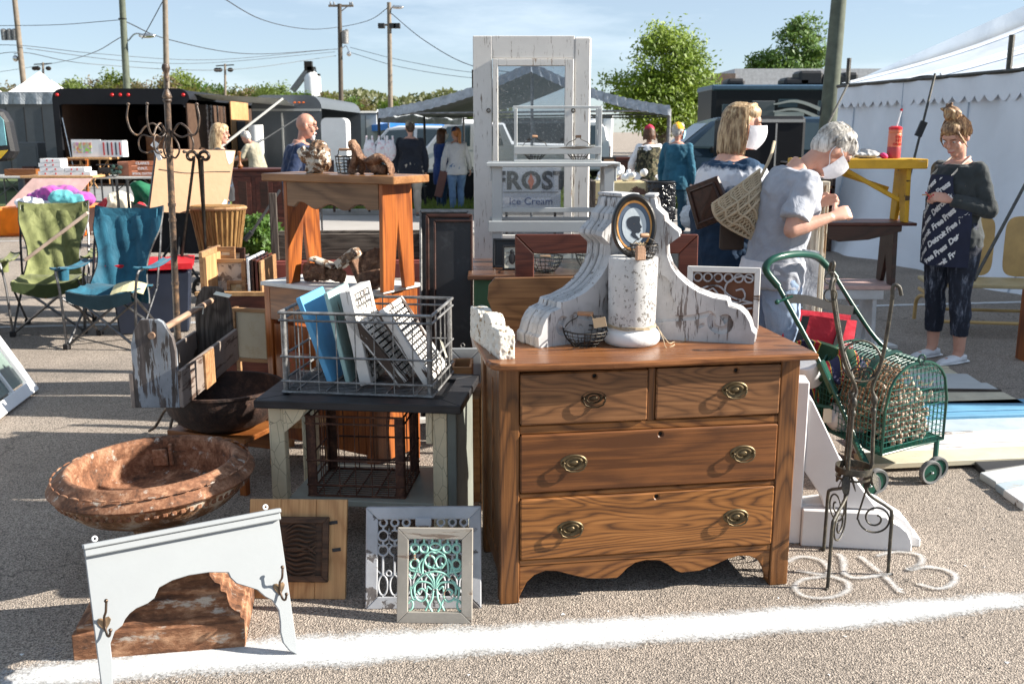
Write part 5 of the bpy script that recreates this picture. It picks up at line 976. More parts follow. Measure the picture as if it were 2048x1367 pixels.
m.xz(pr, .01, .018); obj('apron', m, wood('bench_apron', (.11, .055, .025), (.22, .12, .06), (.33, .2, .1), 'x', .5, 1., 5), t, bev=.002)
BM = tm; BTOP = .886+BH
# things on the bench: bark mask, basket, carved saddle
DRIFT = chippy('driftwood_lichen', (.6, .55, .46), (.04, .02, .012), .8, None, 26, under2=(.25, .14, .07), grime=.3); DRB = rusty('driftwood_brown', (.03, .013, .008), (.13, .06, .03), (.33, .2, .12), 22, .75, .8)
def seatpt(x, y, z=0): return BM @ V((x, y, BH+z))
p = seatpt(.115, .12, 0); t = thing('gnarled_root', 'white and brown gnarled root ball at the left end of the orange bench', 'root', p, .2)
m = MB(); m.ell((.02, 0, .1), .075, .065, .09); m.ell((.035, -.01, .065), .06, .055, .06); m.ell((-.06, 0, .105), .06, .03, .045, m=MX.Rotation(R(35), 4, 'Y')); m.ell((-.04, 0, .03), .03, .03, .035); m.ell((.0, .0, .03), .05, .04, .03); m.v = [V((p.x*.72, p.y*.72, p.z*.8)) for p in m.v]; fused('root_body', m, DRIFT, t, .004, 2, .006, 38)
basket(seatpt(.29, .13, .001), .052, .042, .075, .035, R(-8), 'small round wire basket filled with corks on the orange bench', nw=12, rings=5, rw=.0016, grip=.07, gr=.006)
p = seatpt(.43, .12, 0); t = thing('driftwood_piece', 'saddle shaped brown driftwood piece at the right end of the orange bench', 'driftwood', p, R(-14)); m = MB()
pts = [(-.13, 0, .17), (-.1, 0, .155), (-.06, 0, .1), (-.01, 0, .075), (.05, 0, .085), (.1, 0, .09), (.14, 0, .06), (.155, 0, .02)]; q = bez(pts, 5)
m.loft([(c, .02+.012*math.sin(i*.4), .055, (0, 0, 1), (0, 1, 0)) for i, c in enumerate(q)], 12); m.tube([(-.09, 0, .13), (-.11, -.01, .06), (-.13, -.02, 0.005)], [.03, .024, .02], 8); m.tube([(-.06, 0, .1), (-.06, .02, .05), (-.075, .03, 0.005)], [.028, .022, .018], 8); m.tube([(.0, 0, .07), (.04, -.0, .035), (.12, 0, .02)], [.03, .035, .03], 8)
m.v = [V((p.x*.68, p.y*.7, p.z*.8)) for p in m.v]; fused('carved_body', m, DRB, t, .004, 2, .004, 40)
# pieces beneath the bench
CT_ = lambda x, y: tm @ V((x, y, .002))
p = CT_(.17, .13); t = thing('wood_offcuts', 'pale sawn branch offcuts lying under the orange bench', 'wood pieces', p, -.4); m = MB()
for (a, b_, r) in (((-.13, -.02, .045), (-.02, .0, .05), .042), ((-.03, .02, .05), (.07, -.01, .03), .03)): m.tube([a, b_], r, 10)
fused('branch', m, DRB, t, .005, 1, .006, 30)
m = MB(); m.cbox((.1, .0, .12), .13, .07, .045, MX.Rotation(R(-35), 4, 'Y')); obj('sawn_block', m, DRIFT, t, bev=.006); m = MB(); m.cbox((.14, .02, .06), .03, .06, .13, MX.Rotation(R(-25), 4, 'Y')); obj('sawn_block', m, DRB, t, bev=.004); m = MB(); m.cbox((-.03, -.01, .095), .14, .06, .02, MX.Rotation(R(15), 4, 'Y')); obj('sawn_block', m, DRIFT, t, bev=.006)
p = CT_(.44, .1); t = thing('wood_offcuts', 'dark curved bark slabs standing under the right half of the orange bench', 'wood pieces', p, -.3); m = MB()
m.lathe([(.085, 0), (.095, .06), (.09, .15)], 14, RT((0, .06, .03), R(-20)), a0=2.6, a1=6.1); m.tube([(-.03, -.06, .03), (.06, -.02, .05)], .04, 12); m.ell((0, .05, .09), .08, .02, .09); fused('bark_piece', m, DRB, t, .006, 1, .006, 30)
# paper dish, frames box
o = P(398, 590, 5.5); t0 = V((o.x, 5.45, 0)); bx = P(532, 590, 5.45).x-o.x; BXM = T(*t0)
t = thing('frame_box', 'low brown wooden case holding old picture frames left of the cabinet', 'case', t0); m = MB(); m.box(0, 0, 0, bx, .02, .71); obj('front_board', m, W_RED, t, bev=.003); m = MB(); m.box(0, .02, 0, .02, .42, .71); obj('side_board', m, W_RED, t); m = MB(); m.box(bx-.02, .02, 0, .02, .42, .71); obj('side_board', m, W_RED, t); m = MB(); m.box(.02, .42, 0, bx-.04, .02, .71); obj('back_board', m, W_RED, t); m = MB(); m.box(-.005, -.006, .708, bx+.01, .03, .022); obj('front_edge', m, W_PINE, t)
FRM = wood('frame_gold_brown', (.2, .1, .045), (.36, .2, .09), (.5, .32, .17), 'x', .5, .5)
def picture(mtx_, W_, H_, b, fm, pm, label, th=.022, cat='picture', name='picture_frame'):
    t = thing(name, label, cat, m=mtx_)
    for q in wframe(W_, H_, b, th): obj('frame_rail', q, fm, t, bev=.002)
    m = MB(); m.box(b*.8, th*.5, b*.8, W_-1.6*b, .004, H_-1.6*b); obj('picture_sheet', m, pm, t); return t
MAP = plain('old_print', (.55, .5, .42), .7, var=.3, sc_=30, dirt=(.3, .25, .2)); TANP = plain('tan_print', (.5, .33, .16), .7, var=.3, sc_=14, dirt=(.6, .5, .35)); GREYP2 = chippy('peeled_mirror', (.5, .46, .42), (.12, .1, .09), .6, None, 18)
for (x0, y0, x1, y1, Y, b, fm, pm, lab) in [(415, 492, 470, 520, 5.78, .03, FRM, PAPER, 'small white print in a thin gold frame at the back of the frame case'), (413, 517, 492, 600, 5.68, .022, W_TAN, GREYP2, 'peeling grey print in a worn tan frame in the frame case'), (455, 560, 492, 620, 5.56, .02, FRM, TANP, 'tan patterned print in a narrow frame at the front of the frame case'), (440, 494, 490, 530, 5.85, .03, W_DARK, MAP, 'dark framed print behind the others in the frame case')]:
    a = P(x0, y1, Y); b_ = P(x1, y1, Y); z1 = P(x0, y0, Y+.03).z; picture(frame(a, b_-a) @ MX.Rotation(R(-5), 4, 'X'), b_.x-a.x, z1-a.z, b, fm, pm, lab)
for k, (px, c, lab) in enumerate([(403, W_TAN, 'tall tan board standing at the left of the frame case'), (410, W_PINE, 'pale narrow board next to the tan board in the frame case'), (497, WHITE, 'white edged frame standing on edge at the right of the frame case'), (505, W_DARK, 'black edged frame on edge beside the white edged one'), (513, W_RED, 'red brown frame on edge in the frame case'), (521, W_TAN, 'thin tan frame on edge next to the cabinet')]):
    a = P(px, 600, 5.5); m = MB(); m.box(0, 0, -.3, .014 if k > 1 else .02, .36, .3+P(px, 508-8*(k == 0)+k*2, 5.6).z-a.z); solo('framed_print', m, c, lab, 'frame', None, bev=.002).location = a
a = P(468, 722, 5.1); a.z = max(a.z, 0); b_ = P(540, 716, 5.05); b_.z = a.z; z1 = P(470, 612, 5.15).z
t = thing('framed_parchment', 'cream parchment panel in a brown wooden frame standing in front of the frame case', 'frame', m=frame(V((a.x, a.y, 0)), b_-a)); W_ = (b_-a).length
for q in wframe(W_, z1-a.z, .02, .025): q.v = [p+V((0, 0, a.z)) for p in q.v]; obj('frame_rail', q, W_TAN, t, bev=.002)
m = MB(); m.box(.018, .01, a.z+.018, W_-.036, .01, z1-a.z-.036); obj('parchment', m, plain('parchment', (.52, .46, .34), .8, var=.1, dirt=(.45, .36, .24)), t)
for x in (0, W_-.02): m = MB(); m.box(x, .026, 0, .02, .02, z1); obj('leg', m, W_TAN, t)
# red bench behind with the weathered box on it
a, b_ = G(503, 523, .84), G(858, 520, .84); a.z = b_.z = 0; tm = frame(a, b_-a); W_ = (b_-a).length; t = thing('red_bench', 'long dull red painted bench behind the orange one', 'bench', m=tm)
m = MB(); m.box(0, 0, .81, W_, .3, .03); obj('seat', m, C_REDB, t, bev=.004); m = MB(); m.box(.0, -.012, .735, W_, .022, .09); obj('front_rail', m, C_REDB, t, bev=.003)
for x in (.05, W_-.1): m = MB(); m.box(x, .02, 0, .055, .25, .80); obj('leg', m, C_REDB, t, bev=.003); m = MB(); m.beam((x+(.06 if x < 1 and x < .5 else -.01), .1, .5), (x+(.32 if x < .5 else -.26), .1, .78), .018, .018); obj('brace', m, ZINC, t)
m = MB(); m.box(.11, .27, .0, W_-.26, .02, .68); obj('back_board', m, WHITE if False else plain('pale_board', (.6, .58, .54), .8), t)
a2 = P(549, 500, a.y+.08); t = thing('weathered_crate', 'long grey weathered wooden planter box standing on the red bench', 'box', m=frame(V((a2.x, a.y+.06, .842)), b_-a)); Wc = W_*.86
m = MB(); m.box(.0, 0, 0, Wc, .02, .155); obj('front_board', m, W_GREY, t, bev=.004); m = MB(); m.box(0, .2, 0, Wc, .02, .155); obj('back_board', m, W_GREY, t, bev=.004); m = MB(); m.box(.02, .021, .003, Wc-.04, .178, .015); obj('bottom_board', m, W_GREY, t)
for x in (-.012, Wc-.03): m = MB(); m.box(x, -.018, 0, .045, .018, .4 if x < 0 else .17); obj('post', m, W_GREYZ, t, bev=.003)
# green plant behind
def shrub(name, loc, rx, rz_, n, ls, mat, label, cat, seed=1, pot=None):
    t = thing(name, label, cat, loc); m = MB(); rn = random.Random(seed)
    for _ in range(n):
        d = V((rn.gauss(0, 1), rn.gauss(0, 1), rn.gauss(0, 1))).normalized(); q = V((d.x*rx, d.y*rx, rz_+d.z*rz_))*1*(rn.uniform(.6, 1)); q.z = rz_+d.z*rz_*rn.uniform(.6, 1); u = V((rn.gauss(0, 1), rn.gauss(0, 1), rn.gauss(0, 1))).normalized(); w_ = u.orthogonal().normalized(); s_ = ls*rn.uniform(.6, 1.2); m.add([q-u*s_, q-w_*s_*.45, q+u*s_, q+w_*s_*.45], [(0, 1, 2, 3)])
    obj('foliage', m, mat, t, recalc=False); m = MB(); m.tube([(0, 0, 0), (0, 0, rz_)], .02, 6); obj('stem', m, BARK, t); return t
p = P(548, 600, 9.5); shrub('wreath_plant', (p.x-.1, 9.5, .4), .24, .22, 2600, .035, LEAF2, 'bushy green artificial plant behind the red bench', 'plant', 3)
m = MB(); m.lathe([(.2, 0), (.22, .4), (.2, .42)], 20); solo('plant_pot', m, W_DARK, 'dark round pot under the bushy green plant', 'pot', None, smooth=40).location = (p.x-.1, 9.5, 0)
shrub('flower_bunch', (p.x+.22, 9.6, .45), .1, .1, 300, .03, plain('petal_pink', (.6, .2, .2), .8, var=.4), 'pink and cream silk flowers beside the bushy green plant', 'flowers', 5)
# blackboards leaning in the centre
def leaned(x0, x1, yt, Y, mat, label, name='blackboard', cat='blackboard', th=.03, lz=0, fm=None, b=.03, tilt=8):
    a = P(x0, 700, Y); b_ = P(x1, 700, Y); zt = P((x0+x1)/2, yt, Y+.15).z; a = V((a.x, Y, lz)); H_ = (zt-lz)/math.cos(R(tilt)); t = thing(name, label, cat, m=frame(a, V((1, 0, 0))) @ MX.Rotation(R(-tilt), 4, 'X')); W_ = b_.x-P(x0, 700, Y).x
    if fm:
        for q in wframe(W_, H_, b, th): obj('frame_rail', q, fm, t, bev=.004)
        m = MB(); m.box(b*.9, th*.4, b*.9, W_-1.8*b, th*.3, H_-1.8*b); obj('board_panel', m, mat, t)
    else: m = MB(); m.box(0, 0, 0, W_, th, H_); obj('board_panel', m, mat, t, bev=.003)
    return t, W_, H_
SLATE = plain('slate', (.014, .015, .018), .45, var=.4, sc_=3, bump=.06, dirt=(.05, .055, .06))
leaned(838, 938, 421, 5.35, SLATE, 'tall grey rimmed blackboard leaning left of the white door', fm=ZINC, b=.014)
leaned(850, 945, 428, 5.2, SLATE, 'brown framed blackboard in front of the grey rimmed one', fm=W_DARK, b=.02)
leaned(866, 945, 440, 5.05, SLATE, 'dark slate board frontmost of the leaning blackboards', fm=W_DARK, b=.012)
t, W_, H_ = leaned(897, 962, 690, 4.45, GSH, 'small pale blue grey cabinet door leaning left of the dresser', 'small_door', 'door', fm=GSH, b=.05, th=.025); m = MB(); m.tube(ring((.06, H_+.012), .009, 10), .003, 6, True, m=T(0, .01, 0)); obj('eyelet', m, ZINC, t)
t = thing('wooden_box', 'small dark wooden box between the black bench and the dresser', 'box', m=T(P(903, 800, 4.2).x, 4.2, .47)); m = MB(); m.box(0, 0, 0, .09, .18, .02); obj('bottom_board', m, W_DARK, t)
for (x, y, a_, b_) in ((0, 0, .09, .012), (0, .168, .09, .012), (0, .012, .012, .156), (.078, .012, .012, .156)): m = MB(); m.box(x, y, .02, a_, b_, .11); obj('side_board', m, W_TAN, t, bev=.002)
t = thing('box_stand', 'narrow tan wooden stand behind the black bench', 'stand', m=T(P(900, 800, 4.2).x-.04, 4.16, 0)); m = MB(); m.box(0, 0, .45, .17, .28, .018); obj('table_top', m, W_TAN, t)
for x in (0, .14): m = MB(); m.box(x, 0, 0, .03, .03, .45); obj('leg', m, W_TAN, t); m = MB(); m.box(x, .24, 0, .03, .03, .45); obj('leg', m, W_TAN, t)
# floral tin, pale round top behind the bench legs
m = MB(); m.lathe([(.0001, 0), (.08, 0), (.08, .3), (.0001, .3)], 20); solo('floral_tin', m, cloth('floral', (.25, .27, .08), .8, .5, .05, 60, (.5, .08, .05)), 'green tin with red flowers seen behind the left bench leg', 'tin', None, smooth=40).location = (P(602, 860, 4.7).x, 4.7, .25)
t = thing('round_stool', 'low pale wooden stool seen between the bench legs', 'stool', (P(620, 900, 4.8).x, 4.8, 0)); m = MB(); m.lathe([(.0001, .225), (.27, .225), (.27, .25), (.0001, .25)], 32); obj('seat', m, W_PINE, t, smooth=40)
for k in range(4): a_ = .7+k*1.57; m = MB(); m.tube([(.18*math.cos(a_), .18*math.sin(a_), .225), (.2*math.cos(a_), .2*math.sin(a_), 0)], .018, 8); obj('leg', m, W_TAN, t)
t = thing('ladder_piece', 'white painted slatted frame seen through the rusty crate', 'frame', (P(830, 900, 4.9).x, 4.9, 0)); m = MB(); m.beam((0, 0, 0), (-.15, 0, .6), .04, .03); obj('stile', m, C_WHITE, t); m = MB(); m.beam((.4, .1, 0), (.3, .1, .6), .04, .03); obj('stile', m, C_WHITE, t)
for z in (.15, .35): m = MB(); m.beam((-.05*z/.15, 0, z), (.38, .1, z), .05, .02); obj('slat', m, C_WHITE, t)
# green table
o = G(947, 549, .885); c1 = G(906, 512, .885); yv = V((c1.x-o.x, c1.y-o.y, 0)); xv = V((yv.y, -yv.x, 0)).normalized(); tm = frame(V((o.x, o.y, 0)), V((1, .02, 0))); W_, D_ = .75, .62
t = thing('green_table', 'green painted work table with a worn brown top in front of the white door', 'table', m=tm); sk = MX.Identity(4)
m = MB(); m.box(-.03, -.03, .862, W_+.06, D_+.06, .024); obj('table_top', m, wood('worn_top', (.05, .022, .014), (.16, .08, .045), (.33, .2, .12), 'x', .3, .6, 5), t, bev=.003)
for x in (0, W_-.09):
    for y in (0, D_-.09): m = MB(); m.box(x, y, 0, .09, .09, .86); obj('leg', m, C_GREEN, t, bev=.005)
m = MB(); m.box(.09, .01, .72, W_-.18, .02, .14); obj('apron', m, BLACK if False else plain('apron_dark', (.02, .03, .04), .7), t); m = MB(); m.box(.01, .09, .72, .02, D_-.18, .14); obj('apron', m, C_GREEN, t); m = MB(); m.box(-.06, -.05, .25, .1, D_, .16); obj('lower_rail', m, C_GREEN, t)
INS = plain('insect_print', (.62, .6, .5), .6, var=.1)
a = P(984, 527, 5.15); picture(frame(V((a.x, 5.3, .887)), V((1, -.1, 0))) @ MX.Rotation(R(-8), 4, 'X'), .13, .155, .012, plain('frame_black2', (.012, .012, .014), .3), SLATE, 'black shadow box frame at the left end of the green table')
t = picture(frame(V((a.x+.055, 5.2, .887)), V((1, .05, 0))) @ MX.Rotation(R(-8), 4, 'X'), .1, .13, .01, bpy.data.materials['frame_black2'], INS, 'small black frame with a dark beetle print on the green table')
m = MB(); m.ell((.05, .008, .06), .018, .003, .03); m.ell((.05, .008, .095), .01, .003, .012)
for s_ in (-1, 1):
    for k in range(3): m.tube([(.05, .007, .05+.02*k), (.05+s_*.026, .007, .045+.024*k), (.05+s_*.03, .007, .03+.03*k)], .0018, 4)
obj('beetle_print', m, BLACK, t)
# tall white door
a, b_ = P(945, 70, 6.4), P(1184, 75, 6.4); tm = frame(V((a.x, 6.4, 0)), V((1, .0, 0))) @ MX.Rotation(R(-1), 4, 'X'); W_ = b_.x-a.x; H_ = 2.18
t = thing('tall_door', 'tall white painted cupboard door with a mirror pane standing in the centre', 'door', m=tm)
f = lambda x, y: ((P(x, y, 6.4).x-a.x), P(x, y, 6.4).z)
mx0, mz1 = f(985, 117); mx1, _ = f(1148, 120); gx0, gz1 = f(996, 131); gx1, _ = f(1131, 131); gz0 = f(1000, 470)[1]-.0; mz0 = gz0-.11
m = MB(); m.box(0, 0, 0, mx0-.004, .04, H_); obj('stile', m, C_DOOR, t, bev=.004); m = MB(); m.box(mx1+.004, 0, 0, W_-mx1-.004, .04, H_-.006); obj('stile', m, C_DOOR, t, bev=.01)
m = MB(); m.box(mx0-.004, .001, mz1+.004, mx1-mx0+.008, .038, H_-mz1-.004); obj('top_rail', m, C_DOOR, t, bev=.003); m = MB(); m.box(mx0-.004, .001, 0, mx1-mx0+.008, .038, mz0); obj('lower_panel', m, C_DOOR, t, bev=.003)
ins = MB()
for x, z, w_, h in ((mx0, mz0, gx0-mx0, mz1-mz0), (gx1, mz0, mx1-gx1, mz1-mz0), (gx0, gz1, gx1-gx0, mz1-gz1), (gx0, mz0, gx1-gx0, gz0-mz0)): m = MB(); m.box(x, -.012, z, w_, .045, h); obj('inner_frame', m, C_DOOR, t, bev=.003)
m = MB(); m.box(gx0, .014, gz0, gx1-gx0, .004, gz1-gz0); obj('pane', m, GLASSD, t)
for px in (977, 1147): x, z = f(px, 221); m = MB(); m.tube(ring((x, z), .011, 12), .004, 6, True, m=T(0, -.012, 0)); obj('latch_ring', m, IRON, t)
m = MB(); m.box(-.008, .008, f(945, 175)[1], .009, .025, .11); obj('hinge', m, RUSTD, t)
# grey stand on the green table with caddy and baskets
o = V((P(985, 500, 5.6).x, 5.5, .887)); W_ = P(1222, 500, 5.6).x-o.x; t = thing('grey_stand', 'grey painted slatted wooden stand on the green table', 'stand', m=T(*o)); SH = P(1000, 325, 5.5).z-.887; D_ = .26
m = MB(); m.box(-.03, -.03, SH-.022, W_+.06, .14, .022); obj('top_board', m, C_GREYP, t, bev=.003); m = MB(); m.box(-.03, .115, SH-.022, W_+.06, D_-.08, .02); obj('top_board', m, C_GREYP, t, bev=.003)
for x in (0, W_-.055):
    for y in (0, D_-.04): m = MB(); m.box(x, y, 0, .055, .04, SH-.023); obj('post', m, C_GREYP, t, bev=.003)
for y in (-.013, D_+.001): m = MB(); m.box(-.02, y, .17, W_+.04, .012, .06); obj('rail', m, C_GREYP, t, bev=.002)
m = MB(); m.box(.056, .01, SH-.27, W_-.112, .02, .025); obj('rail', m, C_GREYP, t, bev=.002)
for x in (-.013, W_+.001): m = MB(); m.box(x, 0, SH-.1, .012, D_, .075); obj('end_rail', m, C_GREYP, t, bev=.002)
p0 = P(1028, 322, 5.58); W2 = P(1200, 322, 5.58).x-p0.x; H2 = P(1100, 217, 5.58).z-(.887+SH); t = thing('wooden_caddy', 'grey open wooden caddy with two wire baskets on top of the grey stand', 'caddy', m=T(p0.x, 5.5, .887+SH)); GZ = chippy('grey_paint_z', (.5, .52, .52), (.12, .1, .08), .25, 'z', 16)
for x in (0, W2-.018):
    m = MB(); m.box(x, 0, 0, .018, .045, H2); obj('end_post', m, GZ, t, bev=.002); m = MB(); m.box(x, .155, 0, .018, .045, H2); obj('end_post', m, GZ, t, bev=.002); m = MB(); m.box(x+.003, .045, .02, .012, .11, H2-.06); e = obj('end_board', m, GZ, t)
    cut = MB(); cut.prism([(-.02, .02), (0, -.03), (.02, .02), (.008, .03), (0, .022), (-.008, .03)], .2, T(x-.1, .1, H2*.55) @ MX(((0, 0, 1, 0), (1, 0, 0, 0), (0, 1, 0, 0), (0, 0, 0, 1)))); boolcut(e, cut)
m = MB(); m.box(-.006, .085, H2, W2+.012, .03, .014); obj('handle_bar', m, GZ, t, bev=.002)
for y in (-.011, .201): m = MB(); m.box(0, y, .045, W2, .011, .042); obj('side_slat', m, C_GREYP, t, bev=.002); m = MB(); m.box(0, y, 0, W2, .011, .014); obj('side_slat', m, C_GREYP, t, bev=.002)
m = MB(); m.box(.019, 0, .0, W2-.038, .2, .006); obj('bottom_board', m, C_GREYP, t)
for x, lab in ((.115, 'left wire basket hanging in the grey caddy'), (W2-.12, 'right wire basket hanging in the grey caddy')): basket(V((p0.x+x, 5.6, .887+SH+.008)), .075, .03, .07, .06, .3, lab, rw=.0016, grip=.03, nw=16)
# brown sash and washstand back behind the dresser
t = thing('pine_cabinet', 'dark pine cabinet standing behind the dresser', 'cabinet', m=T(-.13, 4.05, 0)); m = MB(); m.box(0, 0, 0, 1.25, .45, .7); obj('body', m, W_TAN, t, bev=.004); m = MB(); m.box(-.01, -.01, .7, 1.27, .47, .02); obj('table_top', m, W_TAN, t, bev=.003)
a = P(975, 640, 4.12); z1 = P(985, 556, 4.12).z; t = thing('washstand_back', 'honey brown wooden gallery board with a curved end behind the carved fragment', 'board', m=T(a.x, 4.12, .722)); h = z1-.722; m = MB(); m.xz([(0, 0), (.01, .03), (.03, .06), (.035, .1), (.015, .15), (.0, .19), (.005, h-.03), (.03, h), (.62, h+.01), (.62, 0)], 0, .02); obj('board', m, wood('gallery_wood', (.12, .055, .022), (.24, .12, .05), (.36, .2, .1), 'x', .45, .6, 5), t, bev=.003)
m = MB(); m.box(.03, .021, h-.02, .6, .05, .014); obj('ledge', m, W_DARK, t)
a, b_ = P(1030, 578, 4.42), P(1395, 575, 4.42); z1 = P(1100, 468, 4.45).z; H_ = z1-.722; t = thing('window_sash', 'dark brown glazed window sash standing behind the corbels', 'window', m=T(a.x, 4.42, .722) @ MX.Rotation(R(-3), 4, 'X')); W_ = b_.x-a.x
for q in wframe(W_, H_, .085, .035): obj('sash_rail', q, W_RED, t, bev=.004)
m = MB(); m.box(.08, .016, .08, W_-.16, .004, H_-.16); obj('pane', m, GLASS, t)
# grate lattice on the green table reflected basket
basket(V((P(1210, 520, 5.1).x-.05, 5.12, .888)), .1, .05, .09, .0, 0, 'low wire basket on the green table behind the left corbel', rw=.0016, nw=20)
basket(V((P(1110, 525, 5.1).x-.05, 5.12, .888)), .09, .05, .08, .0, 0, 'round wire basket on the green table seen through the brown sash', rw=.0016, nw=20)
# ---- coat rack ----
RK = rusty('rack_bronze', (.02, .013, .01), (.06, .042, .032), (.22, .13, .07), 26, .45, .25); bx_ = P(364, 880, 5.05); b0 = V((bx_.x, 5.05, 0)); tp = P(332, 142, 4.95)-b0
t = thing('coat_rack', 'tall iron coat rack with curled hooks left of the orange bench', 'coat rack', b0); m = MB(); m.tube([(0, 0, .05), tp*.25, tp*.5, tp*.75, tp*.925], [.017, .017, .0165, .016, .0155], 14); m.tube([tp*.925, tp], [.008, .006], 8); obj('pole', m, RK, t, smooth=50)
m = MB()
for f_ in (.3, .45, .62, .66, .8): m = MB(); m.tube([tp*(f_-.004), tp*(f_+.004)], .0195, 14); obj('collar', m, RK, t, smooth=50)
m = MB(); m.ell(tp*.927, .022, .022, .014); obj('collar', m, RK, t, smooth=50); m = MB(); m.lathe([(.008, -.05), (.012, -.03), (.007, -.015), (.016, 0), (.02, .015), (.016, .03), (.0001, .036)], 16, T(*tp)); m.lathe([(.018, 0), (.024, .01), (.018, .03), (.008, .05)], 14, T(*(tp*.93))); obj('finial', m, RK, t, smooth=50)
for k, a_ in enumerate((R(200), R(250), R(-20), R(20))):
    d = V((math.cos(a_), math.sin(a_), 0)); c_ = tp*.84; s_ = 1 if k in (0, 2) else .8; f = lambda pts: bez([c_+d*x*s_+V((0, 0, z)) for x, z in pts], 5)
    m = MB(); m.tube(f([(.01, -.01), (.04, .03), (.07, .055), (.11, .035), (.14, .0), (.17, .02), (.185, .08), (.175, .14)]), .0052, 8); m.ell(c_+d*.175*s_+V((0, 0, .145)), .009, .009, .008)
    m.tube(f([(.02, .02), (.045, .0), (.08, -.01), (.12, -.0), (.14, -.03), (.135, -.07), (.11, -.085), (.085, -.08)]), .0048, 8); m.ell(c_+d*.083*s_+V((0, 0, -.08)), .008, .008, .008)
    m.tube(f([(.02, .0), (.05, -.04), (.055, -.08), (.03, -.11), (.01, -.1)]), .0045, 8); obj('hook', m, RK, t, smooth=60)
m = MB(); m.cbox(tp*.8+V((-.04, -.05, -.02)), .02, .01, .05, MX.Rotation(R(-20), 4, 'Y')); obj('paper_tag', m, WHITE, t); m = MB(); m.cbox(tp*.8+V((-.05, -.055, .03)), .028, .01, .03, MX.Rotation(R(40), 4, 'Y')); solo('price_tag', MB(), PAPER, 'x', 'x') if False else obj('paper_tag', m, WHITE, t)
for k in range(3): a_ = k*2.09+.5; m = MB(); m.tube(bez([(0, 0, .14), (.1*math.cos(a_), .1*math.sin(a_), .16), (.2*math.cos(a_), .2*math.sin(a_), .05), (.26*math.cos(a_), .26*math.sin(a_), .01)], 5), .008, 8); obj('foot', m, RK, t, smooth=60)
m = MB(); m.box(0, 0, 0, .3, .2, .01); m.box(.02, .02, .01, .25, .16, .012); solo('paper_sheets', m, PAPER, 'white papers on the asphalt at the foot of the coat rack', 'papers', None).location = (P(372, 865, 5.1).x, 5.0, .003)
# ---- camp chairs ----
STEEL = metal('chair_steel', (.14, .14, .145), .4)
def camp_chair(loc, rot, fab, fab2, label, dark):
    t = thing('camp_chair', label, 'camp chair', loc, rot); q = .011; fw, bw = .31, .31
    for s_ in (-1, 1):
        m = MB(); m.tube([(s_*fw, -.27, .02), (-s_*.27, -.24, .43)], q, 6); obj('front_cross_tube', m, STEEL, t); m = MB(); m.tube([(s_*bw, .27, .02), (-s_*.27, .2, .42)], q, 6); obj('back_cross_tube', m, STEEL, t)
        m = MB(); m.tube([(s_*fw, -.27, .02), (s_*.29, .24, .42)], q, 6); m.tube([(s_*.31, .27, .02), (s_*.29, -.24, .42)], q, 6); obj('side_cross_tube', m, STEEL, t)
        m = MB(); m.tube([(s_*.30, .2, .4), (s_*.31, .3, .7), (s_*.3, .4, 1.0)], q, 6); obj('back_post', m, STEEL, t)
        m = MB(); m.tube(bez([(s_*fw, -.27, .02), (s_*.33, -.26, .4), (s_*.36, -.25, .57), (s_*.375, -.2, .6)], 4), q, 6); obj('arm_post', m, STEEL, t)
        for y in (-.27, .27): m = MB(); m.box(s_*fw-.025, y-.025, 0, .05, .05, .045); obj('foot_cap', m, BLACK, t, bev=.006)
        m = MB(); m.sheet(lambda u, v: V((s_*(.365+.045*(u*2-1)), -.25+.56*v, .605-.03*math.sin(v*3.14)+.012*(u*2-1)**2)), 4, 10, .012); 
        if s_ < 0: m.lathe([(.04, 0), (.048, .1)], 14, T(s_*.37, -.12, .5))
        obj('armrest', m, fab, t, smooth=60)
    def back(u, v):
        wz = .3-.075*math.sin(min(1, v*1.25)*math.pi)**1.5*(1 if v < .8 else 1)+.02*v; x = (u*2-1)*wz; sag = (1-(u*2-1)**2)
        fold = .012*math.sin(x*40+v*9)+.014*NZ.noise(V((x*7, v*5, 1)))
        return V((x, .04+.36*v+.1*sag*(1-v*.6)+fold, .3+.72*v-.035*sag*(v > .9)*v))
    m = MB(); m.sheet(back, 22, 26, .01); obj('backrest', m, fab, t, smooth=70, recalc=True)
    def seat(u, v): x = (u*2-1)*.29; s_ = (1-(u*2-1)**2); return V((x, -.25+.4*v+.02*s_*(1-v), .43-.1*s_*math.sin(min(1, v*1.1+.12)*3)-.015*NZ.noise(V((x*9, v*6, 4)))))
    m = MB(); m.sheet(seat, 18, 14, .012); obj('seat', m, fab, t, smooth=70); m = MB(); m.sheet(lambda u, v: V(((u*2-1)*.288, -.258, .44-.1*(1-(u*2-1)**2)*.36-.11*v*(1-.3*abs(u*2-1)))), 14, 2, .006); obj('seat_apron', m, fab2, t)
    m = MB(); m.tube([back(0, i/20) for i in range(21)]+[back(i/16, 1) for i in range(17)]+[back(1, 1-i/20) for i in range(21)], .009, 5); m.tube([seat(i/16, 0) for i in range(17)], .009, 5); obj('edge_binding', m, BLACK, t)
    m = MB(); m.sheet(lambda u, v: V((-.27+.54*u, .37+.05*v+.04*(1-(u*2-1)**2), .83+.17*v))+V((0, -.03, 0)), 12, 3, .014); obj('head_pocket', m, fab, t, smooth=60); t.scale = (.86, 1, 1); return t
BLF = cloth('blue_canvas', (.008, .07, .12), .65, .35, .8, 6, (.02, .13, .2)); BLF2 = cloth('blue_canvas_grey', (.03, .07, .09), .7, .3); OLF = cloth('olive_canvas', (.09, .11, .03), .75, .35, .8, 6, (.22, .24, .1)); OLD = cloth('olive_dark', (.04, .06, .02), .75)
p = P(236, 690, 7.55); ch = camp_chair((p.x, 7.55, 0), R(-3), BLF, BLF2, 'blue canvas folding camp chair with a yellow paper on its seat', 0)
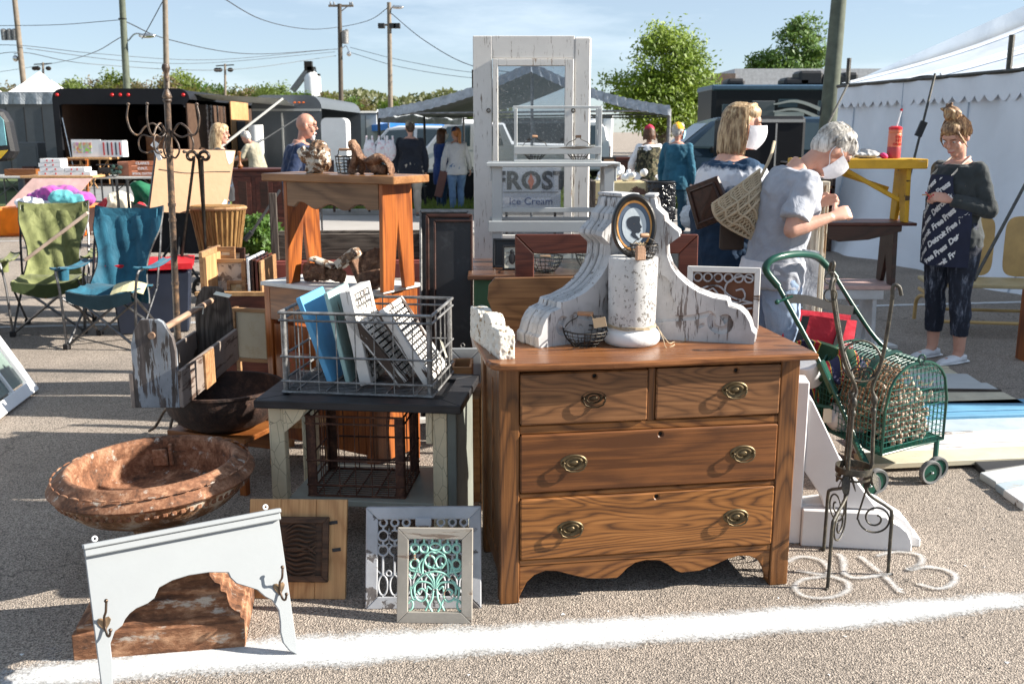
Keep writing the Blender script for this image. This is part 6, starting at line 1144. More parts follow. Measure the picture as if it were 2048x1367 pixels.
p2 = P(112, 660, 8.1); camp_chair((p2.x, 8.1, 0), R(14), OLF, OLD, 'olive green canvas folding camp chair with a wooden stick across it', 0)
m = MB(); m.sheet(lambda u, v: V((.24*u, .17*v, .02+.03*math.sin(u*3)+.02*v)), 6, 4, .003); o = solo('folded_paper', m, plain('paper_yellow', (.62, .56, .33), .8, var=.06), 'pale yellow folded paper on the blue camp chair', 'paper'); o.matrix_basis = MX.Translation((p.x+.04, 7.38, .375)) @ rz(R(8)) @ MX.Rotation(R(12), 4, 'X')
m = MB(); m.beam(P(50, 520, 7.75), P(176, 425, 7.85), .05, .025); solo('wooden_stick', m, plain('stick_pale', (.5, .38, .3), .7), 'pale straight wooden stick laid across the olive camp chair', 'stick', P(50, 520, 7.75), bev=.004)
# tote bin and red lid
a, b_ = G(228, 672), G(388, 664); W_ = (b_-a).length; t = thing('storage_bin', 'dark navy storage bin with a bright red lid behind the camp chairs', 'storage bin', m=frame(a, b_-a)); NAVY = plain('bin_navy', (.012, .018, .035), .4, bump=.02)
h = .5; m = MB(); m.hexa([(.04, .02, 0), (W_-.04, .02, 0), (W_-.04, .4, 0), (.04, .4, 0), (0, 0, h), (W_, 0, h), (W_, .44, h), (0, .44, h)]); obj('tub', m, NAVY, t, bev=.012); m = MB(); m.sheet(lambda u, v: V((-.02+(W_+.04)*u, -.02+.48*v, h+.02+.02*math.sin(u*9)*math.sin(v*7))), 14, 8, .05); obj('lid', m, plain('lid_red', (.5, .01, .02), .45), t, smooth=60)
# cardboard backed picture, iron easel, dark carts behind
TL, TR_, BR_, BL_ = P(313, 297, 8.65), P(472, 300, 9.15), P(452, 430, 9.05), P(297, 424, 8.55); t = thing('turned_picture', 'large picture turned to show its tan backing paper with torn white corners', 'picture', m=frame(BL_, BR_-BL_)); inv = MT[t.name].inverted(); c4 = [inv @ p for p in (BL_, BR_, TR_, TL)]
m = MB(); m.hexa([c4[0], c4[1], c4[1]+V((0, .03, 0)), c4[0]+V((0, .03, 0)), c4[3], c4[2], c4[2]+V((0, .03, 0)), c4[3]+V((0, .03, 0))]); obj('frame', m, W_DARK, t, bev=.003)
TANB = plain('backing_paper', (.42, .27, .165), .85, var=.06, sc_=3, bump=.15, bs=12, bd=.01); m = MB(); cen = sum(c4, V())/4; q = [cen+(p-cen)*.985-V((0, .004, 0)) for p in c4]; m.add(q, [(0, 1, 2, 3)]); obj('backing_paper', m, TANB, t, recalc=False)
f2 = lambda u, v: (q[0].lerp(q[1], u)).lerp(q[3].lerp(q[2], u), v)-V((0, .004, 0))
for poly in ([(.86, .99), (.99, .99), (.975, .82), (.94, .78), (.9, .86)], [(.84, .02), (.97, .02), (.985, .22), (.95, .24), (.92, .16), (.87, .08)]): m = MB(); m.add([f2(*p) for p in poly], [tuple(range(len(poly)))]); obj('torn_patch', m, PAPER, t)
m = MB(); m.tube(bez([f2(.05, .68), f2(.4, .63), f2(.7, .66), f2(.97, .67)], 5), .004, 4); obj('hanging_wire', m, WIREB, t)
c_ = P(398, 315, 8.2); t = thing('iron_easel', 'black iron easel with scrolled top holding the large picture', 'easel', (c_.x, 8.4, 0)); L0 = V((c_.x, 8.4, 0))
for (x0, y0, x1) in ((388, 318, 356), (398, 318, 392), (404, 318, 424)):
    top_ = P(x0, y0, 8.3)-L0; ft = P(x1, 600, 8.5); ft = V((ft.x, 8.5+(.4 if x1 == 392 else -.15), 0))-L0; m = MB(); m.tube([top_, top_.lerp(ft, .5), ft], .012, 6); obj('leg', m, IRON, t)
for s_ in (-1, 1): m = MB(); a_ = P(398, 318, 8.28)-L0; m.tube([a_]+[a_+V((s_*(.055+.045*math.cos(2.6-i*.4)*(1-i*.04)), -.02, .02+.045*math.sin(2.6-i*.4)*(1-i*.04))) for i in range(16)], .014, 6); obj('scroll', m, IRON, t, smooth=60)
p = P(352, 560, 9.6); t = thing('folded_stroller', 'black folded stroller behind the iron easel', 'stroller', (p.x, 9.6, 0)); DKF = cloth('black_fabric', (.015, .016, .02), .8)
m = MB(); m.sheet(lambda u, v: V((-.38+.7*u, .05*math.sin(u*5), .45+.5*v-.1*math.sin(u*3)*v)), 12, 8, .03); obj('seat_fabric', m, DKF, t, smooth=60)
for (x, y) in ((-.25, -.15), (.05, -.2), (.3, -.1), (.12, .25)): m = MB(); m.tube(ring((0, 0), .1, 16), .02, 6, True, m=T(x, y, .12)); m.tube([(x-.02, y, .12), (x+.02, y, .12)], .03, 8); obj('wheel', m, RUBBER, t, smooth=50)
for k, (a_, b_) in enumerate((((-.25, -.15, .14), (.2, .1, .9)), ((.3, -.1, .14), (-.2, .1, .8)), ((.05, -.2, .14), (.1, .1, .95)), ((-.3, 0, .4), (.3, 0, .4)), ((-.4, 0, .45), (-.4, 0, 1.15)), ((-.5, 0, .5), (-.5, 0, 1.15)))): m = MB(); m.tube([a_, b_], .013, 6); obj('frame_tube', m, BLACK, t)
m = MB(); m.sheet(lambda u, v: V((-.3+.55*u, -.1+.06*math.sin(u*9+v*4), .92+.2*v+.03*math.sin(u*14))), 12, 6, .02); solo('green_cloth', m, cloth('cloth_green', (.02, .16, .08), .8, .4), 'crumpled green cloth on top of the folded stroller', 'cloth', None, smooth=60).location = (p.x, 9.55, 0)
# pleated basket
p = P(442, 520, 8.7); t = thing('pleated_basket', 'tan pleated woven hamper hanging behind the picture', 'hamper', (p.x, 8.7, .55)); PL = wood('wicker', (.2, .1, .03), (.42, .25, .09), (.55, .36, .16), 'z', .7, .3)
m = MB(); m.lathe([(.1, 0), (.17, .02), (.23, .38), (.235, .42)], 14, MX.Diagonal((1, .7, 1, 1))); obj('basket_body', m, PL, t)
for k in range(16): a_ = math.pi+math.pi*k/15; m = MB(); m.tube([(.172*math.cos(a_), .12*math.sin(a_), .02), (.234*math.cos(a_), .165*math.sin(a_), .38)], .009, 5); obj('stave', m, PL, t)
m = MB(); m.tube([(.24*math.cos(.4*k), .17*math.sin(.4*k), .4) for k in range(16)], .016, 6, True); obj('rim', m, W_TAN, t); m = MB(); m.box(-.12, -.08, -.55, .24, .16, .56); obj('plinth', m, BLACK, t)
m = MB(); m.tube([P(500, 470, 8.2), P(560, 380, 8.4)], .012, 6); m.tube([P(490, 480, 8.2), P(503, 464, 8.2)], .022, 8); solo('tripod_leg', m, BLACK, 'slanting black tripod leg beside the pleated hamper', 'tripod', P(500, 470, 8.2))
# ---- window sash at the left edge ----
ax = V((.13, -1, 0)).normalized(); o_ = V((-3.0, 6.05, 0)); up = V((-.5, -.05, .87)); x_ = ax; z_ = (up-x_*up.dot(x_)).normalized(); y_ = z_.cross(x_); tm = MX((x_, y_, z_)).transposed().to_4x4(); tm.translation = o_
t = thing('white_window', 'white six paned window sash leaning at the left edge', 'window', m=tm); W_, H_ = .86, 1.0
for q in wframe(W_, H_, .075, .04): obj('sash_rail', q, WHITE, t, bev=.004)
for k in (1, 2): m = MB(); m.box(.075+(W_-.15)*k/3-.012, .004, .075, .024, .03, H_-.15); obj('glazing_bar', m, WHITE, t)
for k in (1, 2): m = MB(); m.box(.075, .003, .075+(H_-.15)*k/3-.012, W_-.15, .03, .024); obj('glazing_bar', m, WHITE, t)
WG = plain('old_glass', (.14, .19, .17), .2, var=.3, sc_=3, spec=.8)
for i in range(3):
    for j in range(3): m = MB(); m.box(.088+(W_-.15)*i/3, .016, .088+(H_-.15)*j/3, (W_-.15)/3-.026, .004, (H_-.15)/3-.026); obj('pane', m, WG, t)
m = MB(); m.box(0, 0, 0, .05, 1.0, .9); solo('white_board', m, WHITE, 'white board standing at the left edge in front of the window sash', 'board', None, bev=.004).matrix_basis = T(-3.18, 3.95, 0) @ MX.Rotation(R(-24), 4, 'Y')
# truck at the left edge
t = thing('parked_truck', 'dark truck cut by the left edge with its mirror and rear wheel showing', 'truck', (-4.75, 8.35, 0), R(-62)); m = MB(); m.lathe([(.2, -.14), (.42, -.15), (.46, -.08), (.46, .08), (.42, .15), (.2, .14)], 32, T(.22, 0, .46) @ MX.Rotation(R(90), 4, 'X')); wh = obj('wheel', m, RUBBER, t, smooth=40); m = MB(); m.lathe([(.02, -.1), (.27, -.14), (.27, .1), (.02, .1)], 24, T(.22, 0, .46) @ MX.Rotation(R(90), 4, 'X')); obj('rim', m, CHROME, wh, smooth=30)
m = MB(); m.xz([(-.6, .5), (-.3, .5), (-.25, .75), (-.05, .98), (.22, 1.05), (.5, .98), (.72, .8), (.8, .95), (.3, 1.25), (-.6, 1.3)], -.1, .4); obj('wheel_arch', m, BLACK, t, bev=.02); m = MB(); m.box(.9, -1.8, .5, 1.6, 1.6, .8); obj('body', m, CARD, t, bev=.05)
t = thing('wing_mirror', 'black framed wing mirror poking in at the left edge', 'mirror', (P(8, 262, 6.6).x-.06, 6.6, 0)); z0, z1 = P(8, 328, 6.6).z, P(8, 218, 6.6).z; m = MB(); m.xz([(-.2, z0), (.07, z0+.02), (.11, z0+.08), (.09, z1-.08), (.05, z1), (-.2, z1)], 0, .1); obj('housing', m, BLACK, t, bev=.02); m = MB(); m.xz([(-.2, z0+.1), (.07, z0+.12), (.065, z1-.07), (.03, z1-.03), (-.2, z1-.03)], -.006, .006); obj('mirror_glass', m, plain('teal_reflection', (.2, .45, .5), .1, bump=0, var=.3), t); m = MB(); m.xz([(-.2, z0+.03), (.02, z0+.035), (.075, z0+.09), (-.2, z0+.07)], -.006, .006); obj('lower_reflection', m, plain('yellow_reflection', (.7, .45, .03), .2, bump=0), t); m = MB(); m.box(-.6, .0, 0, .3, .3, 1.2); obj('mount_body', m, CARD, t)  # teal and yellow reflections are painted into the mirror as flat colours
# ================= RIGHT SIDE OF THE STALL =================
# white bracket on the ground
a, b_ = G(1580, 1090), G(1842, 1104); tm = frame(a, b_-a); t = thing('roof_bracket', 'big white wooden roof bracket standing on the asphalt right of the dresser', 'bracket', m=tm)
WB = chippy('bracket_paint', (.74, .73, .73), (.2, .13, .09), .1, 'x', 18, grime=.06, bump=.15)
m = MB(); m.box(-.01, .02, .0, .05, .12, .66); obj('upright', m, WB, t, bev=.004)
m = MB(); m.xz([(.042, .60), (.058, .585), (.175, .355), (.33, .155), (.125, .155), (.11, .20), (.042, .30)], .03, .1); obj('diagonal_brace', m, WB, t, bev=.004)
m = MB(); m.xz([(.041, .151), (.33, .151), (.335, .14), (.36, .138), (.37, .125), (.41, .105), (.44, .08), (.455, .05), (.46, .03), (.46, 0), (.041, 0)], .0, .05); obj('front_layer', m, WB, t, bev=.004)
m = MB(); m.xz([(.041, .151), (.26, .19), (.31, .185), (.35, .168), (.39, .14), (.44, .11), (.47, .075), (.48, .045), (.505, .035), (.505, 0), (.041, 0)], .052, .1); obj('back_layer', m, WB, t, bev=.004)
# iron plant stand
f1, f2, f3 = G(1655, 1176), G(1776, 1148), G(1647, 1101); c_ = (f1+f2+f3)/3; t = thing('iron_plant_stand', 'tall wrought iron three legged plant stand right of the dresser', 'plant stand', c_); Ls = [p-c_ for p in (f1, f2, f3)]; RG = .062; zr = .40
IR = rusty('stand_iron', (.012, .011, .009), (.045, .04, .03), (.12, .1, .065), 30, .45, .4); tops = [P(1668, 560, 3.35)-c_, P(1786, 573, 3.42)-c_, P(1668, 528, 3.6)-c_]
for k, L in enumerate(Ls):
    d = V((L.x, L.y, 0)).normalized(); kn = V((L.x*.97, L.y*.97, .235)); r0 = d*RG+V((0, 0, zr)); m = MB(); m.tube(bez([(L.x, L.y, 0), kn*.5+V((L.x, L.y, 0))*.5, kn, kn*.88+V((0, 0, .055)), r0*.8+V((0, 0, .0)), r0+V((0, 0, .03))], 5), .0065, 8); m.tube([L, L+d*.018+V((0, 0, .002))], .006, 6); obj('leg', m, IR, t, smooth=60)
    T_ = tops[k]; dx = V((T_.x, T_.y, 0)); b1 = V((r0.x*.85, r0.y*.85, .66)); m = MB(); pts = [r0+V((0, 0, .02)), r0*.5+b1*.5, b1, b1+V((-b1.x*.2, -b1.y*.2, .05)), b1*.5+T_*.5+V((0, 0, -.05)), T_+V((0, 0, -.06)), T_, T_+d*.02+V((0, 0, .0)), T_+d*.03+V((0, 0, -.03))]; m.tube(bez(pts, 6), .0068, 8); m.ell(b1, .013, .013, .02); m.ell(b1-V((0, 0, .04)), .011, .011, .014); obj('upright', m, IR, t, smooth=60)
    sp = d; m = MB(); cz = V((L.x*.6, L.y*.6, .215)); o_ = [cz+sp*(r*math.cos(a_))+V((0, 0, r*math.sin(a_))) for r, a_ in [(.012+.05*(i/30)**.9, 1.2-i*.36) for i in range(31)]]; m.tube(bez(o_+[r0-V((0, 0, .02))], 2), .0036, 6); obj('leg_scroll', m, IR, t, smooth=60)
    m = MB()
    for q in range(4): a_ = q*1.4+k; m.sheet(lambda u, v: r0+V((0, 0, -.01-.06*u))+V((math.cos(a_)*(.012+.02*u)+math.cos(a_+1.57)*(v-.5)*.03*math.sin(.4+u*2.5), math.sin(a_)*(.012+.02*u)+math.sin(a_+1.57)*(v-.5)*.03*math.sin(.4+u*2.5), 0)), 5, 3, .0015)
    obj('iron_leaves', m, IR, t, smooth=60, kind='stuff')
for z, r, h in ((zr, RG, .012), (.40-.03, RG*.95, .004)): m = MB(); m.lathe([(r, z-h), (r+.003, z-h), (r+.003, z+h), (r, z+h)], 28, ring=True); obj('ring', m, IR, t, smooth=40)
m = MB(); m.tube([(.07*math.cos(a_), .0+.02*math.sin(a_), .80+.07*math.sin(a_)) for a_ in [i*.2244 for i in range(28)]], .0045, 6, True); obj('hoop', m, IR, t, smooth=60)
for s_ in (-1, 1): m = MB(); m.tube([(s_*.02+s_*(.008+.022*i/22)*math.cos(i*.45), -.01, .755+(.008+.022*i/22)*math.sin(i*.45)) for i in range(23)], .0035, 6); obj('hoop_scroll', m, IR, t, smooth=60)
for k in (0, 2): m = MB(); T_ = tops[k]; m.tube(ring((T_.x-.012, T_.z-.05), .022, 14, y=T_.y-.01), .003, 5, True); obj('hanging_ring', m, IR, t)
# ---- green wire shopping cart ----
GP = plain('cart_green', (.006, .06, .04), .3, bump=0); GPW = plain('cart_green_wire', (.012, .12, .095), .4, bump=0)
FL = V((1.67, 4.3, .17)); FRt = V((2.05, 4.54, .17)); RL = V((1.51, 4.78, .17)); t = thing('shopping_cart', 'green wire shopping trolley with four small wheels and a tall loop handle', 'cart', V((1.8, 4.55, 0))); L0 = V((1.8, 4.55, 0))
U = FRt-FL; Wd = RL-FL; U.z = 0; Wd.z = 0; ZB = .17; HT = .40
def bp(u, v, z): return FL+U*u+Wd*v+V((0, 0, z))-L0
def arch(u): return .2+.2*math.sqrt(max(0, 1-(abs(u*2-1))**2.4))
m = MB()
for e in (0, 1): m.tube([bp(0, e, 0), bp(0, e, .2)]+[bp(i/16, e, arch(i/16)) for i in range(17)]+[bp(1, e, .2), bp(1, e, 0), bp(0, e, 0)], .007, 6)
m.tube([bp(0, 0, 0), bp(0, 1, 0)], .007, 6); m.tube([bp(1, 0, 0), bp(1, 1, 0)], .007, 6); m.tube([bp(.5, 0, HT), bp(.5, 1, HT)], .006, 6); obj('basket_frame', m, GP, t, smooth=60)
m = MB(); n = 15
for i in range(1, n): m.tube([bp(i/n, 0, 0), bp(i/n, 0, arch(i/n))], .0018, 4); m.tube([bp(i/n, 1, 0), bp(i/n, 1, arch(i/n))], .0018, 4)
for k in range(1, 15):
    z = HT*k/15; u0 = next((u for u in [i/60 for i in range(61)] if arch(u) >= z), .5) if z > .2 else 0
    for e in (0, 1): m.tube([bp(u0, e, z), bp(1-u0, e, z)], .0018, 4)
obj('end_mesh', m, GPW, t, recalc=False, kind='stuff'); m = MB(); n = 19
for i in range(1, n):
    v = i/n; m.tube([bp(0, v, 0), bp(0, v, .2)]+[bp(j/12, v, arch(j/12)) for j in range(13)]+[bp(1, v, .2), bp(1, v, 0)], .0018, 4)
for k in range(1, 8): z = .2*k/7; m.tube([bp(0, 0, z), bp(0, 1, z)], .0018, 4); m.tube([bp(1, 0, z), bp(1, 1, z)], .0018, 4)
for j in range(1, 12): m.tube([bp(j/12, 0, arch(j/12)), bp(j/12, 1, arch(j/12))], .0018, 4); m.tube([bp(j/12, 0, 0), bp(j/12, 1, 0)], .0018, 4)
obj('side_mesh', m, GPW, t, recalc=False, kind='stuff'); m = MB(); m.add([bp(0, 0, .002), bp(1, 0, .002), bp(1, 1, .002), bp(0, 1, .002)], [(0, 1, 2, 3)]); obj('floor_panel', m, GP, t, recalc=False)
H1 = [P(1556, 572, 4.75), P(1532, 540, 4.75), P(1540, 522, 4.76), P(1565, 512, 4.8), P(1600, 508, 4.9), P(1632, 513, 5.0), P(1652, 530, 5.03), P(1672, 556, 5.03)]
hp = [p-L0 for p in H1]; jl = P(1650, 745, 4.6)-L0; jr = P(1800, 725, 4.95)-L0
m = MB(); m.tube(bez(hp, 5), .018, 10); obj('handle_grip', m, GP, t, smooth=60); m = MB(); m.tube([hp[0], jl], .012, 8); m.tube([jl, P(1745, 950, 4.33)-L0], .011, 8); obj('side_tube', m, GP, t, smooth=60); m = MB(); m.tube(bez([hp[-1], P(1712, 620, 5.0)-L0, P(1750, 675, 4.98)-L0, jr], 4), .012, 8); obj('side_tube', m, GP, t, smooth=60)
m = MB(); m.beam(P(1640, 722, 4.62)-L0, P(1668, 785, 4.58)-L0, .06, .03); obj('hinge_block', m, GP, t, bev=.006); m = MB(); m.tube([P(1600, 720, 4.95)-L0, P(1655, 800, 4.9)-L0], .01, 6); obj('cross_brace', m, GP, t); m = MB(); m.tube([P(1612, 808, 4.7)-L0, P(1665, 815, 4.6)-L0], .01, 6); obj('cross_brace', m, GP, t)
m = MB(); m.sheet(lambda u, v: (P(1575, 588, 4.72).lerp(P(1712, 610, 5.0), u)-L0)+V((0, 0, -.045*v+.01*math.sin(u*6))), 12, 3, .004); obj('strap', m, BLACK, t, smooth=60); m = MB(); m.tube([P(1557, 603, 4.7)-L0, P(1585, 592, 4.72)-L0], .006, 6); m.ell(P(1554, 604, 4.7)-L0, .012, .012, .012); obj('toggle', m, GP, t)
wl = MB(); 
def wheel(p, r, ax):
    q = MX.Translation(p-L0) @ ax.to_track_quat('Z', 'Y').to_matrix().to_4x4(); m = MB(); m.lathe([(r*.78, -.012), (r*.95, -.014), (r, -.008), (r, .008), (r*.95, .014), (r*.78, .012)], 28, q, ring=True); w_ = obj('wheel', m, plain('wheel_grey', (.16, .16, .16), .7) if 'wheel_grey' not in bpy.data.materials else bpy.data.materials['wheel_grey'], t, smooth=40); m = MB(); m.lathe([(.0001, -.012), (r*.2, -.012), (r*.3, -.007), (r*.78, -.007), (r*.78, .007), (.0001, .007)], 24, q); obj('hub', m, GP, w_, smooth=40); m = MB(); m.ell(q @ V((0, 0, -.013)), .008, .008, .006); m.ell(q @ V((0, 0, .013)), .008, .008, .006); obj('axle_cap', m, CHROME, w_)
axd = V((.75, -.66, 0)).normalized()
for px, py in ((1862, 962), (1740, 990)):
    p = G(px, py); r = .056 if px > 1800 else .058; wheel(V((p.x-.02, p.y-.03, r)), r, V((.3, -.95, 0)).normalized()); wheel(V((p.x+.035, p.y+.03, r)), r, V((.3, -.95, 0)).normalized()); m = MB(); m.tube([V((p.x+.01, p.y, r))-L0, bp(.9, .0, 0) if px > 1800 else bp(-.1, .3, .03)], .012, 6); obj('wheel_fork', m, GP, t)
for q in ((1.45, 4.95), (2.0, 5.05)): wheel(V((q[0], q[1], .056)), .056, V((.3, -.95, 0)).normalized())
m = MB(); m.sheet(lambda u, v: bp(.1+.0*u, .35, .0)+(bp(.55, .3, HT+.03)-bp(.1, .35, 0))*0+V((0, 0, 0)) if False else bp(.02+.55*u, .3+.08*v, arch(.02+.55*u)+.012), 12, 2, .004); obj('lid_strap', m, GP, t, smooth=60)
m = MB(); m.tube([bp(.5, -.02, HT)+V((.015*math.cos(a_), 0, .02+.018*math.sin(a_))) for a_ in [i*.6 for i in range(11)]], .005, 6); obj('lid_catch', m, GP, t)
# contents
def heap(name, fn, n, r, mat, label, cat, seed, elong=1.):
    rn = random.Random(seed); m = MB(); ps = [fn(rn) for _ in range(n)]; c0 = sum(ps, V())/n
    for p in ps: m.ell(p-c0, r*rn.uniform(.6, 1.5), r*rn.uniform(.5, 1.), r*rn.uniform(.5, 1.1)*elong, 7, 5, RT((0, 0, 0), rn.random()*3, rn.random()*3, rn.random()*3))
    o = obj(name, m, mat, None, smooth=60, recalc=False, kind='stuff'); o.location = c0; tag(o, label, cat)
    return o
CONE = chippy('dried_pods', (.62, .52, .42), (.2, .11, .07), .5, None, 60, grime=.3)
heap('dried_pods', lambda r: bp(r.uniform(.25, .85), r.uniform(.06, .3), .0)+L0+V((0, 0, .015+abs(r.gauss(0, .1)))), 480, .0125, CONE, 'heap of pale dried pods filling the front of the green cart', 'pods', 3)
rn = random.Random(44); m = MB()
for k in range(1500):
    p = bp(rn.uniform(.05, .75), rn.uniform(.3, .78), .0)+V((0, 0, .06+rn.uniform(0, .27))); d = V((rn.gauss(0, 1), rn.gauss(0, 1), rn.gauss(0, 1))).normalized()*.022; e = V((rn.gauss(0, 1), rn.gauss(0, 1), rn.gauss(0, 1))).normalized()*.018; m.tube([p-d, p+e*.4, p+d+e], [.003, .0045, .0015], 4)
o = obj('dried_moss', m, plain('moss_brown', (.34, .22, .14), .9, var=.55, sc_=40), kind='stuff', recalc=False); o.location = L0; tag(o, 'brown tangled dried moss in the middle of the green cart', 'moss')
heap('white_sack', lambda r: bp(r.uniform(.1, .8), r.uniform(.3, .95), .0)+L0+V((0, 0, .06)), 14, .07, plain('sack_white', (.7, .7, .72), .6), 'white plastic sack under the moss in the green cart', 'sack', 6)
t = NT('stripe_cloth'); wv = t.n('ShaderNodeTexWave', wave_type='BANDS', bands_direction='X'); wv.inputs['Scale'].default_value = 2.3; wv.inputs['Distortion'].default_value = .6; t.l(t.co((1, 1, 1), False), wv.inputs['Vector']); STR = t.out(t.ramp(wv.outputs['Fac'], [(0, (.012, .05, .025)), (.38, (.5, .42, .05)), (.43, (.3, .01, .02)), (.72, (.45, .38, .04)), (.77, (.02, .02, .06))], True), .9)
a = P(1585, 700, 4.95); b_ = P(1700, 690, 4.75); m = MB()
def cl(u, v): p = a.lerp(b_, u); z = .53-.42*v; return V((p.x+.03*math.sin(v*5)+.02*v, p.y+.06*math.sin(u*7+v*2), z+.04*math.sin(u*3.1)))
m.sheet(cl, 24, 18, .02); solo('striped_blanket', m, STR, 'folded blanket striped dark green, red and yellow behind the dresser corner', 'blanket', V((a.x, a.y, .1)), smooth=60)
m = MB(); c_ = bp(.2, .75, .2)+L0; m.sheet(lambda u, v: c_+V((.28*(u-.5), .12*(v-.5), .12*math.sin(u*3.1)*math.sin(v*3.1)+.05+.015*math.sin(u*15))), 20, 10, .02); solo('striped_blanket', m, STR, 'striped blanket end bunched inside the green wire cart', 'blanket', c_, smooth=60)
m = MB(); p = P(1640, 815, 4.52); m.box(0, 0, 0, .04, .006, .07); solo('paper_tag', m, PAPER, 'small white label hanging on the striped blanket', 'tag').location = P(1646, 845, 4.6)
# red tote bag
RED = plain('red_bag', (.5, .008, .03), .55, var=.1, sc_=4, bump=.15, bs=8, bd=.02); a, b_, c_, d_ = P(1548, 676, 5.0), P(1690, 700, 5.05), P(1708, 640, 5.1), P(1568, 625, 5.05)
t = thing('red_bag', 'bright red tote bag with black handles hanging in the green cart', 'bag', a); m = MB(); m.sheet(lambda u, v: (a.lerp(b_, u)).lerp(d_.lerp(c_, u), v)-a+V((0, .02*math.sin(u*6), -.28*(1-v)*.9+.0)), 12, 8, .02); m.sheet(lambda u, v: (a.lerp(b_, u)).lerp(d_.lerp(c_, u), v)-a+V((.03, .15, -.28*(1-v)*.9)), 8, 6, .01); obj('bag_body', m, RED, t, smooth=60)
for x in (.22, .75): m = MB(); m.sheet(lambda u, v: a.lerp(b_, x+.05*(u-.5)*2+.06*v)*(1-v)+d_.lerp(c_, x+.06+.05*(u-.5)*2)*v-a+V((0, -.035, -.1*(1-v))), 3, 8, .006); obj('bag_handle', m, BLACK, t)
m = MB(); m.lathe([(.0001, 0), (.06, 0), (.062, .005), (.062, .12), (.058, .125), (.0001, .125)], 28, RT(P(1625, 740, 4.7)-P(1625, 780, 4.7), R(25), R(-20))); solo('white_tub', m, plain('tub_white_blue', (.66, .68, .72), .4), 'round white tub with a blue rim lying in the cart', 'tub', None, smooth=40).location = P(1620, 800, 4.72)
# ---- salvaged boards on the asphalt ----
BW_ = {'w': C_WHITEX, 'g': C_GREYP, 'b': chippy('board_sky_blue', (.13, .33, .5), (.5, .48, .44), .2, 'x', 14), 'l': chippy('board_pale_blue', (.42, .5, .56), (.3, .28, .25), .2, 'x', 14), 'c': chippy('board_cream', (.62, .56, .42), (.25, .18, .12), .2, 'x', 14), 'k': chippy('board_black', (.03, .03, .032), (.2, .19, .18), .3, 'x', 20), 'o': W_GREY, 'n': W_DARK}
BDS = [(1620, 692, 1790, 684, 14, 'w', 'white board under the pink bench'), (1700, 716, 1842, 722, 12, 'n', 'short dark brown board below the pink bench'), (1640, 728, 1835, 732, 12, 'o', 'bare grey brown board beside the woman in white shoes'), (1700, 740, 1910, 742, 12, 'c', 'pale board touching the toe of the white shoe'), (1720, 752, 1955, 756, 18, 'g', 'grey board with a sawn end, second below the shoes'), (1720, 772, 1992, 774, 14, 'g', 'light grey board with a rough end, third below the shoes'), (1720, 785, 2015, 789, 13, 'o', 'weathered dark grey board above the cream one'), (1720, 800, 2036, 799, 22, 'c', 'cream board above the blue one'), (1720, 824, 2100, 812, 20, 'b', 'bright sky blue board, upper of two'), (1720, 844, 2100, 833, 9, 'b', 'narrow sky blue strip board'), (1720, 855, 2100, 843, 24, 'l', 'pale blue grey board below the bright blue ones'), (1720, 880, 2100, 868, 22, 'w', 'wide white board with bare patches'), (1730, 903, 2100, 890, 18, 'w', 'white board above the last cream one'), (1740, 924, 2100, 908, 22, 'c', 'cream edged bottom board')]
for i, (x0, y0, x1, y1, h, c, lab) in enumerate(BDS):
    A_, B_, D_ = G(x0, y0), G(x1, y1), G(x0, y0+h); tm = frame(D_, V((B_.x-A_.x, B_.y-A_.y, 0))); L = (B_-A_).length; w_ = (A_-D_).length; z0 = .0+(.018 if c in 'cb' and i > 6 else 0); m = MB(); m.box(0, 0, z0, L, w_, .028); m.box(0, w_*.85, z0+.028, L, w_*.14, .008) if i % 3 == 0 else None
    solo('salvaged_plank', m, BW_[c], lab+', laid on the asphalt', 'plank', None, 'salvaged planks laid in a row', bev=.003).matrix_basis = tm
for (pts, c, lab) in [([(1938, 927), (2100, 905), (2100, 935), (1968, 955)], 'k', 'black plank at the right edge, topmost of the front stack'), ([(1958, 958), (2100, 934), (2100, 960), (1990, 978)], 'g', 'light grey plank below the black one at the right edge'), ([(1990, 981), (2100, 960), (2100, 975), (2010, 995)], 'l', 'pale blue plank, third of the front stack at the right edge'), ([(2005, 993), (2100, 980), (2100, 1010), (2046, 1022)], 'w', 'white paneled plank nearest the camera at the right edge')]:
    q = [G(*p) for p in pts]; m = MB(); m.hexa([q[3], q[2], q[1], q[0]]+[p+V((0, 0, .035)) for p in (q[3], q[2], q[1], q[0])]); solo('salvaged_plank', m, BW_[c], lab, 'plank', q[0], 'salvaged planks at the right edge', bev=.004)
# ---- the three stacked benches ----
def bench3(x0, x1, zt, H_, D_, mat, label, Y, legs, seat_th=.035, apron=None, braces=False, matl=None, legx=.1):
    o = V((P(x0, 440, Y).x, Y, zt-H_)); W_ = P(x1, 440, Y).x-o.x; t = thing('wooden_bench', label, 'bench', m=T(*o) @ rz(R(-2))); matl = matl or mat; m = MB(); m.box(0, 0, H_-seat_th, W_, D_, seat_th); obj('seat', m, mat, t, bev=.004)
    for x in legs:
        x_ = W_-x-.03 if x >= 0 else -x; obj('leg', yz([(0, 0), (.1, 0), (D_/2, H_*.45), (D_-.1, 0), (D_, 0), (D_-.03, H_-seat_th-.001), (.03, H_-seat_th-.001)], x_, .03), matl, t, bev=.003)
    if apron: m = MB(); m.xz(apron(W_, H_-seat_th), .012, .02); obj('apron', m, matl, t, bev=.002)
    if braces:
        m = MB(); m.beam((W_-.16, .06, H_*.35), (W_-.55, .06, H_-seat_th-.01), .03, .03); obj('brace', m, mat, t, bev=.003); m = MB(); m.beam((W_-.17, .28, H_*.5), (W_-.62, .28, H_-seat_th-.01), .03, .03); obj('brace', m, mat, t, bev=.003)
    return o, W_
YB = 7.1; z3 = .515; z2 = .965; z1 = 1.41
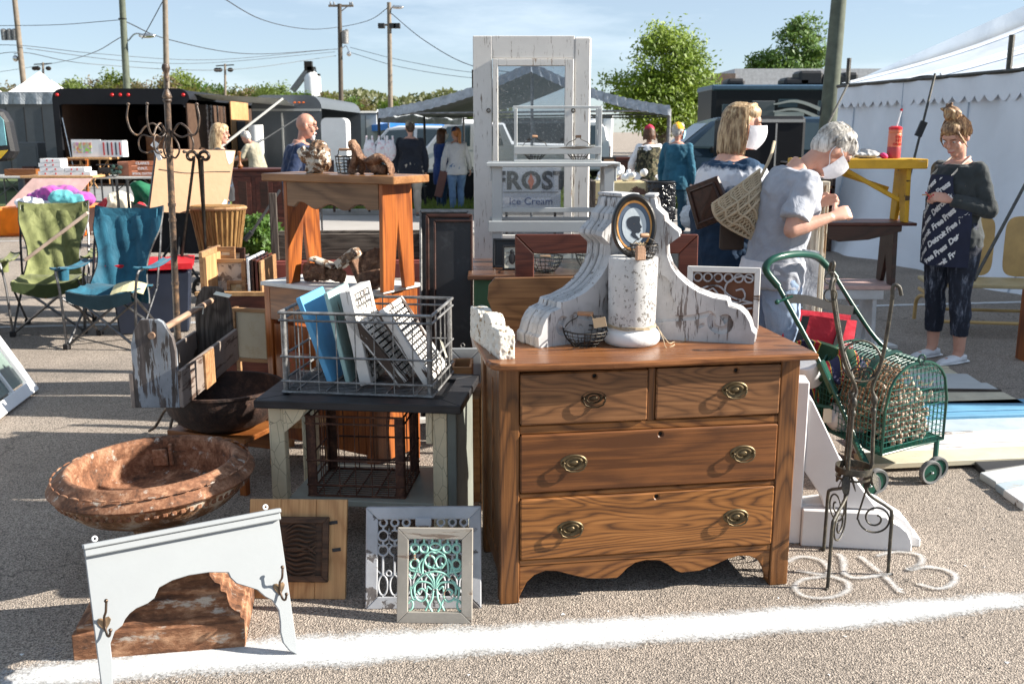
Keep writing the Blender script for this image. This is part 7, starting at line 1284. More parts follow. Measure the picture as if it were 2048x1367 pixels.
bench3(1560, 1800, z3, .51, .36, C_PINK, 'pale pink painted bench at the bottom of the bench stack', YB, (.12, .72), .03, lambda W_, h: [(.1, h-.001), (W_-.08, h-.001), (W_-.08, h-.07), (.1, h-.07)], matl=chippy('pink_white', (.55, .55, .56), (.2, .15, .1), .15, 'z', 14))
bench3(1600, 1832, z2, .448, .34, W_RED, 'dark brown bench in the middle of the bench stack', YB, (.12, .72), .022, lambda W_, h: [(.05, h-.001), (W_-.1, h-.001), (W_-.1, h-.04), (W_*.6, h-.1), (W_*.35, h-.115), (.05, h-.05)], matl=W_DARK)
oy, Wy = bench3(1590, 1843, z1, .443, .32, C_YEL, 'chipped yellow bench on top of the bench stack', YB, (.1,), .068, None, True)
# bottle and gloves
t = thing('drink_bottle', 'tall red drink bottle with a white straw on the yellow bench', 'bottle', (P(1787, 310, 7.2).x, 7.2, z1)); RB_ = plain('bottle_orange', (.75, .1, .05), .3, bump=0); RB_.node_tree.nodes['Principled BSDF'].inputs['Transmission Weight'].default_value = .25
m = MB(); m.lathe([(.0001, 0), (.042, 0), (.046, .01), (.046, .17), (.044, .175), (.046, .18), (.044, .2), (.03, .208), (.0001, .208)], 28); obj('bottle_body', m, plain('bottle_top_orange', (.75, .22, .12), .3, bump=0), t, smooth=40)
m = MB(); m.lathe([(.0465, .005), (.0472, .01), (.0472, .08), (.0465, .082)], 28); obj('drink_fill', m, plain('drink_red', (.4, .05, .06), .4, bump=0), t, smooth=40); m = MB(); m.lathe([(.046, .2), (.046, .216), (.03, .226), (.0001, .226)], 24); obj('cap', m, plain('cap_red', (.6, .01, .02), .4, bump=0), t, smooth=40)
m = MB(); m.tube([(.005, 0, .22), (.03, 0, .33)], .006, 8); obj('straw', m, WHITE, t); m = MB(); m.tube([(.03, 0, .33), (.033, 0, .345)], .009, 8); obj('straw_tip', m, bpy.data.materials['cap_red'], t)
for txt, z, s_ in (('STRO', .15, .022), ('HIT', .125, .032), ('OR RUN', .1, .022)):
    q = text_mb(txt, s_, .0004, bold=.001); q.v = [V((.0475*math.sin(p.x/.0475+.3), -.0475*math.cos(p.x/.0475+.3), z+p.y)) for p in q.v]; obj('bottle_print', q, bpy.data.materials['cap_red'], t)
t = thing('work_gloves', 'pair of grey work gloves with pink cuffs on the yellow bench', 'gloves', (P(1735, 312, 7.2).x, 7.18, z1)); m = MB(); m.ell((-.02, 0, .025), .11, .06, .022); m.ell((.02, .01, .045), .08, .045, .018, m=MX.Rotation(R(12), 4, 'Y'))
for k in range(4): m.tube(bez([(-.05, -.03+.02*k, .03), (-.11, -.04+.025*k, .03), (-.14-.01*k, -.045+.027*k, .015)], 3), .011, 6)
fused('glove_body', m, cloth('glove_grey', (.42, .42, .42), .8), t, .006, 2, .004, 25); m = MB(); m.ell((.1, -.02, .02), .03, .04, .02, m=MX.Rotation(R(25), 4, 'Y')); m.ell((-.16, -.0, .02), .02, .03, .018); obj('glove_cuff', m, plain('cuff_pink', (.6, .03, .16), .7), t, smooth=60)
# chippy post held by the grey haired woman
a = P(1607, 640, 5.25); b_ = P(1622, 640, 5.25); t = thing('chippy_post', 'long cream porch post with peeling paint held upright by the grey haired woman', 'post', V((P(1622, 640, 5.55).x, 5.55, 0))); PZ = chippy('post_paint', (.55, .5, .4), (.14, .08, .045), .55, 'z', 16, under2=(.3, .18, .08)); zt = P(1625, 362, 5.55).z
m = MB(); m.box(-.045, -.045, 0, .09, .07, zt); obj('post_shaft', m, PZ, t, bev=.004); m = MB(); m.box(-.02, -.06, 0, .02, .0145, zt-.02); m.box(.015, -.055, 0, .012, .0095, zt-.02); obj('fillet', m, PZ, t, bev=.002)
# metal glider bench
TG = chippy('glider_tan', (.55, .37, .15), (.2, .1, .04), .15, None, 20); o = P(1870, 575, 7.9); t = thing('metal_glider', 'tan metal glider bench with a cut out patterned back at the right edge', 'garden bench', (o.x, 7.9, 0), R(-10))
x0 = .0
for k in range(2):
    xb = .05+k*.56; w_ = .48; zb = .42; hb = .5; oo = obj('back_panel', (lambda m_: (m_.xz([(xb+w_/2+(w_/2)*math.copysign(abs(math.cos(a_))**.35, math.cos(a_)), zb+hb/2+(hb/2)*math.copysign(abs(math.sin(a_))**.35, math.sin(a_))) for a_ in [i*2*math.pi/40 for i in range(40)]], .42, .012), m_)[1])(MB()), TG, t, bev=.003); cut = MB()
    for (cx_, cz_) in ((.5, .8), (.5, .5), (.5, .22)):
        for a0 in range(4):
            a_ = a0*math.pi/2+math.pi/4; q = [(xb+cx_*w_+math.cos(a_)*.07+.05*math.cos(a_+math.pi+d), zb+cz_*hb+math.sin(a_)*.07+.05*math.sin(a_+math.pi+d)) for d in (-1, -.6, -.2, .2, .6, 1)]; q2 = [(xb+cx_*w_+math.cos(a_)*.07+.036*math.cos(a_+math.pi+d), zb+cz_*hb+math.sin(a_)*.07+.036*math.sin(a_+math.pi+d)) for d in (.9, .5, .15, -.15, -.5, -.9)]; cut.xz(q+q2, .38, .1)
    boolcut(oo, cut)
m = MB(); m.box(-.05, -.05, .385, 1.3, .46, .03); obj('seat', m, chippy('glider_seat', (.5, .4, .22), (.2, .1, .04), .1, 'x', 20), t, bev=.006)
for x in (-.02, 1.2):
    m = MB(); m.tube(bez([(x, -.02, .39), (x, -.04, .55), (x, .0, .63), (x, .3, .62), (x, .42, .6)], 5), .018, 8); obj('arm', m, TG, t, smooth=60)
    m = MB(); m.tube([(x, -.05, .3), (x, .45, .3)], .016, 6); m.tube(bez([(x, -.12, .02), (x, -.1, .2), (x, .2, .27), (x, .5, .2), (x, .55, .02)], 4), .016, 8); m.tube([(x, .1, .26), (x, .1, .39)], .012, 6); obj('base_leg', m, TG, t, smooth=60)
m = MB(); m.tube([(-.05, -.1, .12), (1.2, -.1, .12)], .014, 6); m.tube([(.1, .42, .42), (.1, .42, .8)], .014, 6); m.tube([(.1, .5, .12), (1.2, .5, .12)], .014, 6); obj('stretcher', m, TG, t)
m = MB(); m.box(0, 0, 0, .05, .12, .5); solo('orange_board', m, W_ORZ, 'orange brown board edge at the right edge of the picture', 'board').location = (P(2040, 650, 7.0).x, 6.9, 0)
# ================= FAR STALLS ACROSS THE ROAD =================
def table(x0, x1, Y, zt, mat, label, D_=.7, legs=STEEL, name='folding_table', cloth_=None):
    a = P(x0, 262, Y).x; b_ = P(x1, 262, Y).x; t = thing(name, label, 'table', (a, Y, 0)); m = MB(); m.box(0, 0, zt-.045, b_-a, D_, .045); obj('table_top', m, mat, t, bev=.01)
    for x in (.25, b_-a-.25): m = MB(); m.tube([(x, .08, 0), (x, .08, zt-.05)], .016, 6); m.tube([(x, D_-.08, 0), (x, D_-.08, zt-.05)], .016, 6); m.tube([(x, .08, .08), (x, D_-.08, .08)], .014, 6); m.tube([(x, .1, .25), (x+(.5 if x < (b_-a)/2 else -.5), D_/2, zt-.06)], .012, 6); obj('leg_frame', m, legs, t)
    return a, b_
TBL = plain('table_plastic', (.55, .55, .52), .6); table(165, 345, 19.6, .74, TBL, 'pale folding table in front of the open black trailer'); table(-60, 60, 19.8, .74, TBL, 'pale folding table at the far left')
table(30, 178, 19.0, .78, W_PINE, 'wooden table with white boxes left of the trailer ramp')
def thing1(name, mb, mat, label, cat, px, Y, z, group=None, **k): o = solo(name, mb, mat, label, cat, None, group, **k); o.location = (P(px, 262, Y).x, Y, z); return o
for k, (px, z, w_) in enumerate(((68, .78, 50), (72, .86, 46), (70, .94, 44), (74, 1.02, 40), (120, .78, 52), (122, .86, 40))):
    wd = w_/1991*19.2; m = MB(); m.box(0, 0, 0, wd, .3, .075); m.cur = 1
    for x in (.12, wd-.16): m.box(x, -.006, .02, .025, .008, .035)
    thing1('white_box', m, [WHITE, REDL], f"{'left' if k < 4 else 'right'} stack white box with red marks, {['bottom', 'second', 'third', 'top', 'lower', 'upper'][k]} one", 'box', px, 19.05, z, 'white boxes on the wooden table', bev=.004)
m = MB(); m.box(0, 0, 0, .62, .3, .13); thing1('wooden_tray', m, W_ORX, 'long orange brown tray at the left end of the far tables', 'tray', 0, 19.85, .74)
t = thing('advert_crate', 'orange wooden spool crate with three slats of white lettering', 'crate', (P(252, 262, 19.65).x, 19.62, .742)); cw = .56
for k in range(3):
    m = MB(); m.box(0, 0, .005+.1*k, cw, .016, .088); s_ = obj('slat', m, plain('crate_orange', (.5, .17, .08), .7) if k == 0 else bpy.data.materials['crate_orange'], t, bev=.003)
    q = text_mb(["SPOOL COTTON", "O.N.T.", "CLARK'S"][k], .07 if k else .055, .001, MX(((1, 0, 0, cw/2), (0, 0, -1, -.003), (0, 1, 0, .05+.1*k), (0, 0, 0, 1))), bold=.002); obj('lettering', q, WHITE, s_)
m = MB(); m.box(0, .016, 0, .016, .3, .29); obj('side_board', m, bpy.data.materials['crate_orange'], t); m = MB(); m.box(cw-.016, .016, 0, .016, .3, .29); obj('side_board', m, bpy.data.materials['crate_orange'], t)
m = MB(); m.box(0, 0, 0, .28, .3, .28); thing1('wooden_crate', m, plain('crate_brown', (.36, .15, .09), .7), 'plain red brown box left of the lettered spool crate', 'crate', 229, 19.66, .742, bev=.01)
m = MB(); rn = random.Random(4); m.box(0, 0, .05, .3, .1, .12); m.box(-.04, 0, .21, .42, .12, .02)
for k in range(4): m.tube(ring((.05+.09*k, .05), .05, 12), .01, 4, True)
thing1('toy_wagon', m, BLACK, 'small black toy carriage left of the spool crates', 'toy', 190, 19.6, .742)
m = MB(); [m.ell((rn.uniform(0, .2), 0, rn.uniform(.05, .2)), .04, .04, .04) for k in range(10)]; thing1('glass_ornaments', m, plain('dark_glass', (.03, .06, .05), .15), 'dark glass ornaments beside the toy carriage', 'ornaments', 216, 19.6, .742)
# art box and step ladder inside the trailer
t = thing('art_crate', 'white box of framed comic pictures on a table at the trailer mouth', 'crate', (P(136, 262, 21.2).x, 21.3, 1.07)); m = MB(); m.box(0, 0, 0, .62, .02, .36); obj('front_board', m, WHITE, t); COM = NT('comic_print'); vo = COM.n('ShaderNodeTexVoronoi'); vo.inputs['Scale'].default_value = 18; COM.l(COM.co(), vo.inputs['Vector']); COM = COM.out(COM.mix(.5, vo.outputs['Color'], (.5, .35, .2)), .6)
for x in (.04, .24): m = MB(); m.box(x, -.006, .08, .18, .006, .22); obj('comic_sheet', m, COM, t)
m = MB(); m.box(.62, 0, 0, .45, .3, .34); obj('side_stack', m, WHITE, t)
for k in range(5): m = MB(); m.box(.66+.085*k, -.005, .04, .03, .005, .26); obj('spine', m, (REDL, NAVY)[k % 2], t)
m = MB(); m.box(.02, .02, 0, .58, .28, .3); obj('inner_stack', m, WHITE, t)
table(128, 215, 21.2, 1.06, W_PINE, 'wooden table just outside the trailer under the comic pictures', .6, W_PINE)
t = thing('step_ladder', 'orange wooden step ladder at the trailer mouth', 'ladder', (P(128, 262, 20.6).x, 20.6, 0)); 
for x, s_ in ((0, 0), (.34, .06)): m = MB(); m.beam((x, 0, 0), (x+s_-.03, .1, 1.05), .05, .03); obj('stile', m, W_ORZ, t)
for z in (.15, .4, .65, .9, 1.02): m = MB(); m.box(0, -.02, z, .38, .14, .03); obj('step', m, W_ORX, t)
for px, Y, z, w_, h, mt_, lab in ((290, 22.5, .5, .5, 1.0, W_ORX, 'orange brown wardrobe inside the black trailer'), (235, 26, .5, .8, 1.5, W_DARK, 'dark tall shelf at the back of the black trailer'), (120, 24, .5, .5, .9, W_DARK, 'dark chest at the left inside the black trailer')):
    t = thing('stored_cabinet', lab, 'cabinet', (P(px, 262, Y).x, Y, z)); m = MB(); m.box(0, 0, 0, w_, .4, h); obj('body', m, mt_, t, bev=.01)
    for k in range(4): m = MB(); m.box(.05, -.015, .06+k*(h-.1)/4, w_-.1, .016, (h-.1)/4-.05); obj('drawer', m, mt_, t)
for px, w_, h, c, lab in ((25, .55, 1.35, TRGRY, 'tall grey speaker box by the grey trailer'), (58, .35, .75, NAVY, 'small dark cabinet by the grey trailer'), (40, .3, .8, REDL, 'dark red cabinet between the grey ones')): 
    t = thing('cabinet_box', lab, 'cabinet', (P(px, 262, 23.5).x, 23.5+(px == 40)*-.1, 0)); m = MB(); m.box(0, 0, 0, w_, .4, h); obj('body', m, c if c is not REDL else W_RED, t, bev=.01); m = MB(); m.box(.04, -.012, .08, w_-.08, .012, h-.16); obj('door', m, c if c is not REDL else W_RED, t, bev=.005)
# orange cloth table with blankets
p = P(-25, 262, 15.5).x; p1 = P(152, 262, 15.5).x; t = thing('cloth_table', 'low table under an orange fringed cloth at the left', 'table', (p, 15.5, 0)); W_ = p1-p; OR = cloth('orange_cloth', (.85, .2, .01), .85, .2, .5, 4)
m = MB(); m.box(0, .03, 0, W_, 1.1, .42); obj('table_body', m, W_DARK, t); m = MB(); m.sheet(lambda u, v: V((-.02+(W_+.04)*u, 1.1-1.12*min(1, v*1.6)-.02*math.sin(u*25)*(v > .6), .44 if v < .62 else .44-.42*(v-.62)/.38)), 60, 20, .01); obj('orange_cloth', m, OR, t, smooth=60)
m = MB()
for k in range(70): m.tube([(W_*k/70, -.02, .05), (W_*k/70+.01, -.03, .0)], .008, 3)
obj('fringe', m, OR, t, kind='stuff')
def blob(name, pts, mat, label, cat, px, Y, z, wr=.03, vox=.02, **k):
    t = thing(name, label, cat, (P(px, 262, Y).x, Y, z)); m = MB()
    for c, r in pts: m.ell(c, *r)
    fused('fabric_body', m, mat, t, vox, 2, wr, 6); return t
blob('blanket_pile', [((0, 0, .12), (.32, .25, .13)), ((.25, 0, .16), (.25, .2, .14)), ((.5, 0, .1), (.22, .2, .1)), ((.1, -.1, .2), (.2, .15, .1))], cloth('blanket_pink', (.25, .2, .45), .9, .5, .8, 5, (.6, .06, .4)), 'crumpled pink and violet blanket on the orange table', 'blanket', 85, 15.7, .46)
blob('blanket_pile', [((0, 0, .1), (.2, .14, .1)), ((.2, -.02, .07), (.14, .1, .08))], cloth('blanket_turquoise', (.1, .38, .42), .9, .4, .8), 'turquoise blanket fold in front of the pink blanket', 'blanket', 112, 15.45, .5, .03)
blob('white_cloth', [((0, -.05, .06), (.3, .2, .09)), ((.35, -.08, .05), (.3, .15, .07)), ((.1, -.25, .0), (.18, .08, .14)), ((.6, -.1, .02), (.18, .12, .09))], WTENT, 'crumpled white cloth hanging over the orange table edge', 'cloth', 58, 15.6, .45)
m = MB(); m.hexa([(0, 0, 0), (1.0, 0, 0), (1.0, .03, 0), (0, .03, 0), (.35, .25, .42), (1.3, .25, .42), (1.3, .28, .42), (.35, .28, .42)]); thing1('pink_board', m, plain('board_pinkish', (.62, .42, .38), .7), 'pale pink board leaning on the orange table', 'board', -5, 15.9, .44)
t = thing('spindle_chair', 'low wooden chair with a turned post behind the blue camp chair', 'chair', (P(180, 262, 14).x, 14, 0)); m = MB(); m.box(0, 0, .4, .5, .45, .04); obj('seat', m, W_ORX, t, bev=.01)
for x, y, h in ((.03, .03, .4), (.47, .03, .4), (.03, .42, .6), (.47, .42, .6)): m = MB(); m.lathe([(.02, 0), (.03, .1), (.02, .2), (.034, .3), (.02, h)]+([(.035, h+.03), (.0001, h+.08)] if h > .5 else []), 10, T(x, y, 0)); obj('leg', m, W_ORX, t, smooth=50)
blob('red_coat', [((0, 0, .12), (.28, .2, .12)), ((.2, 0, .1), (.2, .18, .12))], cloth('coat_red', (.45, .01, .02), .8), 'red coat heaped on the spindle chair', 'coat', 222, 14.1, .44, .03); blob('cream_cloth', [((0, -.05, .16), (.2, .16, .14)), ((.12, -.1, .08), (.12, .1, .14))], cloth('cream_cloth', (.7, .62, .48), .9), 'cream cloth lying on top of the red coat', 'cloth', 232, 13.95, .47, .03)
# mahogany bar
a, b_ = P(455, 262, 15.2).x, P(592, 262, 15.2).x; t = thing('mahogany_sideboard', 'long dark mahogany panelled counter behind the iron easel', 'sideboard', (a, 15.2, 0)); W_ = b_-a; m = MB(); m.box(0, 0, .06, W_, .5, .95); obj('body', m, W_RED, t, bev=.01); m = MB(); m.box(-.03, -.03, 1.01, W_+.06, .56, .04); obj('table_top', m, W_RED, t, bev=.01)
for k in range(3):
    x = .05+k*(W_-.05)/3; m = MB(); m.box(x, -.014, .38, (W_-.05)/3-.06, .015, .55); d_ = obj('door', m, W_RED, t, bev=.01); m = MB(); m.box(x+.07, -.02, .45, (W_-.05)/3-.2, .008, .41); obj('door_panel', m, W_DARK, d_, bev=.006)
    m = MB(); m.box(x, -.014, .12, (W_-.05)/3-.06, .015, .2); d_ = obj('drawer', m, W_RED, t, bev=.01); m = MB(); m.ell((x+.15, -.03, .22), .03, .01, .02); m.ell((x+(W_-.05)/3-.2, -.03, .22), .03, .01, .02); obj('pull', m, BRASS, d_)
m = MB(); m.lathe([(.03, 0), (.05, .03), (.02, .08), (.02, .2), (.035, .24), (.0001, .26)], 12); thing1('wooden_mill', m, W_ORX, 'small orange turned mill on the mahogany counter', 'mill', 476, 15.3, 1.05, smooth=50)
# far table in the middle with pots etc. and planks on the grass
for k, (x0, x1) in enumerate(((628, 661), (688, 733))): 
    a = P(x0, 262, 18.8).x; b_ = P(x1, 262, 18.8).x; t = thing('folding_screen_panel', ['dark stained board standing behind the bench, left one', 'dark stained board standing on short legs, right one'][k], 'board', (a, 19.0, .1)); m = MB(); m.box(0, 0, .12, b_-a, .04, .85); obj('board', m, W_DARK, t)
    for x in (0, b_-a-.04): m = MB(); m.box(x, 0, 0, .04, .04, .12); obj('leg', m, W_DARK, t)
m = MB(); m.tube(bez([P(640, 404, 12), P(690, 406, 12), P(720, 400, 12), P(760, 388, 12)], 5), .02, 6); t = thing('vine_branch', 'pale bent stick lying across two trestles behind the orange bench', 'stick', (P(700, 262, 12).x, 12, 0)); obj('stick', m, plain('stick_grey', (.5, .45, .4), .8), t, world=True)
for x in (642, 764): m = MB(); p = P(x, 400, 12); m.tube([(p.x, 12, p.z), (p.x, 12, 0)], .012, 5); obj('trestle', m, STEEL, t, world=True)
t = thing('far_stall_table', 'dark draped stall table with wares behind the man in the dark coat', 'table', (P(760, 262, 22).x, 22.2, 0)); W_ = P(955, 262, 22).x-P(760, 262, 22).x; m = MB(); m.box(0, 0, .09, W_, .8, .62); obj('draped_body', m, DKF, t, bev=.03); m = MB(); m.box(-.03, -.03, .71, W_+.06, .86, .04); obj('table_top', m, TBL, t)
rn = random.Random(12)
for k in range(9):
    m = MB(); h = rn.uniform(.12, .35); r = rn.uniform(.05, .1); m.lathe([(r*.7, 0), (r, h*.4), (r*.5, h*.8), (r*.6, h)], 12); px = 762+k*22; thing1('glass_jar', m, [WIN, plain('pottery_brown', (.25, .09, .04), .5) if k == 1 else W_ORX, TRGRY][k % 3], f"{['dark', 'brown', 'grey'][k % 3]} jar on the far stall table {['left of the man in the black coat', 'between the black coat and blue cardigan', 'behind the white hoodie'][k//3]}", 'jar', px, 22.4, .752, 'jars on the far stall table', smooth=50)
m = MB(); m.lathe([(.0001, 0), (.12, 0), (.15, .08), (.13, .2), (.06, .28), (.07, .33), (.0001, .33)], 18); thing1('glass_demijohn', m, plain('demijohn', (.25, .33, .3), .1, spec=.9), 'round glass demijohn beside the legs of the man in the dark coat', 'demijohn', 835, 20.6, .5, smooth=50)
t = thing('iron_stool', 'small dark stool under the glass demijohn', 'stool', (P(835, 262, 20.6).x, 20.6, .09)); m = MB(); m.box(-.16, -.16, .38, .32, .32, .03); obj('seat', m, BLACK, t)
for x, y in ((-.14, -.14), (.12, -.14), (-.14, .12), (.12, .12)): m = MB(); m.box(x, y, 0, .025, .025, .38); obj('leg', m, BLACK, t)
for k, px in enumerate((737, 762, 778)):
    t = thing('plastic_bag', f"{['left', 'middle', 'right'][k]} white and red printed plastic bag hanging under the dark canopy", 'bag', (P(px, 262, 18.7).x, 18.8, 1.05), .2*k); m = MB(); m.ell((0, 0, .2), .12, .06, .2); m.tube([(-.06, 0, .35), (-.05, 0, .47)], .02, 5); m.tube([(.06, 0, .35), (.05, 0, .47)], .02, 5); obj('bag_body', m, plain('bag_plastic', (.72, .72, .75), .4, dirt=(.6, .1, .15)) if k == 0 else bpy.data.materials['bag_plastic'], t, smooth=60)
m = MB(); m.tube([P(735, 290, 18.9), P(790, 290, 18.9)], .015, 5); solo('bag_rail', m, STEEL, 'thin rail carrying the plastic bags under the canopy', 'rail', P(735, 290, 18.9))
# sandwich sign FROST Ice Cream seen through the door
a, b_ = P(1012, 262, 12.5).x, P(1116, 262, 12.5).x; zt, zb = P(1060, 335, 12.5).z, P(1060, 424, 12.5).z; t = thing('ice_cream_sign', 'white sign reading FROST Ice Cream seen below the mirror pane of the tall door', 'sign', (a-.06, 12.5, 0)); W_ = b_-a+.1
m = MB(); m.box(0, 0, zb, W_, .03, zt-zb); obj('sign_board', m, WHITE, t); q = text_mb('FROST', .3, .002, MX(((1, 0, 0, W_/2), (0, 0, -1, -.004), (0, 1, 0, zt-.17), (0, 0, 0, 1))), bold=.012, space=1.05); obj('sign_lettering', q, plain('ink_dark', (.03, .035, .04), .7, bump=0), t)
q = text_mb('Ice Cream', .13, .002, MX(((1, 0, 0, W_/2), (0, 0, -1, -.004), (0, 1, 0, zb+.13), (0, 0, 0, 1)))); obj('sign_lettering', q, plain('ink_blue2', (.05, .1, .25), .7, bump=0), t); m = MB(); m.box(.03, -.006, zb+.24, W_-.06, .004, .01); obj('rule_line', m, bpy.data.materials['ink_dark'], t)
m = MB(); m.prism([(0, -.1), (.04, 0), (0, .1), (-.04, 0)], .004, MX(((1, 0, 0, W_/2+.0), (0, 0, -1, -.008), (0, 1, 0, zt-.17), (0, 0, 0, 1)))); obj('flame_mark', m, plain('flame_orange', (.65, .15, .06), .7, bump=0), t)
for x in (.05, W_-.08): m = MB(); m.box(x, .035, 0, .03, .03, zt-.05); obj('leg', m, W_DARK, t)
# right centre stall: chest, trunk, bin, tables
t = thing('bank_of_drawers', 'small black spice chest of drawers under the canopy on the right', 'chest', (P(1205, 262, 17).x, 17.0, .75)); m = MB(); m.box(0, 0, 0, .24, .3, .42); obj('body', m, BLACK, t)
for k in range(5): m = MB(); m.box(.03, -.012, .03+.078*k, .17, .012, .05); obj('drawer', m, W_TAN, t)
t = thing('small_cupboard', 'small red brown cupboard with an arched door beside the spice chest', 'cupboard', (P(1232, 262, 17).x, 17.0, .75)); m = MB(); m.box(0, 0, 0, .28, .3, .42); obj('body', m, W_RED, t, bev=.008); m = MB(); m.box(.05, -.012, .05, .18, .013, .32); obj('door', m, W_DARK, t, bev=.004)
a = P(1190, 262, 16.8).x; t = thing('long_counter', 'pink brown stall counter covered with wares behind the camouflage coat', 'table', (a, 16.8, 0)); W_ = P(1480, 262, 16.8).x-a; m = MB(); m.box(0, 0, .70, W_, .8, .05); obj('table_top', m, C_PINK, t); 
for x in (.05, W_-.1): m = MB(); m.box(x, .05, 0, .06, .06, .7); obj('leg', m, W_DARK, t)
rn = random.Random(21); cols = [WHITE, W_ORX, C_PINK, BLACK, W_TAN, GREYP2, plain('ware_red', (.4, .03, .02), .6)]
for k in range(20): m = MB(); m.box(0, 0, 0, rn.uniform(.06, .2), .15, rn.uniform(.05, .2)) if k % 3 else m.lathe([(.05, 0), (.07, .05), (.03, .12)], 10); thing1('stall_ware', m, cols[k % 7], f"{['white', 'orange brown', 'pale pink', 'black', 'tan', 'speckled', 'red'][k % 7]} {'block' if k % 3 else 'cup'} on the pink brown counter {['left of the camouflage vest', 'behind the camouflage vest', 'behind the man in teal', 'left of the blond woman'][k//5]}", 'ware', 1200+k*14, 16.9+.2*(k % 2), .75, 'small wares on the pink brown counter')
a = P(1185, 262, 12.2).x; t = thing('peeling_trunk', 'cream trunk with big brown peeled patches behind the corbels', 'trunk', (a, 12.2, .42)); W_ = P(1303, 262, 12.2).x-a; CT2 = chippy('trunk_cream', (.6, .5, .28), (.09, .045, .03), .48, None, 5); m = MB(); m.box(0, 0, 0, W_, .5, .58); obj('body', m, CT2, t, bev=.01)
for x in (-.01, W_-.05): m = MB(); m.box(x, -.012, -.01, .06, .52, .6); obj('corner_band', m, W_GREYZ, t, bev=.004)
m = MB(); m.box(0, -.01, .3, W_, .012, .015); obj('lid_joint', m, W_DARK, t); m = MB(); m.box(.05, .05, -.42, W_-.1, .4, .42); obj('plinth', m, W_DARK, t)
heap('crumpled_paper', lambda r: V((P(1215, 262, 12.4).x+r.uniform(-.1, .45), 12.4+r.uniform(-.1, .15), 1.04+r.uniform(0, .1))), 12, .06, WHITE, 'crumpled white paper on the peeling cream trunk', 'paper', 8)
t = thing('rubbish_bin', 'black bin lined with a tied black plastic bag behind the portrait', 'bin', (P(1328, 262, 11.3).x, 11.4, 0)); m = MB(); m.lathe([(.0001, 0), (.13, 0), (.155, .75), (.16, 1.0)], 20); obj('bin_body', m, BLACK, t, smooth=40)
BAG = plain('bin_bag', (.012, .012, .014), .18, bump=.6, bs=9, bd=.05); m = MB(); m.grid(lambda u, v: V(((.165+.012*math.sin(u*60)*v)*math.cos(u*6.283), (.165+.012*math.sin(u*60+2)*v)*math.sin(u*6.283), 1.03-.42*v)), 60, 10); m.tube([(.17*math.cos(a_*.4), .17*math.sin(a_*.4), .88) for a_ in range(16)], .008, 5, True); obj('bag_liner', m, BAG, t, smooth=60)
m = MB(); m.lathe([(.15, 1.02), (.165, 1.04), (.15, 1.05)], 20, ring=True); obj('rim', m, BLACK, t)
# behind the benches: shelves with a red crate
t = thing('wire_shelf_unit', 'brown open shelf unit seen between the grey haired woman and the marquee', 'shelf unit', (P(1580, 262, 13.5).x, 13.5, 0)); W_ = .65
for x in (0, W_-.04): m = MB(); m.box(x, 0, 0, .04, .4, 1.2); obj('side_post', m, W_DARK, t)
for z in (.2, .55, .85, 1.15): m = MB(); m.box(0, 0, z, W_, .4, .03); obj('shelf_board', m, W_ORX, t)
m = MB(); m.box(0, 0, 0, .32, .3, .25); thing1('red_crate', m, plain('crate_red', (.4, .01, .03), .5), 'dark red plastic crate on the brown open shelf unit', 'crate', 1622, 13.52, .58, bev=.01)
# ================= PEOPLE =================
def hairmat(name, a, b, c):
    t = NT(name); v = t.co((1, 1, .12), False); n = t.noise(v, 90, 4, .6); n2 = t.noise(t.co((1, 1, .5), False), 12, 3); s_ = t.math('ADD', t.math('MULTIPLY', n, .6), t.math('MULTIPLY', n2, .4)); t.bump(n, .6, .006)
    return t.out(t.ramp(s_, [(.4, a), (.5, b), (.62, c)]), .5, 0, .4)
H_BLOND = hairmat('hair_blond', (.16, .09, .045), (.42, .29, .16), (.68, .53, .34)); H_GREY = hairmat('hair_silver', (.22, .2, .18), (.5, .48, .45), (.74, .72, .68)); H_BUN = hairmat('hair_bun', (.07, .035, .02), (.25, .14, .07), (.55, .38, .2)); H_BROWN = hairmat('hair_brown', (.03, .012, .006), (.09, .035, .015), (.16, .07, .035)); H_RED = hairmat('hair_red', (.3, .1, .03), (.5, .2, .06), (.62, .3, .12)); H_DK = hairmat('hair_dark', (.02, .012, .01), (.05, .03, .02), (.1, .07, .05))
LIP = plain('lips', (.42, .12, .1), .4, bump=0); EYEM = plain('eye_dark', (.03, .02, .015), .15, bump=0); BROWM = plain('brow', (.12, .07, .04), .8, bump=0); EYEW = plain('eye_white', (.6, .58, .56), .25, bump=0)
def hand(mb, w, d, nrm, ac, curl=.5, s=1.):
    d = d.normalized(); ac = (ac-d*ac.dot(d)).normalized(); nrm = (nrm-d*nrm.dot(d)-ac*nrm.dot(ac)).normalized()
    mb.loft([(w-d*.02*s, .024*s, .017*s, ac, nrm), (w+d*.015*s, .03*s, .016*s, ac, nrm), (w+d*.05*s, .039*s, .014*s, ac, nrm), (w+d*.085*s, .038*s, .011*s, ac, nrm)], 12)
    for k, L in enumerate((.074, .083, .077, .06)):
        p = w+d*.078*s+ac*(.028-.0187*k)*s; a = curl*.6; pts = [p-d*.01*s]; dd = d
        for f in (.45, .32, .25): dd = (d*math.cos(a)+nrm*math.sin(a)); p = p+dd*L*f*s; pts.append(p); a += curl
        mb.tube(pts, [.0095*s, .0092*s, .0085*s, .0072*s], 8)
    p = w+d*.02*s+ac*.028*s; q = p+(ac*.75+d*.6+nrm*.25).normalized()*.04*s; r = q+(ac*.2+d*.85+nrm*.45*(.4+curl)).normalized()*.033*s; mb.tube([p, q, r], [.0125*s, .0105*s, .0082*s], 8)
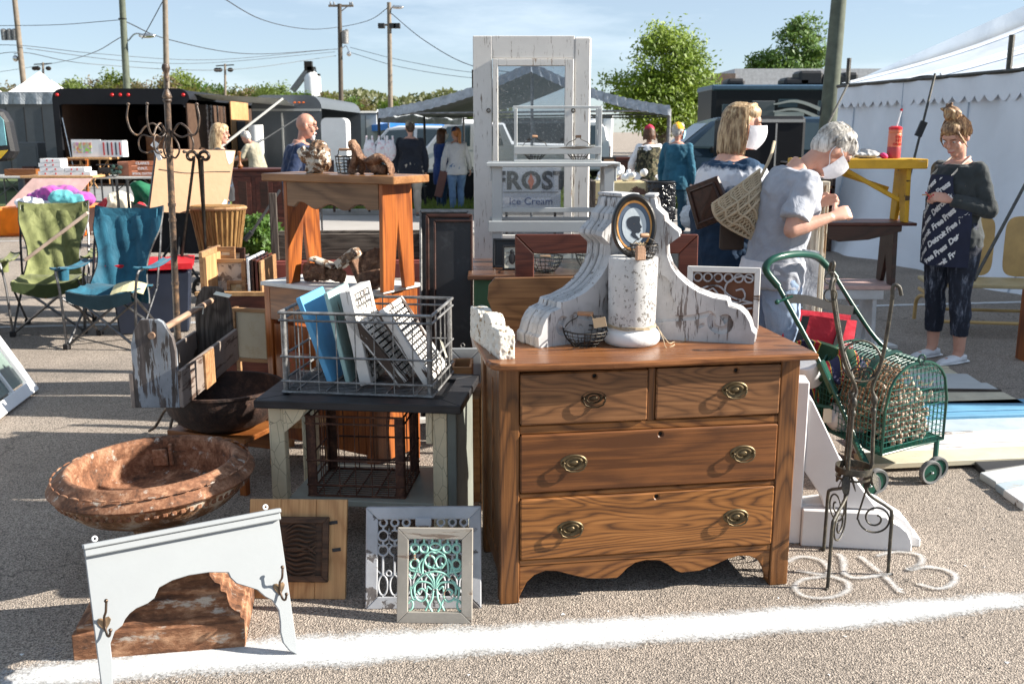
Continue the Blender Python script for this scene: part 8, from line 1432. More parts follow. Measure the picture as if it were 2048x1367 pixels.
def human(label, loc, rot, H=1.72, b=1., bend=(0, 0, 0), head=(0, 0), eR=(.05, -.02, -.17), wR=(0, .03, -.15), eL=None, wL=None, top=None, sleeve=1., top_len=.0, bottom=None, hem=1., shoes=None, shoe_h=0, hair=None, style='short', skin=None, step=0, spread=.0, voxel=.009, fem=False, hands=(.5, .5), wr=.006, neckopen=0, hair_len=.2, mask=None, handdir=None, cat='person', belly=0):
    s = H/1.7; skin = skin or SKIN; t = thing('person', label, cat, loc, rot); X = V((1, 0, 0)); B0, B1, B2 = [R(x) for x in bend]; f = lambda a: V((0, math.sin(a), math.cos(a)))
    pel = V((0, 0, .525*H)); wst = pel+f(B0)*.085*H; chs = wst+f((B0+B1)/2)*.12*H; nck = chs+f(B1)*.095*H; hd = nck+f(B2)*.095*H+V((0, .015*s, 0)); yv = lambda a: V((0, math.cos(a), -math.sin(a)))
    wf = 1.08 if fem else 1.; sw = .108*H*(.9 if fem else 1.04)
    Hm = MX.Translation(hd) @ rz(head[0]) @ MX.Rotation(-head[1], 4, 'X'); S_ = lambda x, y, z: Hm @ V((x*s, y*s, z*s))
    def torso(mb, i, z0=-.06, hi=True):
        rr = [(pel+f(B0)*z0*H*1.0, .098*wf, .078), (pel, .1*wf, .08), (wst-f(B0)*.02*H, .083+(.0 if fem else .008), .068+.015*belly), (wst+f(B1)*.03*H, .084, .07+.02*belly), (chs, .098*(.95 if fem else 1.02), .076), (chs+f(B1)*.045*H, .098, .068), (chs+f(B1)*.075*H, .088, .055)]
        if hi: rr += [(nck-f(B1)*.006*H, .052, .045), (nck+f(B1)*.008*H, .04, .038)]
        mb.loft([(c, w_*H*b+i, d_*H*b+i, X, yv((B0, B0, B0, B1, B1, B1, B1, B1, B2)[k])) for k, (c, w_, d_) in enumerate(rr)], 24)
        if fem:
            for s_ in (-1, 1): mb.ell(chs+V((s_*.047*H, 0, 0))+yv(B1)*.05*H*b-f(B1)*.01*H, .04*H*b, .036*H*b, .04*H*b)
    sh = {}; el = {}; wr_ = {}
    for s_, e, w_ in ((1, eR, wR), (-1, eL or eR, wL or wR)):
        sh[s_] = chs+f(B1)*.058*H+X*s_*sw*(.74+.2*b); el[s_] = sh[s_]+V((s_*e[0], e[1], e[2]))*H; wr_[s_] = el[s_]+V((s_*w_[0], w_[1], w_[2]))*H
    def arm(mb, i, to=1., r=1.):
        for s_ in (1, -1):
            a, e, w_ = sh[s_], el[s_], wr_[s_]; rb = .8+.2*b; mb.ell(a, .029*H*rb+i*.7, .03*H*rb+i*.7, .03*H*rb+i*.7)
            if to <= .6: mb.tube([a+(V((-s_*.03*H, 0, .005))), a, a.lerp(e, .4), a.lerp(e, to/.5*.95)], [.026*H*rb+i*.7, .029*H*rb+i*.8, .029*H*rb+i*1.2, .03*H*rb+i*2.], 14)
            else:
                m_ = a.lerp(e, .5); mb.tube([a+V((-s_*.03*H, 0, .005)), a, m_, e], [.025*H*rb+i*.7, .029*H*rb+i*.7, .027*H*rb+i*.8, .023*H*rb+i], 14); mb.ell(e, .023*H*rb+i, .023*H*rb+i, .023*H*rb+i); k = min(1, (to-.5)*2); mb.tube([e, e.lerp(w_, .3*k), e.lerp(w_, k)], [.023*H*rb+i, .0235*H*rb+i, (.014+.008*(1-k))*H+i*1.1], 14)
    def legs(mb, i, to=1.):
        for s_ in (1, -1):
            hp = pel+V((s_*.052*H*b*wf, 0, -.03*H)); st = step*s_; kn = V((s_*(.056+spread*.5)*H, st*.5*H+.012*H, .285*H)); an = V((s_*(.056+spread)*H, st*H-.01*H, .05*H)); hip = [hp, hp.lerp(kn, .45), kn]; low = [kn, kn.lerp(an, .35)+V((0, -.008*H, 0)), kn.lerp(an, min(1, to))]
            mb.tube(hip, [.055*H*b+i, .047*H*b+i, .033*H*(.6+.4*b)+i], 16); mb.ell(kn, .033*H*(.6+.4*b)+i, .034*H*(.6+.4*b)+i, .035*H); mb.tube(low, [.033*H*(.6+.4*b)+i, .033*H*(.6+.4*b)+i, (.022+.008*(1-to))*H+i*1.3], 16)
            if to >= 1 and i == 0: mb.tube([an, an+V((0, .02*H, -.035*H)), an+V((0, .08*H, -.038*H))], [.022*H, .02*H, .016*H], 10)
    # body
    m = MB(); torso(m, -.004); arm(m, 0); legs(m, 0); m.tube([nck-f(B1)*.02*H, nck, S_(0, -.02, -.04)], [.036*s*1.15, .034*s*1.15, .05*s], 14)
    el_ = lambda x, y, z, a, c, d: m.ell((0, 0, 0), 1, 1, 1, 16, 12, Hm @ T(x*s, y*s, z*s) @ MX.Diagonal((a*s, c*s, d*s, 1)))
    el_(0, -.012, .03, .075, .094, .097); el_(0, .02, -.035, .06, .07, .082); el_(0, .064, -.088, .026, .024, .024); el_(0, .075, .045, .05, .022, .03)
    for s_ in (-1, 1): el_(s_*.033, .062, -.02, .027, .025, .03); el_(s_*.076, -.006, -.002, .011, .02, .032)
    m.tube([S_(0, .09, .03), S_(0, .102, .005), S_(0, .112, -.014)], [.008*s, .0105*s, .0145*s], 8); el_(0, .092, -.052, .024, .014, .011)
    for s_ in (1, -1):
        d = (wr_[s_]-el[s_]).normalized() if not handdir else (handdir[0 if s_ > 0 else 1]); nrm = V((-s_, .1, 0)) if abs(d.z) > .7 else V((-s_*.6, 0, -.6)); ac = V((0, 1, .1)) if abs(d.z) > .7 else V((-s_*.5, 0, .9))
        hand(m, wr_[s_]+(wr_[s_]-el[s_]).normalized()*.01, d, nrm, ac, hands[0 if s_ > 0 else 1], s)
    fused('body', m, skin, t, voxel*.8, 2)
    # face
    if voxel < .011:
        for s_ in (-1, 1):
            q = MB(); q.ell(S_(s_*.031, .083, .016), .012*s, .007*s, .0042*s); e_ = obj('eye', q, EYEW, t, smooth=60); q = MB(); q.ell(S_(s_*.031, .0895, .015), .005*s, .0025*s, .0038*s); obj('iris', q, EYEM, e_, smooth=60)
            q = MB(); q.tube([S_(s_*.014, .094, .034), S_(s_*.032, .096, .041), S_(s_*.05, .082, .036)], [.0022*s, .003*s, .0018*s], 5); obj('eyebrow', q, BROWM, t)
        if not mask: q = MB(); q.tube([S_(-.024, .092, -.05), S_(-.01, .104, -.055), S_(.01, .104, -.055), S_(.024, .092, -.05)], [.002*s, .0055*s, .0055*s, .002*s], 6); obj('mouth', q, LIP, t, smooth=60)
    if mask:
        def mk(u, v):
            a = (u*2-1)*1.28; z = .012-.11*v; pr = .1+.022*math.sin(v*math.pi)*(1-abs(u*2-1)) - .012*v; rx = .082-.012*v; zz = z-.012*(1-abs(u*2-1))*(2*v-1)+.01*abs(u*2-1)*(.5-v)
            k = .106+.024*(1-abs(u*2-1)**1.3)*math.sin((.25+v*.7)*math.pi)-.03*v**3; return S_(rx*math.sin(a), k*math.cos(a)+.006, zz)
        q = MB(); q.sheet(mk, 22, 14, .002); mo = obj('face_mask', q, mask, t, smooth=70); q = MB()
        for s_ in (-1, 1): q.tube(bez([mk((s_+1)/2, 0), S_(s_*.078, .03, .02), S_(s_*.08, -.015, .025), S_(s_*.082, -.024, -.005), S_(s_*.078, -.01, -.035), S_(s_*.074, .03, -.065), mk((s_+1)/2, 1)], 4), .0022*s, 5)
        obj('ear_loop', q, mask, t)
    # clothes
    if bottom:
        m = MB(); legs(m, .012, hem); m.loft([(pel+V((0, 0, -.07*H)), .085*wf*H*b+.012, .07*H*b+.012, X, V((0, 1, 0))), (pel, .101*wf*H*b+.012, .081*H*b+.012, X, V((0, 1, 0))), (wst-f(B0)*.03*H, .09*H*b+.014, .074*H*b+.01, X, V((0, 1, 0)))], 20); fused('trousers', m, bottom, t, voxel, 2, wr, 11)
    if top:
        m = MB(); torso(m, .02, -.06-top_len, False); m.loft([(chs+f(B1)*.06*H, .095*H*b+.016, .06*H*b+.014, X, yv(B1)), (nck-f(B1)*(.012-neckopen)*H, .055*H*b+.012, .05*H*b+.01, X, yv(B1))], 18); arm(m, .014, sleeve); fused('jacket' if sleeve >= 1 else 'shirt', m, top, t, voxel, 2, wr*1.3, 9)
    if shoes:
        for s_ in (1, -1):
            an = V((s_*(.056+spread)*H, step*s_*H-.01*H, 0)); m = MB(); m.loft([(an+V((0, -.035*H, .02)), .018*H, .016, X, V((0, 0, 1))), (an+V((0, -.01*H, .035)), .023*H, .034, X, V((0, 0, 1))), (an+V((0, .04*H, .03)), .026*H, .028, X, V((0, 0, 1))), (an+V((0, .085*H, .022)), .026*H, .02, X, V((0, 0, 1))), (an+V((0, .115*H, .016)), .016*H, .013, X, V((0, 0, 1)))], 14)
            m.tube([an+V((0, -.01*H, .03)), an+V((0, -.01*H, .06+shoe_h))], [.028*H, .026*H], 14); o = fused('shoe', m, shoes, t, min(voxel, .007), 2)
            m = MB(); m.loft([(an+V((0, -.05*H, .009)), .017*H, .009, X, V((0, 0, 1))), (an+V((0, .04*H, .009)), .029*H, .009, X, V((0, 0, 1))), (an+V((0, .122*H, .009)), .017*H, .008, X, V((0, 0, 1)))], 12); obj('sole', m, WHITE if shoes is not BLACK else RUBBER, o)
    # hair
    if style != 'bald' and hair:
        m = MB(); el2 = lambda x, y, z, a, c, d: m.ell((0, 0, 0), 1, 1, 1, 16, 10, Hm @ T(x*s, y*s, z*s) @ MX.Diagonal((a*s, c*s, d*s, 1)))
        el2(0, -.026, .045, .085, .094, .096); el2(0, .02, .085, .068, .075, .052); el2(0, -.05, -.0, .072, .06, .075); rn = random.Random(len(label))
        if style == 'short':
            for k in range(46): a = rn.uniform(-2.6, 2.6); e = rn.uniform(.15, 1.3); p = (math.sin(a)*.084*math.cos(e*.9), -.026-math.cos(a)*.092*math.cos(e*.9), .045+.095*math.sin(e)); m.tube([S_(*p), S_(p[0]*1.08, p[1]*1.05+.03, p[2]*1.03)], [.012*s, .006*s], 5)
        if style == 'crop': pass
        if style in ('bob', 'long'):
            L = hair_len
            for k in range(60): a = -2.05+4.1*k/59+rn.uniform(-.04, .04); x, y = math.sin(a)*.082, -.022-math.cos(a)*.085; l_ = L*rn.uniform(.85, 1.05); m.tube([S_(x*.7, y*.7-.005, .1), S_(x*1.02, y, .04), S_(x*1.1, y*1.05-.004, -.04), S_(x*(1.12+.06*rn.random()), y*1.0-.01, .03-l_)], [.012*s, .014*s, .015*s, .007*s], 6)
        if style == 'ponytail': m.tube(bez([S_(0, -.11, .06), S_(0.01, -.15, .0), S_(.0, -.14, -.12), S_(.02, -.11, -.26), S_(.0, -.1, -.32)], 4), [.03*s]*6+[.035*s]*6+[.02*s]*4+[.008*s], 10)
        if style == 'bun':
            for k in range(26): a, e = rn.uniform(0, 6.28), rn.uniform(-1, 1); c_ = (.01+.048*math.cos(a)*math.cos(e), -.035+.048*math.sin(a)*math.cos(e), .17+.045*math.sin(e)); m.tube([S_(*c_), S_(c_[0]+rn.uniform(-.03, .03), c_[1]+rn.uniform(-.03, .03), c_[2]+rn.uniform(-.02, .03))], [.02*s, .008*s], 6)
            el2(.01, -.03, .165, .055, .055, .05)
            for s_ in (-1, 1): m.tube(bez([S_(s_*.06, .06, .07), S_(s_*.08, .05, .0), S_(s_*.085, .03, -.06)], 4), [.009*s]*5+[.005*s]*4, 6)
            for k in range(8): m.tube(bez([S_(.05, -.09, .0), S_(.07+.02*rn.random(), -.1, -.05), S_(.06+.03*rn.random(), -.1, -.1)], 3), [.006*s]*4+[.002*s]*3, 5)
        if voxel < .009:
            st = MB()
            for k in range(420):
                if style == 'short':
                    a = rn.uniform(-3.14, 3.14); e0 = rn.uniform(.3, 1.4); pts = []
                    for i in range(5): e = e0-.22*i; aa = a*(1-.03*i); rr = 1.03+.012*rn.random(); pts.append(S_(math.sin(aa)*.086*math.cos(e)*rr, -.02+(.0 if abs(a) > 1 else .0)-math.cos(aa)*-.0-math.cos(aa)*.098*math.cos(e)*rr, .045+.1*math.sin(e)*rr)) if e > (-.5 if abs(a) < 2 else .35) else None
                else:
                    a = rn.uniform(-2.1, 2.1); L = hair_len if style == 'bob' else .03; x, y = math.sin(a)*.09, -.022-math.cos(a)*.094; q = rn.uniform(.9, 1.03); pts = [S_(x*.35*q, y*.4, .138), S_(x*.8*q, y*.8, .11), S_(x*1.04*q, y*1.02, .045)]
                    if style == 'bob': pts += [S_(x*1.14*q, y*1.09, -.05), S_(x*(1.1+.12*rn.random())*q, y*1.03, .03-L*rn.uniform(.8, 1.08))]
                    if style == 'bun': pts = [S_(x*1.04*q, y*1.02, .0+.05*rn.random()), S_(x*1.03*q, y*1., .07), S_(x*.7*q, y*.75-.005, .125), S_(x*.25*q, y*.4-.01, .15)]
                if len(pts) > 2: st.tube(pts, [.0026*s]*(len(pts)-1)+[.001*s], 3)
            obj('hair_strands', st, hair, t, recalc=False, kind='stuff')
        fused('hair', m, hair, t, min(voxel*.8, .007), 4, .0015, 30)
    return t, S_, dict(pel=pel, wst=wst, chs=chs, nck=nck, sh=sh, el=el, wr=wr_, H=H, s=s, Hm=Hm)
def cap(t, S_, s, m1, m2=None, back=False):
    m = MB(); m.lathe([(.088*math.cos(a), .105*math.sin(a)) for a in [i*math.pi/2/8 for i in range(8)]]+[(.0001, .105)], 20, MX(S_.__closure__ and (1,)) if False else None); inv = None
    vs = [S_(p.x/1.0*1.0, p.y*1.12-.02, p.z*.95+.045) for p in m.v]; m.v = vs; m.ell(S_(0, -.02, .146), .008, .008, .006); h = obj('cap', m, m1, t, smooth=60, recalc=False)
    m = MB(); y0 = .065; m.sheet(lambda u, v: S_((u*2-1)*.062*(1-.25*v), y0+.075*v*(1-.5*(u*2-1)**2), .05-.012*v-.012*(u*2-1)**2), 10, 5, .004); obj('cap_brim', m, m2 or m1, t, smooth=60)
# --- woman in the apron ---
NAVYM = plain('apron_navy', (.012, .016, .04), .85, var=.2, bump=.2, bs=20, bd=.004); TOPG = cloth('top_charcoal', (.035, .042, .045), .85, .2, .7, 9); t_ = NT('legging_spatter'); n_ = t_.noise(t_.co((1, 1, .25), False), 26, 7, .75); LEG = t_.out(t_.ramp(n_, [(.5, (.008, .012, .025)), (.58, (.05, .06, .09)), (.7, (.3, .33, .4))]), .8); SNK = plain('sneaker_white', (.66, .68, .72), .7, bump=.3, bs=50)
fx_ = V((-.9, -.44)); rot = math.atan2(fx_.y, fx_.x)-math.pi/2; ap_loc = V((P(1885, 725, 6.95).x, 6.95, 0))
t, S_, J = human('woman with a messy bun smiling down in a navy lettered apron over a charcoal top', ap_loc, rot, 1.7, 1.04, (0, 3, 14), (R(12), R(32)), (.045, -.05, -.155), (-.085, .13, .035), (.04, -.035, -.155), (-.075, .13, .04), TOPG, 1., -.02, LEG, .72, SNK, 0, H_BUN, 'bun', SKIN, 0.0, .012, .0075, True, (.75, .8), .005)
H = 1.7
def aps(x, z, off=0):
    zz = z/H; k = (zz-.4)/.42; wd = (.118+.012*math.sin(k*3.1)) if zz < .62 else .118-.012*(zz-.62)/.18; dp = .1 if zz < .6 else .1+.018*math.sin((zz-.6)/.2*3.1); wd *= H*1.03; dp *= H*1.03; flare = max(0, .58-zz)*.1; th = x/(wd*1.05); return V((wd*1.0*math.sin(th)+0, (dp+off+flare)*math.cos(th)+.008*math.sin(th*7)*(1 if zz < .6 else .2), z))
def apl(u, v):
    z = 1.31-.62*v; hw = .1+.04*v*3 if v < .2 else min(.255, .124+(v-.2)*.9)+.0*v; return aps((u*2-1)*hw, z)
m = MB(); m.sheet(apl, 40, 40, .004); ap = obj('apron', m, NAVYM, t, smooth=70)
m = MB()
for s_ in (-1, 1): m.tube(bez([aps(s_*.09, 1.305, .004), J['nck']+V((s_*.075, .055, -.02)), J['nck']+V((s_*.07, -.02, .025)), J['nck']+V((0, -.07, .02))], 5), .008, 6, fl=.4)
m.tube([aps(s_*.0, 1.0, .01)+V((x*.0, 0, 0)) for x in (0, 1)], .001, 3); obj('apron_strap', m, plain('strap_cream', (.6, .55, .47), .8), t, smooth=60)
tx = MB(); an = R(40); rows = ['Detroit Free Press  Detroit Free Press', 'Press  Detroit  Free Press  Detroit', 'Free Press  Detroit Free Press  Free']
for i in range(10):
    q = text_mb(rows[i % 3], .056, .0006, None, 'CENTER', .0022, .12, .92)
    for (fi, face) in [(0, 0)]:
        pts = []; keep = []
        for p in q.v: x = p.x*math.cos(an)-(p.y+(.0))*math.sin(an)+(i-4)*.082*math.sin(an); z = .97+p.x*math.sin(an)+p.y*math.cos(an)-(i-4)*.082*math.cos(an); pts.append((x, z, p.z)); v = (1.31-z)/.62; hw = .1+.04*v*3 if v < .2 else min(.255, .124+(v-.2)*.9); keep.append(0.01 < v < .99 and abs(x) < hw-.004)
        n0 = len(tx.v); tx.v += [aps(-x, z, .0065+.001*(pz > 0)) for x, z, pz in pts]; fs = [tuple(n0+a for a in f_) for f_ in q.f if all(keep[a] for a in f_)]; tx.f += fs; tx.mi += [0]*len(fs)
used = sorted({a for f_ in tx.f for a in f_}); mp_ = {a: i for i, a in enumerate(used)}; t2 = MB(); t2.add([tx.v[a] for a in used], [tuple(mp_[a] for a in f_) for f_ in tx.f]); obj('apron_lettering', t2, plain('print_white', (.66, .66, .66), .8, bump=0), ap, recalc=False)
for s_ in (1, -1):
    m = MB(); w_ = J['wr'][s_]; d = (w_-J['el'][s_]).normalized()
    for k in range(4): m.ell(w_+d*.15+V((-s_*.012*k, .0, -.02+.01*k)), .006, .006, .006)
    obj('nail', m, plain('nail_red', (.5, .01, .03), .3, bump=0) if s_ > 0 else bpy.data.materials['nail_red'], t)
m = MB(); p = MT[t.name] @ ((J['wr'][1]+J['wr'][-1])/2+V((0, .13, .035))); m.box(-.05, 0, 0, .09, .012, .008); o = solo('wood_chip', m, W_PINE, 'small wooden piece held between the fingers of the woman in the apron', 'wood piece'); o.matrix_basis = MX.Translation(p) @ rz(.5)
# --- grey haired woman bending over the post ---
TEE = cloth('tee_grey', (.33, .35, .4), .9, .12, 1., 7); JEANL = cloth('jeans_pale', (.24, .34, .52), .9, .25, .9, 6, (.4, .52, .7)); MASK = plain('mask_white', (.74, .74, .78), .8, bump=.15)
gl = V((P(1545, 600, 5.2).x, 5.2, 0)); t, S_, J = human('grey haired woman in a grey tee bending over a porch post, wearing a mask', gl, R(-84), 1.73, 1.0, (4, 20, 58), (R(0), R(52)), (.05, -.06, -.135), (-.02, .125, .035), (.0, -.04, -.13), (-.02, .13, .05), TEE, .42, .0, JEANL, 1., BLACK, 0, H_GREY, 'short', SKIN, .02, .01, .0075, True, (1., 1.), .006, 0, .2, MASK)
m = MB(); H = 1.73; m.loft([(J['pel']+V((0, -.01, -.02)), .118*H, .098*H, V((1, 0, 0)), V((0, 1, 0))), (J['pel']+V((0, 0, .04)), .115*H, .096*H, V((1, 0, 0)), V((0, 1, 0)))], 28); obj('undershirt_hem', m, plain('undershirt', (.7, .7, .74), .9, bump=.3, bs=12), t, smooth=50)
m = MB(); m.tube([(.125, .03, .93), (.127, .03, .8)], .004, 5); m.sheet(lambda u, v: V((.145+.004*math.sin(v*6), .04+.14*u, 1.02-.24*v-.02*u)), 8, 8, .006); obj('shirt_tail', m, TEE, t, smooth=60)
m = MB(); m.tube(ring((J['wr'][1].x, J['wr'][1].z+.0), .03, 12, y=J['wr'][1].y+.07), .002, 4, True); 
# --- blond woman with mask, panel and crochet bag ---
t_ = NT('tie_dye'); v_ = t_.co((1, 1, 1), False); se = t_.n('ShaderNodeSeparateXYZ'); t_.l(v_, se.inputs[0]); z_ = t_.math('ADD', se.outputs['Z'], t_.math('MULTIPLY', t_.math('SUBTRACT', t_.noise(v_, 22, 4, .6), .5), .09)); zr_ = t_.n('ShaderNodeMapRange'); zr_.inputs[1].default_value = 1.1; zr_.inputs[2].default_value = 1.6; t_.l(z_, zr_.inputs[0])
TIE = t_.out(t_.ramp(zr_.outputs[0], [(0, (.008, .03, .07)), (.36, (.008, .03, .07)), (.41, (.62, .64, .7)), (.56, (.66, .68, .74)), (.62, (.01, .04, .09)), (1, (.01, .04, .09))]), .9); t_.bump(t_.noise(v_, 9, 3), .6, .03)
JEAND = cloth('jeans_dark', (.02, .05, .1), .9, .3, .6, 6)
bl = V((P(1452, 600, 5.75).x, 5.75, 0)); t, S_, J = human('blond masked woman in a tie dyed top with a panel under her arm', bl, R(-72), 1.76, 1.34, (0, 2, 10), (R(-28), R(4)), (.035, -.04, -.16), (-.05, .12, -.02), (.035, .02, -.16), (-.05, .12, .04), TIE, .3, .03, JEAND, 1., BLACK, 0, H_BLOND, 'bob', SKIN, 0, .01, .0085, True, (.9, .6), .006, 0, .17, MASK, belly=1)
m = MB(); m.tube(bez([S_(-.06, .045, .1), S_(-.02, .06, .128), S_(.05, .03, .12), S_(.075, -.04, .07)], 5), .012, 8); obj('hair_braid', m, H_BLOND, t, smooth=60)
# brown panel
q = [P(1370, 376, 5.45), P(1432, 352, 5.3), P(1466, 432, 5.25), P(1393, 460, 5.4)]; t = thing('drawer_front_board', 'dark brown wooden drawer front held under the arm of the blond woman', 'panel', q[3]); m = MB(); n_ = (q[1]-q[0]).cross(q[3]-q[0]).normalized(); n_ = n_ if n_.y > 0 else -n_; L_ = q[3]; m.hexa([q[3]-L_, q[2]-L_, q[2]-L_+n_*.025, q[3]-L_+n_*.025, q[0]-L_, q[1]-L_, q[1]-L_+n_*.025, q[0]-L_+n_*.025]); obj('board', m, W_DARK, t, bev=.004)
c_ = sum(q, V())/4; qq = [c_+(p-c_)*.75-n_*.006-L_ for p in q]; m = MB(); [m.tube([qq[i], qq[(i+1) % 4]], .006, 5) for i in range(4)]; obj('moulding', m, W_DARK, t)
m = MB(); m.box(0, 0, 0, .13, .04, .14); o = solo('brown_pouch', m, plain('pouch_brown', (.06, .04, .03), .8), 'dark brown patterned pouch hanging below the crochet bag', 'pouch', None, bev=.01); o.location = P(1440, 500, 5.35)
# crochet bag
ROPE = plain('rope_cream', (.56, .45, .31), .9, var=.2, bump=.5, bs=200); t = thing('crochet_bag', 'cream knotted rope shoulder bag behind the back of the grey haired woman', 'bag', P(1490, 410, 5.22)); C0 = P(1490, 410, 5.22)
A_, B_, C1, D_ = P(1520, 338, 5.25)-C0, P(1424, 408, 5.2)-C0, P(1500, 478, 5.2)-C0, P(1525, 420, 5.2)-C0
def bag(u, v, o=0):  # u along top edge from neck to left corner, v towards the bottom
    a = A_.lerp(B_, u); b_ = D_.lerp(C1, u)*1.0; p = a.lerp(b_, v) if True else a; p = A_*(1-u)*(1-v)+B_*u*(1-v)+C1*u*v+D_*(1-u)*v+(B_*.0); bul = math.sin(math.pi*min(1, u*.9+.05))*math.sin(math.pi*(.08+.84*v)); ed = .06*math.sin(math.pi*v)*u; return p+V((-ed, -(.055+o)*bul, -.0))
m = MB(); m.sheet(lambda u, v: bag(u, v)+V((0, .012, 0)), 16, 16, .004); obj('bag_lining', m, plain('lining_tan', (.33, .24, .15), .9), t, smooth=60)
m = MB()
for k in range(34): v = k/33; m.tube([bag(i/14, min(1, max(0, v+.05*math.sin(i*1.1)*(1 if k % 2 else -1))), .004) for i in range(15)], .0032, 5)
obj('rope_cords', m, ROPE, t, smooth=60, kind='stuff'); m = MB()
for v in (.0, .33, .5, .66, 1.): m.tube([bag(i/14, v, .012) for i in range(15)], .0065, 6)
for u in (.35, .6, .85, 1.0): m.tube([bag(u+.04*math.sin(i), i/14, .012) if u < 1 else bag(1, i/14, .01) for i in range(15)], .0065, 6)
m.tube(bez([bag(0, .2), A_+V((.05, 0, .06)), A_+V((.08, .05, .14))], 4), .008, 6); obj('rope_band', m, ROPE, t, smooth=60)
# --- far shoppers ---
NAVC = cloth('coat_black', (.014, .018, .028), .85); KHK = cloth('khaki', (.42, .38, .32), .9); NVS = cloth('shirt_navy', (.02, .035, .085), .85, .3, .8, 7); HOOD = cloth('hoodie_white', (.66, .67, .68), .9, .08, .8, 7); JEAN = cloth('jeans_mid', (.14, .24, .4), .9, .3, .7, 6); BLT = cloth('cardigan_blue', (.02, .05, .18), .9); TEAL = cloth('jacket_teal', (.02, .1, .16), .9, .3, .6, 5, (.04, .16, .24)); JT = cloth('jeans_teal', (.03, .08, .12), .9)
t_ = NT('camouflage'); CAMO = t_.out(t_.ramp(t_.noise(t_.co(), 14, 3, .5), [(.42, (.02, .02, .012)), (.47, (.1, .09, .05)), (.53, (.2, .17, .1)), (.58, (.05, .06, .03))], True), .9)
def at(px, Y): return (P(px, 262, Y).x, Y, 0)
def anchor(px, Y): return at(px, Y)
t, S_, J = human('bald man with a white goatee and glasses in a navy shirt', at(598, 10.8), R(-80), 1.80, 1.18, (0, 3, 16), (R(0), R(10)), (.05, -.06, -.16), (.0, .05, -.14), None, None, NVS, 1., .0, JEAND, 1., BLACK, 0, None, 'bald', SKIN2, 0, 0, .01, belly=1)
m = MB(); m.ell(S_(0, .075, -.09), .03, .026, .04); m.tube([S_(-.03, .085, -.06), S_(0, .1, -.045), S_(.03, .085, -.06)], .008, 6); fused('goatee', m, plain('beard_white', (.62, .6, .58), .9, bump=.5), t, .006, 1, .004, 60); m = MB(); m.tube([S_(.078, -.01, .02), S_(.062, .09, .022)], .002, 5); m.tube([S_(-.078, -.01, .02), S_(-.062, .09, .022)], .002, 5)
for s_ in (-1, 1): m.tube([S_(s_*.033+.022*math.cos(a), .1, .014+.016*math.sin(a)) for a in [i*.55 for i in range(12)]], .0018, 5, True)
obj('spectacles', m, BLACK, t)
t, S_, J = human('woman with long fair hair and glasses behind the tan picture back', at(432, 12.5), R(-75), 1.70, 1.15, (0, 2, 8), (R(0), R(6)), (.04, -.03, -.165), (0, .04, -.14), None, None, cloth('top_black', (.02, .02, .024), .9), 1., .02, JEAND, 1., BLACK, 0, H_BLOND, 'bob', SKIN, 0, 0, .01, True, hair_len=.24); m = MB(); m.tube([S_(.078, .0, .02), S_(.055, .095, .02)], .003, 5); m.tube([S_(.055, .098, .02), S_(.02, .108, .016)], .004, 5); obj('spectacles', m, BLACK, t)
t, S_, J = human('grey haired man in a pale tee and jeans stooping over boxes by the trailer door', at(512, 21), R(70), 1.66, 1.15, (6, 25, 40), (0, R(25)), (.03, .08, -.14), (-.02, .12, -.03), None, None, cloth('tee_sand', (.35, .32, .24), .9), .5, .02, JEAN, 1., BLACK, 0, H_GREY, 'short', SKIN2, 0, 0, .014)
t, S_, J = human('man in a tan cap and black coat seen from behind', at(820, 19.0), R(4), 1.80, 1.22, (0, 0, 4), (R(10), 0), (.045, -.0, -.17), (.0, .01, -.15), None, None, NAVC, 1., .05, KHK, 1., plain('boot_grey', (.14, .13, .12), .9), 0, H_DK, 'crop', SKIN, .04, .01, .012); cap(t, S_, J['s'], plain('cap_tan', (.4, .36, .28), .9))
t, S_, J = human('woman with dark red hair in a long blue cardigan facing the ponytailed woman', at(882, 20.6), R(-60), 1.66, 1.05, (0, 0, 5), (0, 0), (.03, .02, -.165), (-.03, .12, .0), None, None, BLT, 1., .14, JEAND, 1., BLACK, 0, H_BROWN, 'bob', SKIN, 0, 0, .012, True, mask=MASK, hair_len=.26)
t, S_, J = human('woman with a long red ponytail in a white hoodie and blue jeans', at(912, 20.2), R(14), 1.69, 1.06, (0, 4, 8), (R(20), R(5)), (.06, .03, -.155), (.03, .06, -.13), (.06, -.04, -.16), (.01, .05, -.14), HOOD, 1., .02, JEAN, 1., SNK, 0, H_RED, 'ponytail', SKIN, .05, 0, .012, True); cap(t, S_, J['s'], plain('cap_navy', (.015, .03, .08), .9))
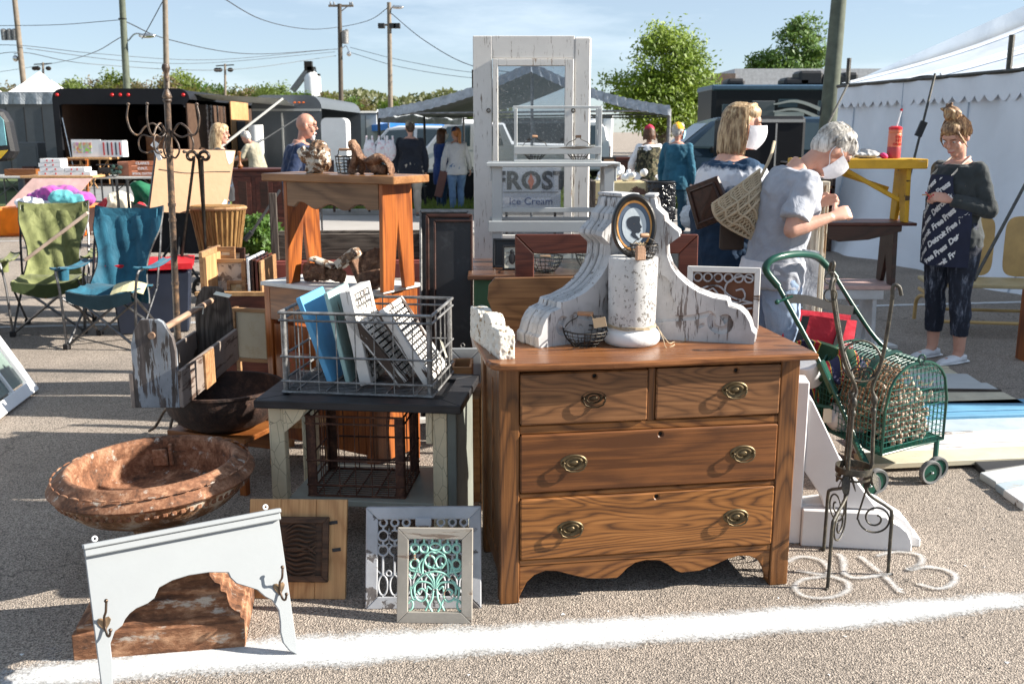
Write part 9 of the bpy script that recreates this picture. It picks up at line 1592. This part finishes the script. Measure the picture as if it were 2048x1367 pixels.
m = MB(); m.box(0, 0, 0, .16, .05, .52); o = solo('brown_case', m, plain('case_brown', (.14, .06, .05), .6), 'narrow brown case held by the woman in the white hoodie', 'case', None, bev=.01); o.matrix_basis = MX.Translation(P(868, 392, 20.1)) @ MX.Rotation(R(14), 4, 'Y')
t, S_, J = human('person in a camouflage vest over white sleeves and a red cap, from behind', at(1299, 16.6), R(-4), 1.70, 1.1, (0, 3, 6), (0, R(4)), (.07, .02, -.15), (-.0, .09, -.09), None, None, WTENT, 1., .0, KHK, 1., BLACK, 0, H_BROWN, 'bob', SKIN, 0, 0, .012, True, hair_len=.14); cap(t, S_, J['s'], plain('cap_crimson', (.5, .01, .06), .8))
m = MB(); H = 1.7; m.loft([(J['pel']+V((0, 0, -.12)), .125*H, .105*H, V((1, 0, 0)), V((0, 1, 0))), (J['wst'], .112*H, .098*H, V((1, 0, 0)), V((0, 1, 0))), (J['chs'], .118*H, .1*H, V((1, 0, 0)), V((0, 1, 0))), (J['chs']+V((0, 0, .1)), .118*H, .08*H, V((1, 0, 0)), V((0, 1, 0))), (J['nck']+V((0, 0, -.005)), .05*H, .05*H, V((1, 0, 0)), V((0, 1, 0)))], 20); fused('vest', m, CAMO, t, .014, 2, .01, 9)
t, S_, J = human('man in a yellow cap with green brim and a teal jacket, from behind', at(1356, 15.6), R(-30), 1.73, 1.12, (0, 0, 5), (R(-24), 0), (.035, -.01, -.17), (.01, .03, -.15), None, None, TEAL, 1., .05, JT, 1., BLACK, 0, H_GREY, 'crop', SKIN2, 0, .012, .012, mask=plain('mask_blue', (.35, .6, .75), .8)); cap(t, S_, J['s'], plain('cap_yellow', (.8, .42, .01), .8), plain('brim_green', (.03, .2, .12), .8))
t = thing('plastic_bag', 'pale translucent plastic bag in the hand of the man in the teal jacket', 'bag', P(1378, 430, 15.2)); m = MB(); m.ell((0, 0, -.02), .13, .08, .17); m.tube([(0, 0, .1), (-.02, 0, .3)], .02, 5); fused('bag_body', m, plain('bag_pale', (.6, .62, .64), .3), t, .014, 1, .02, 12)
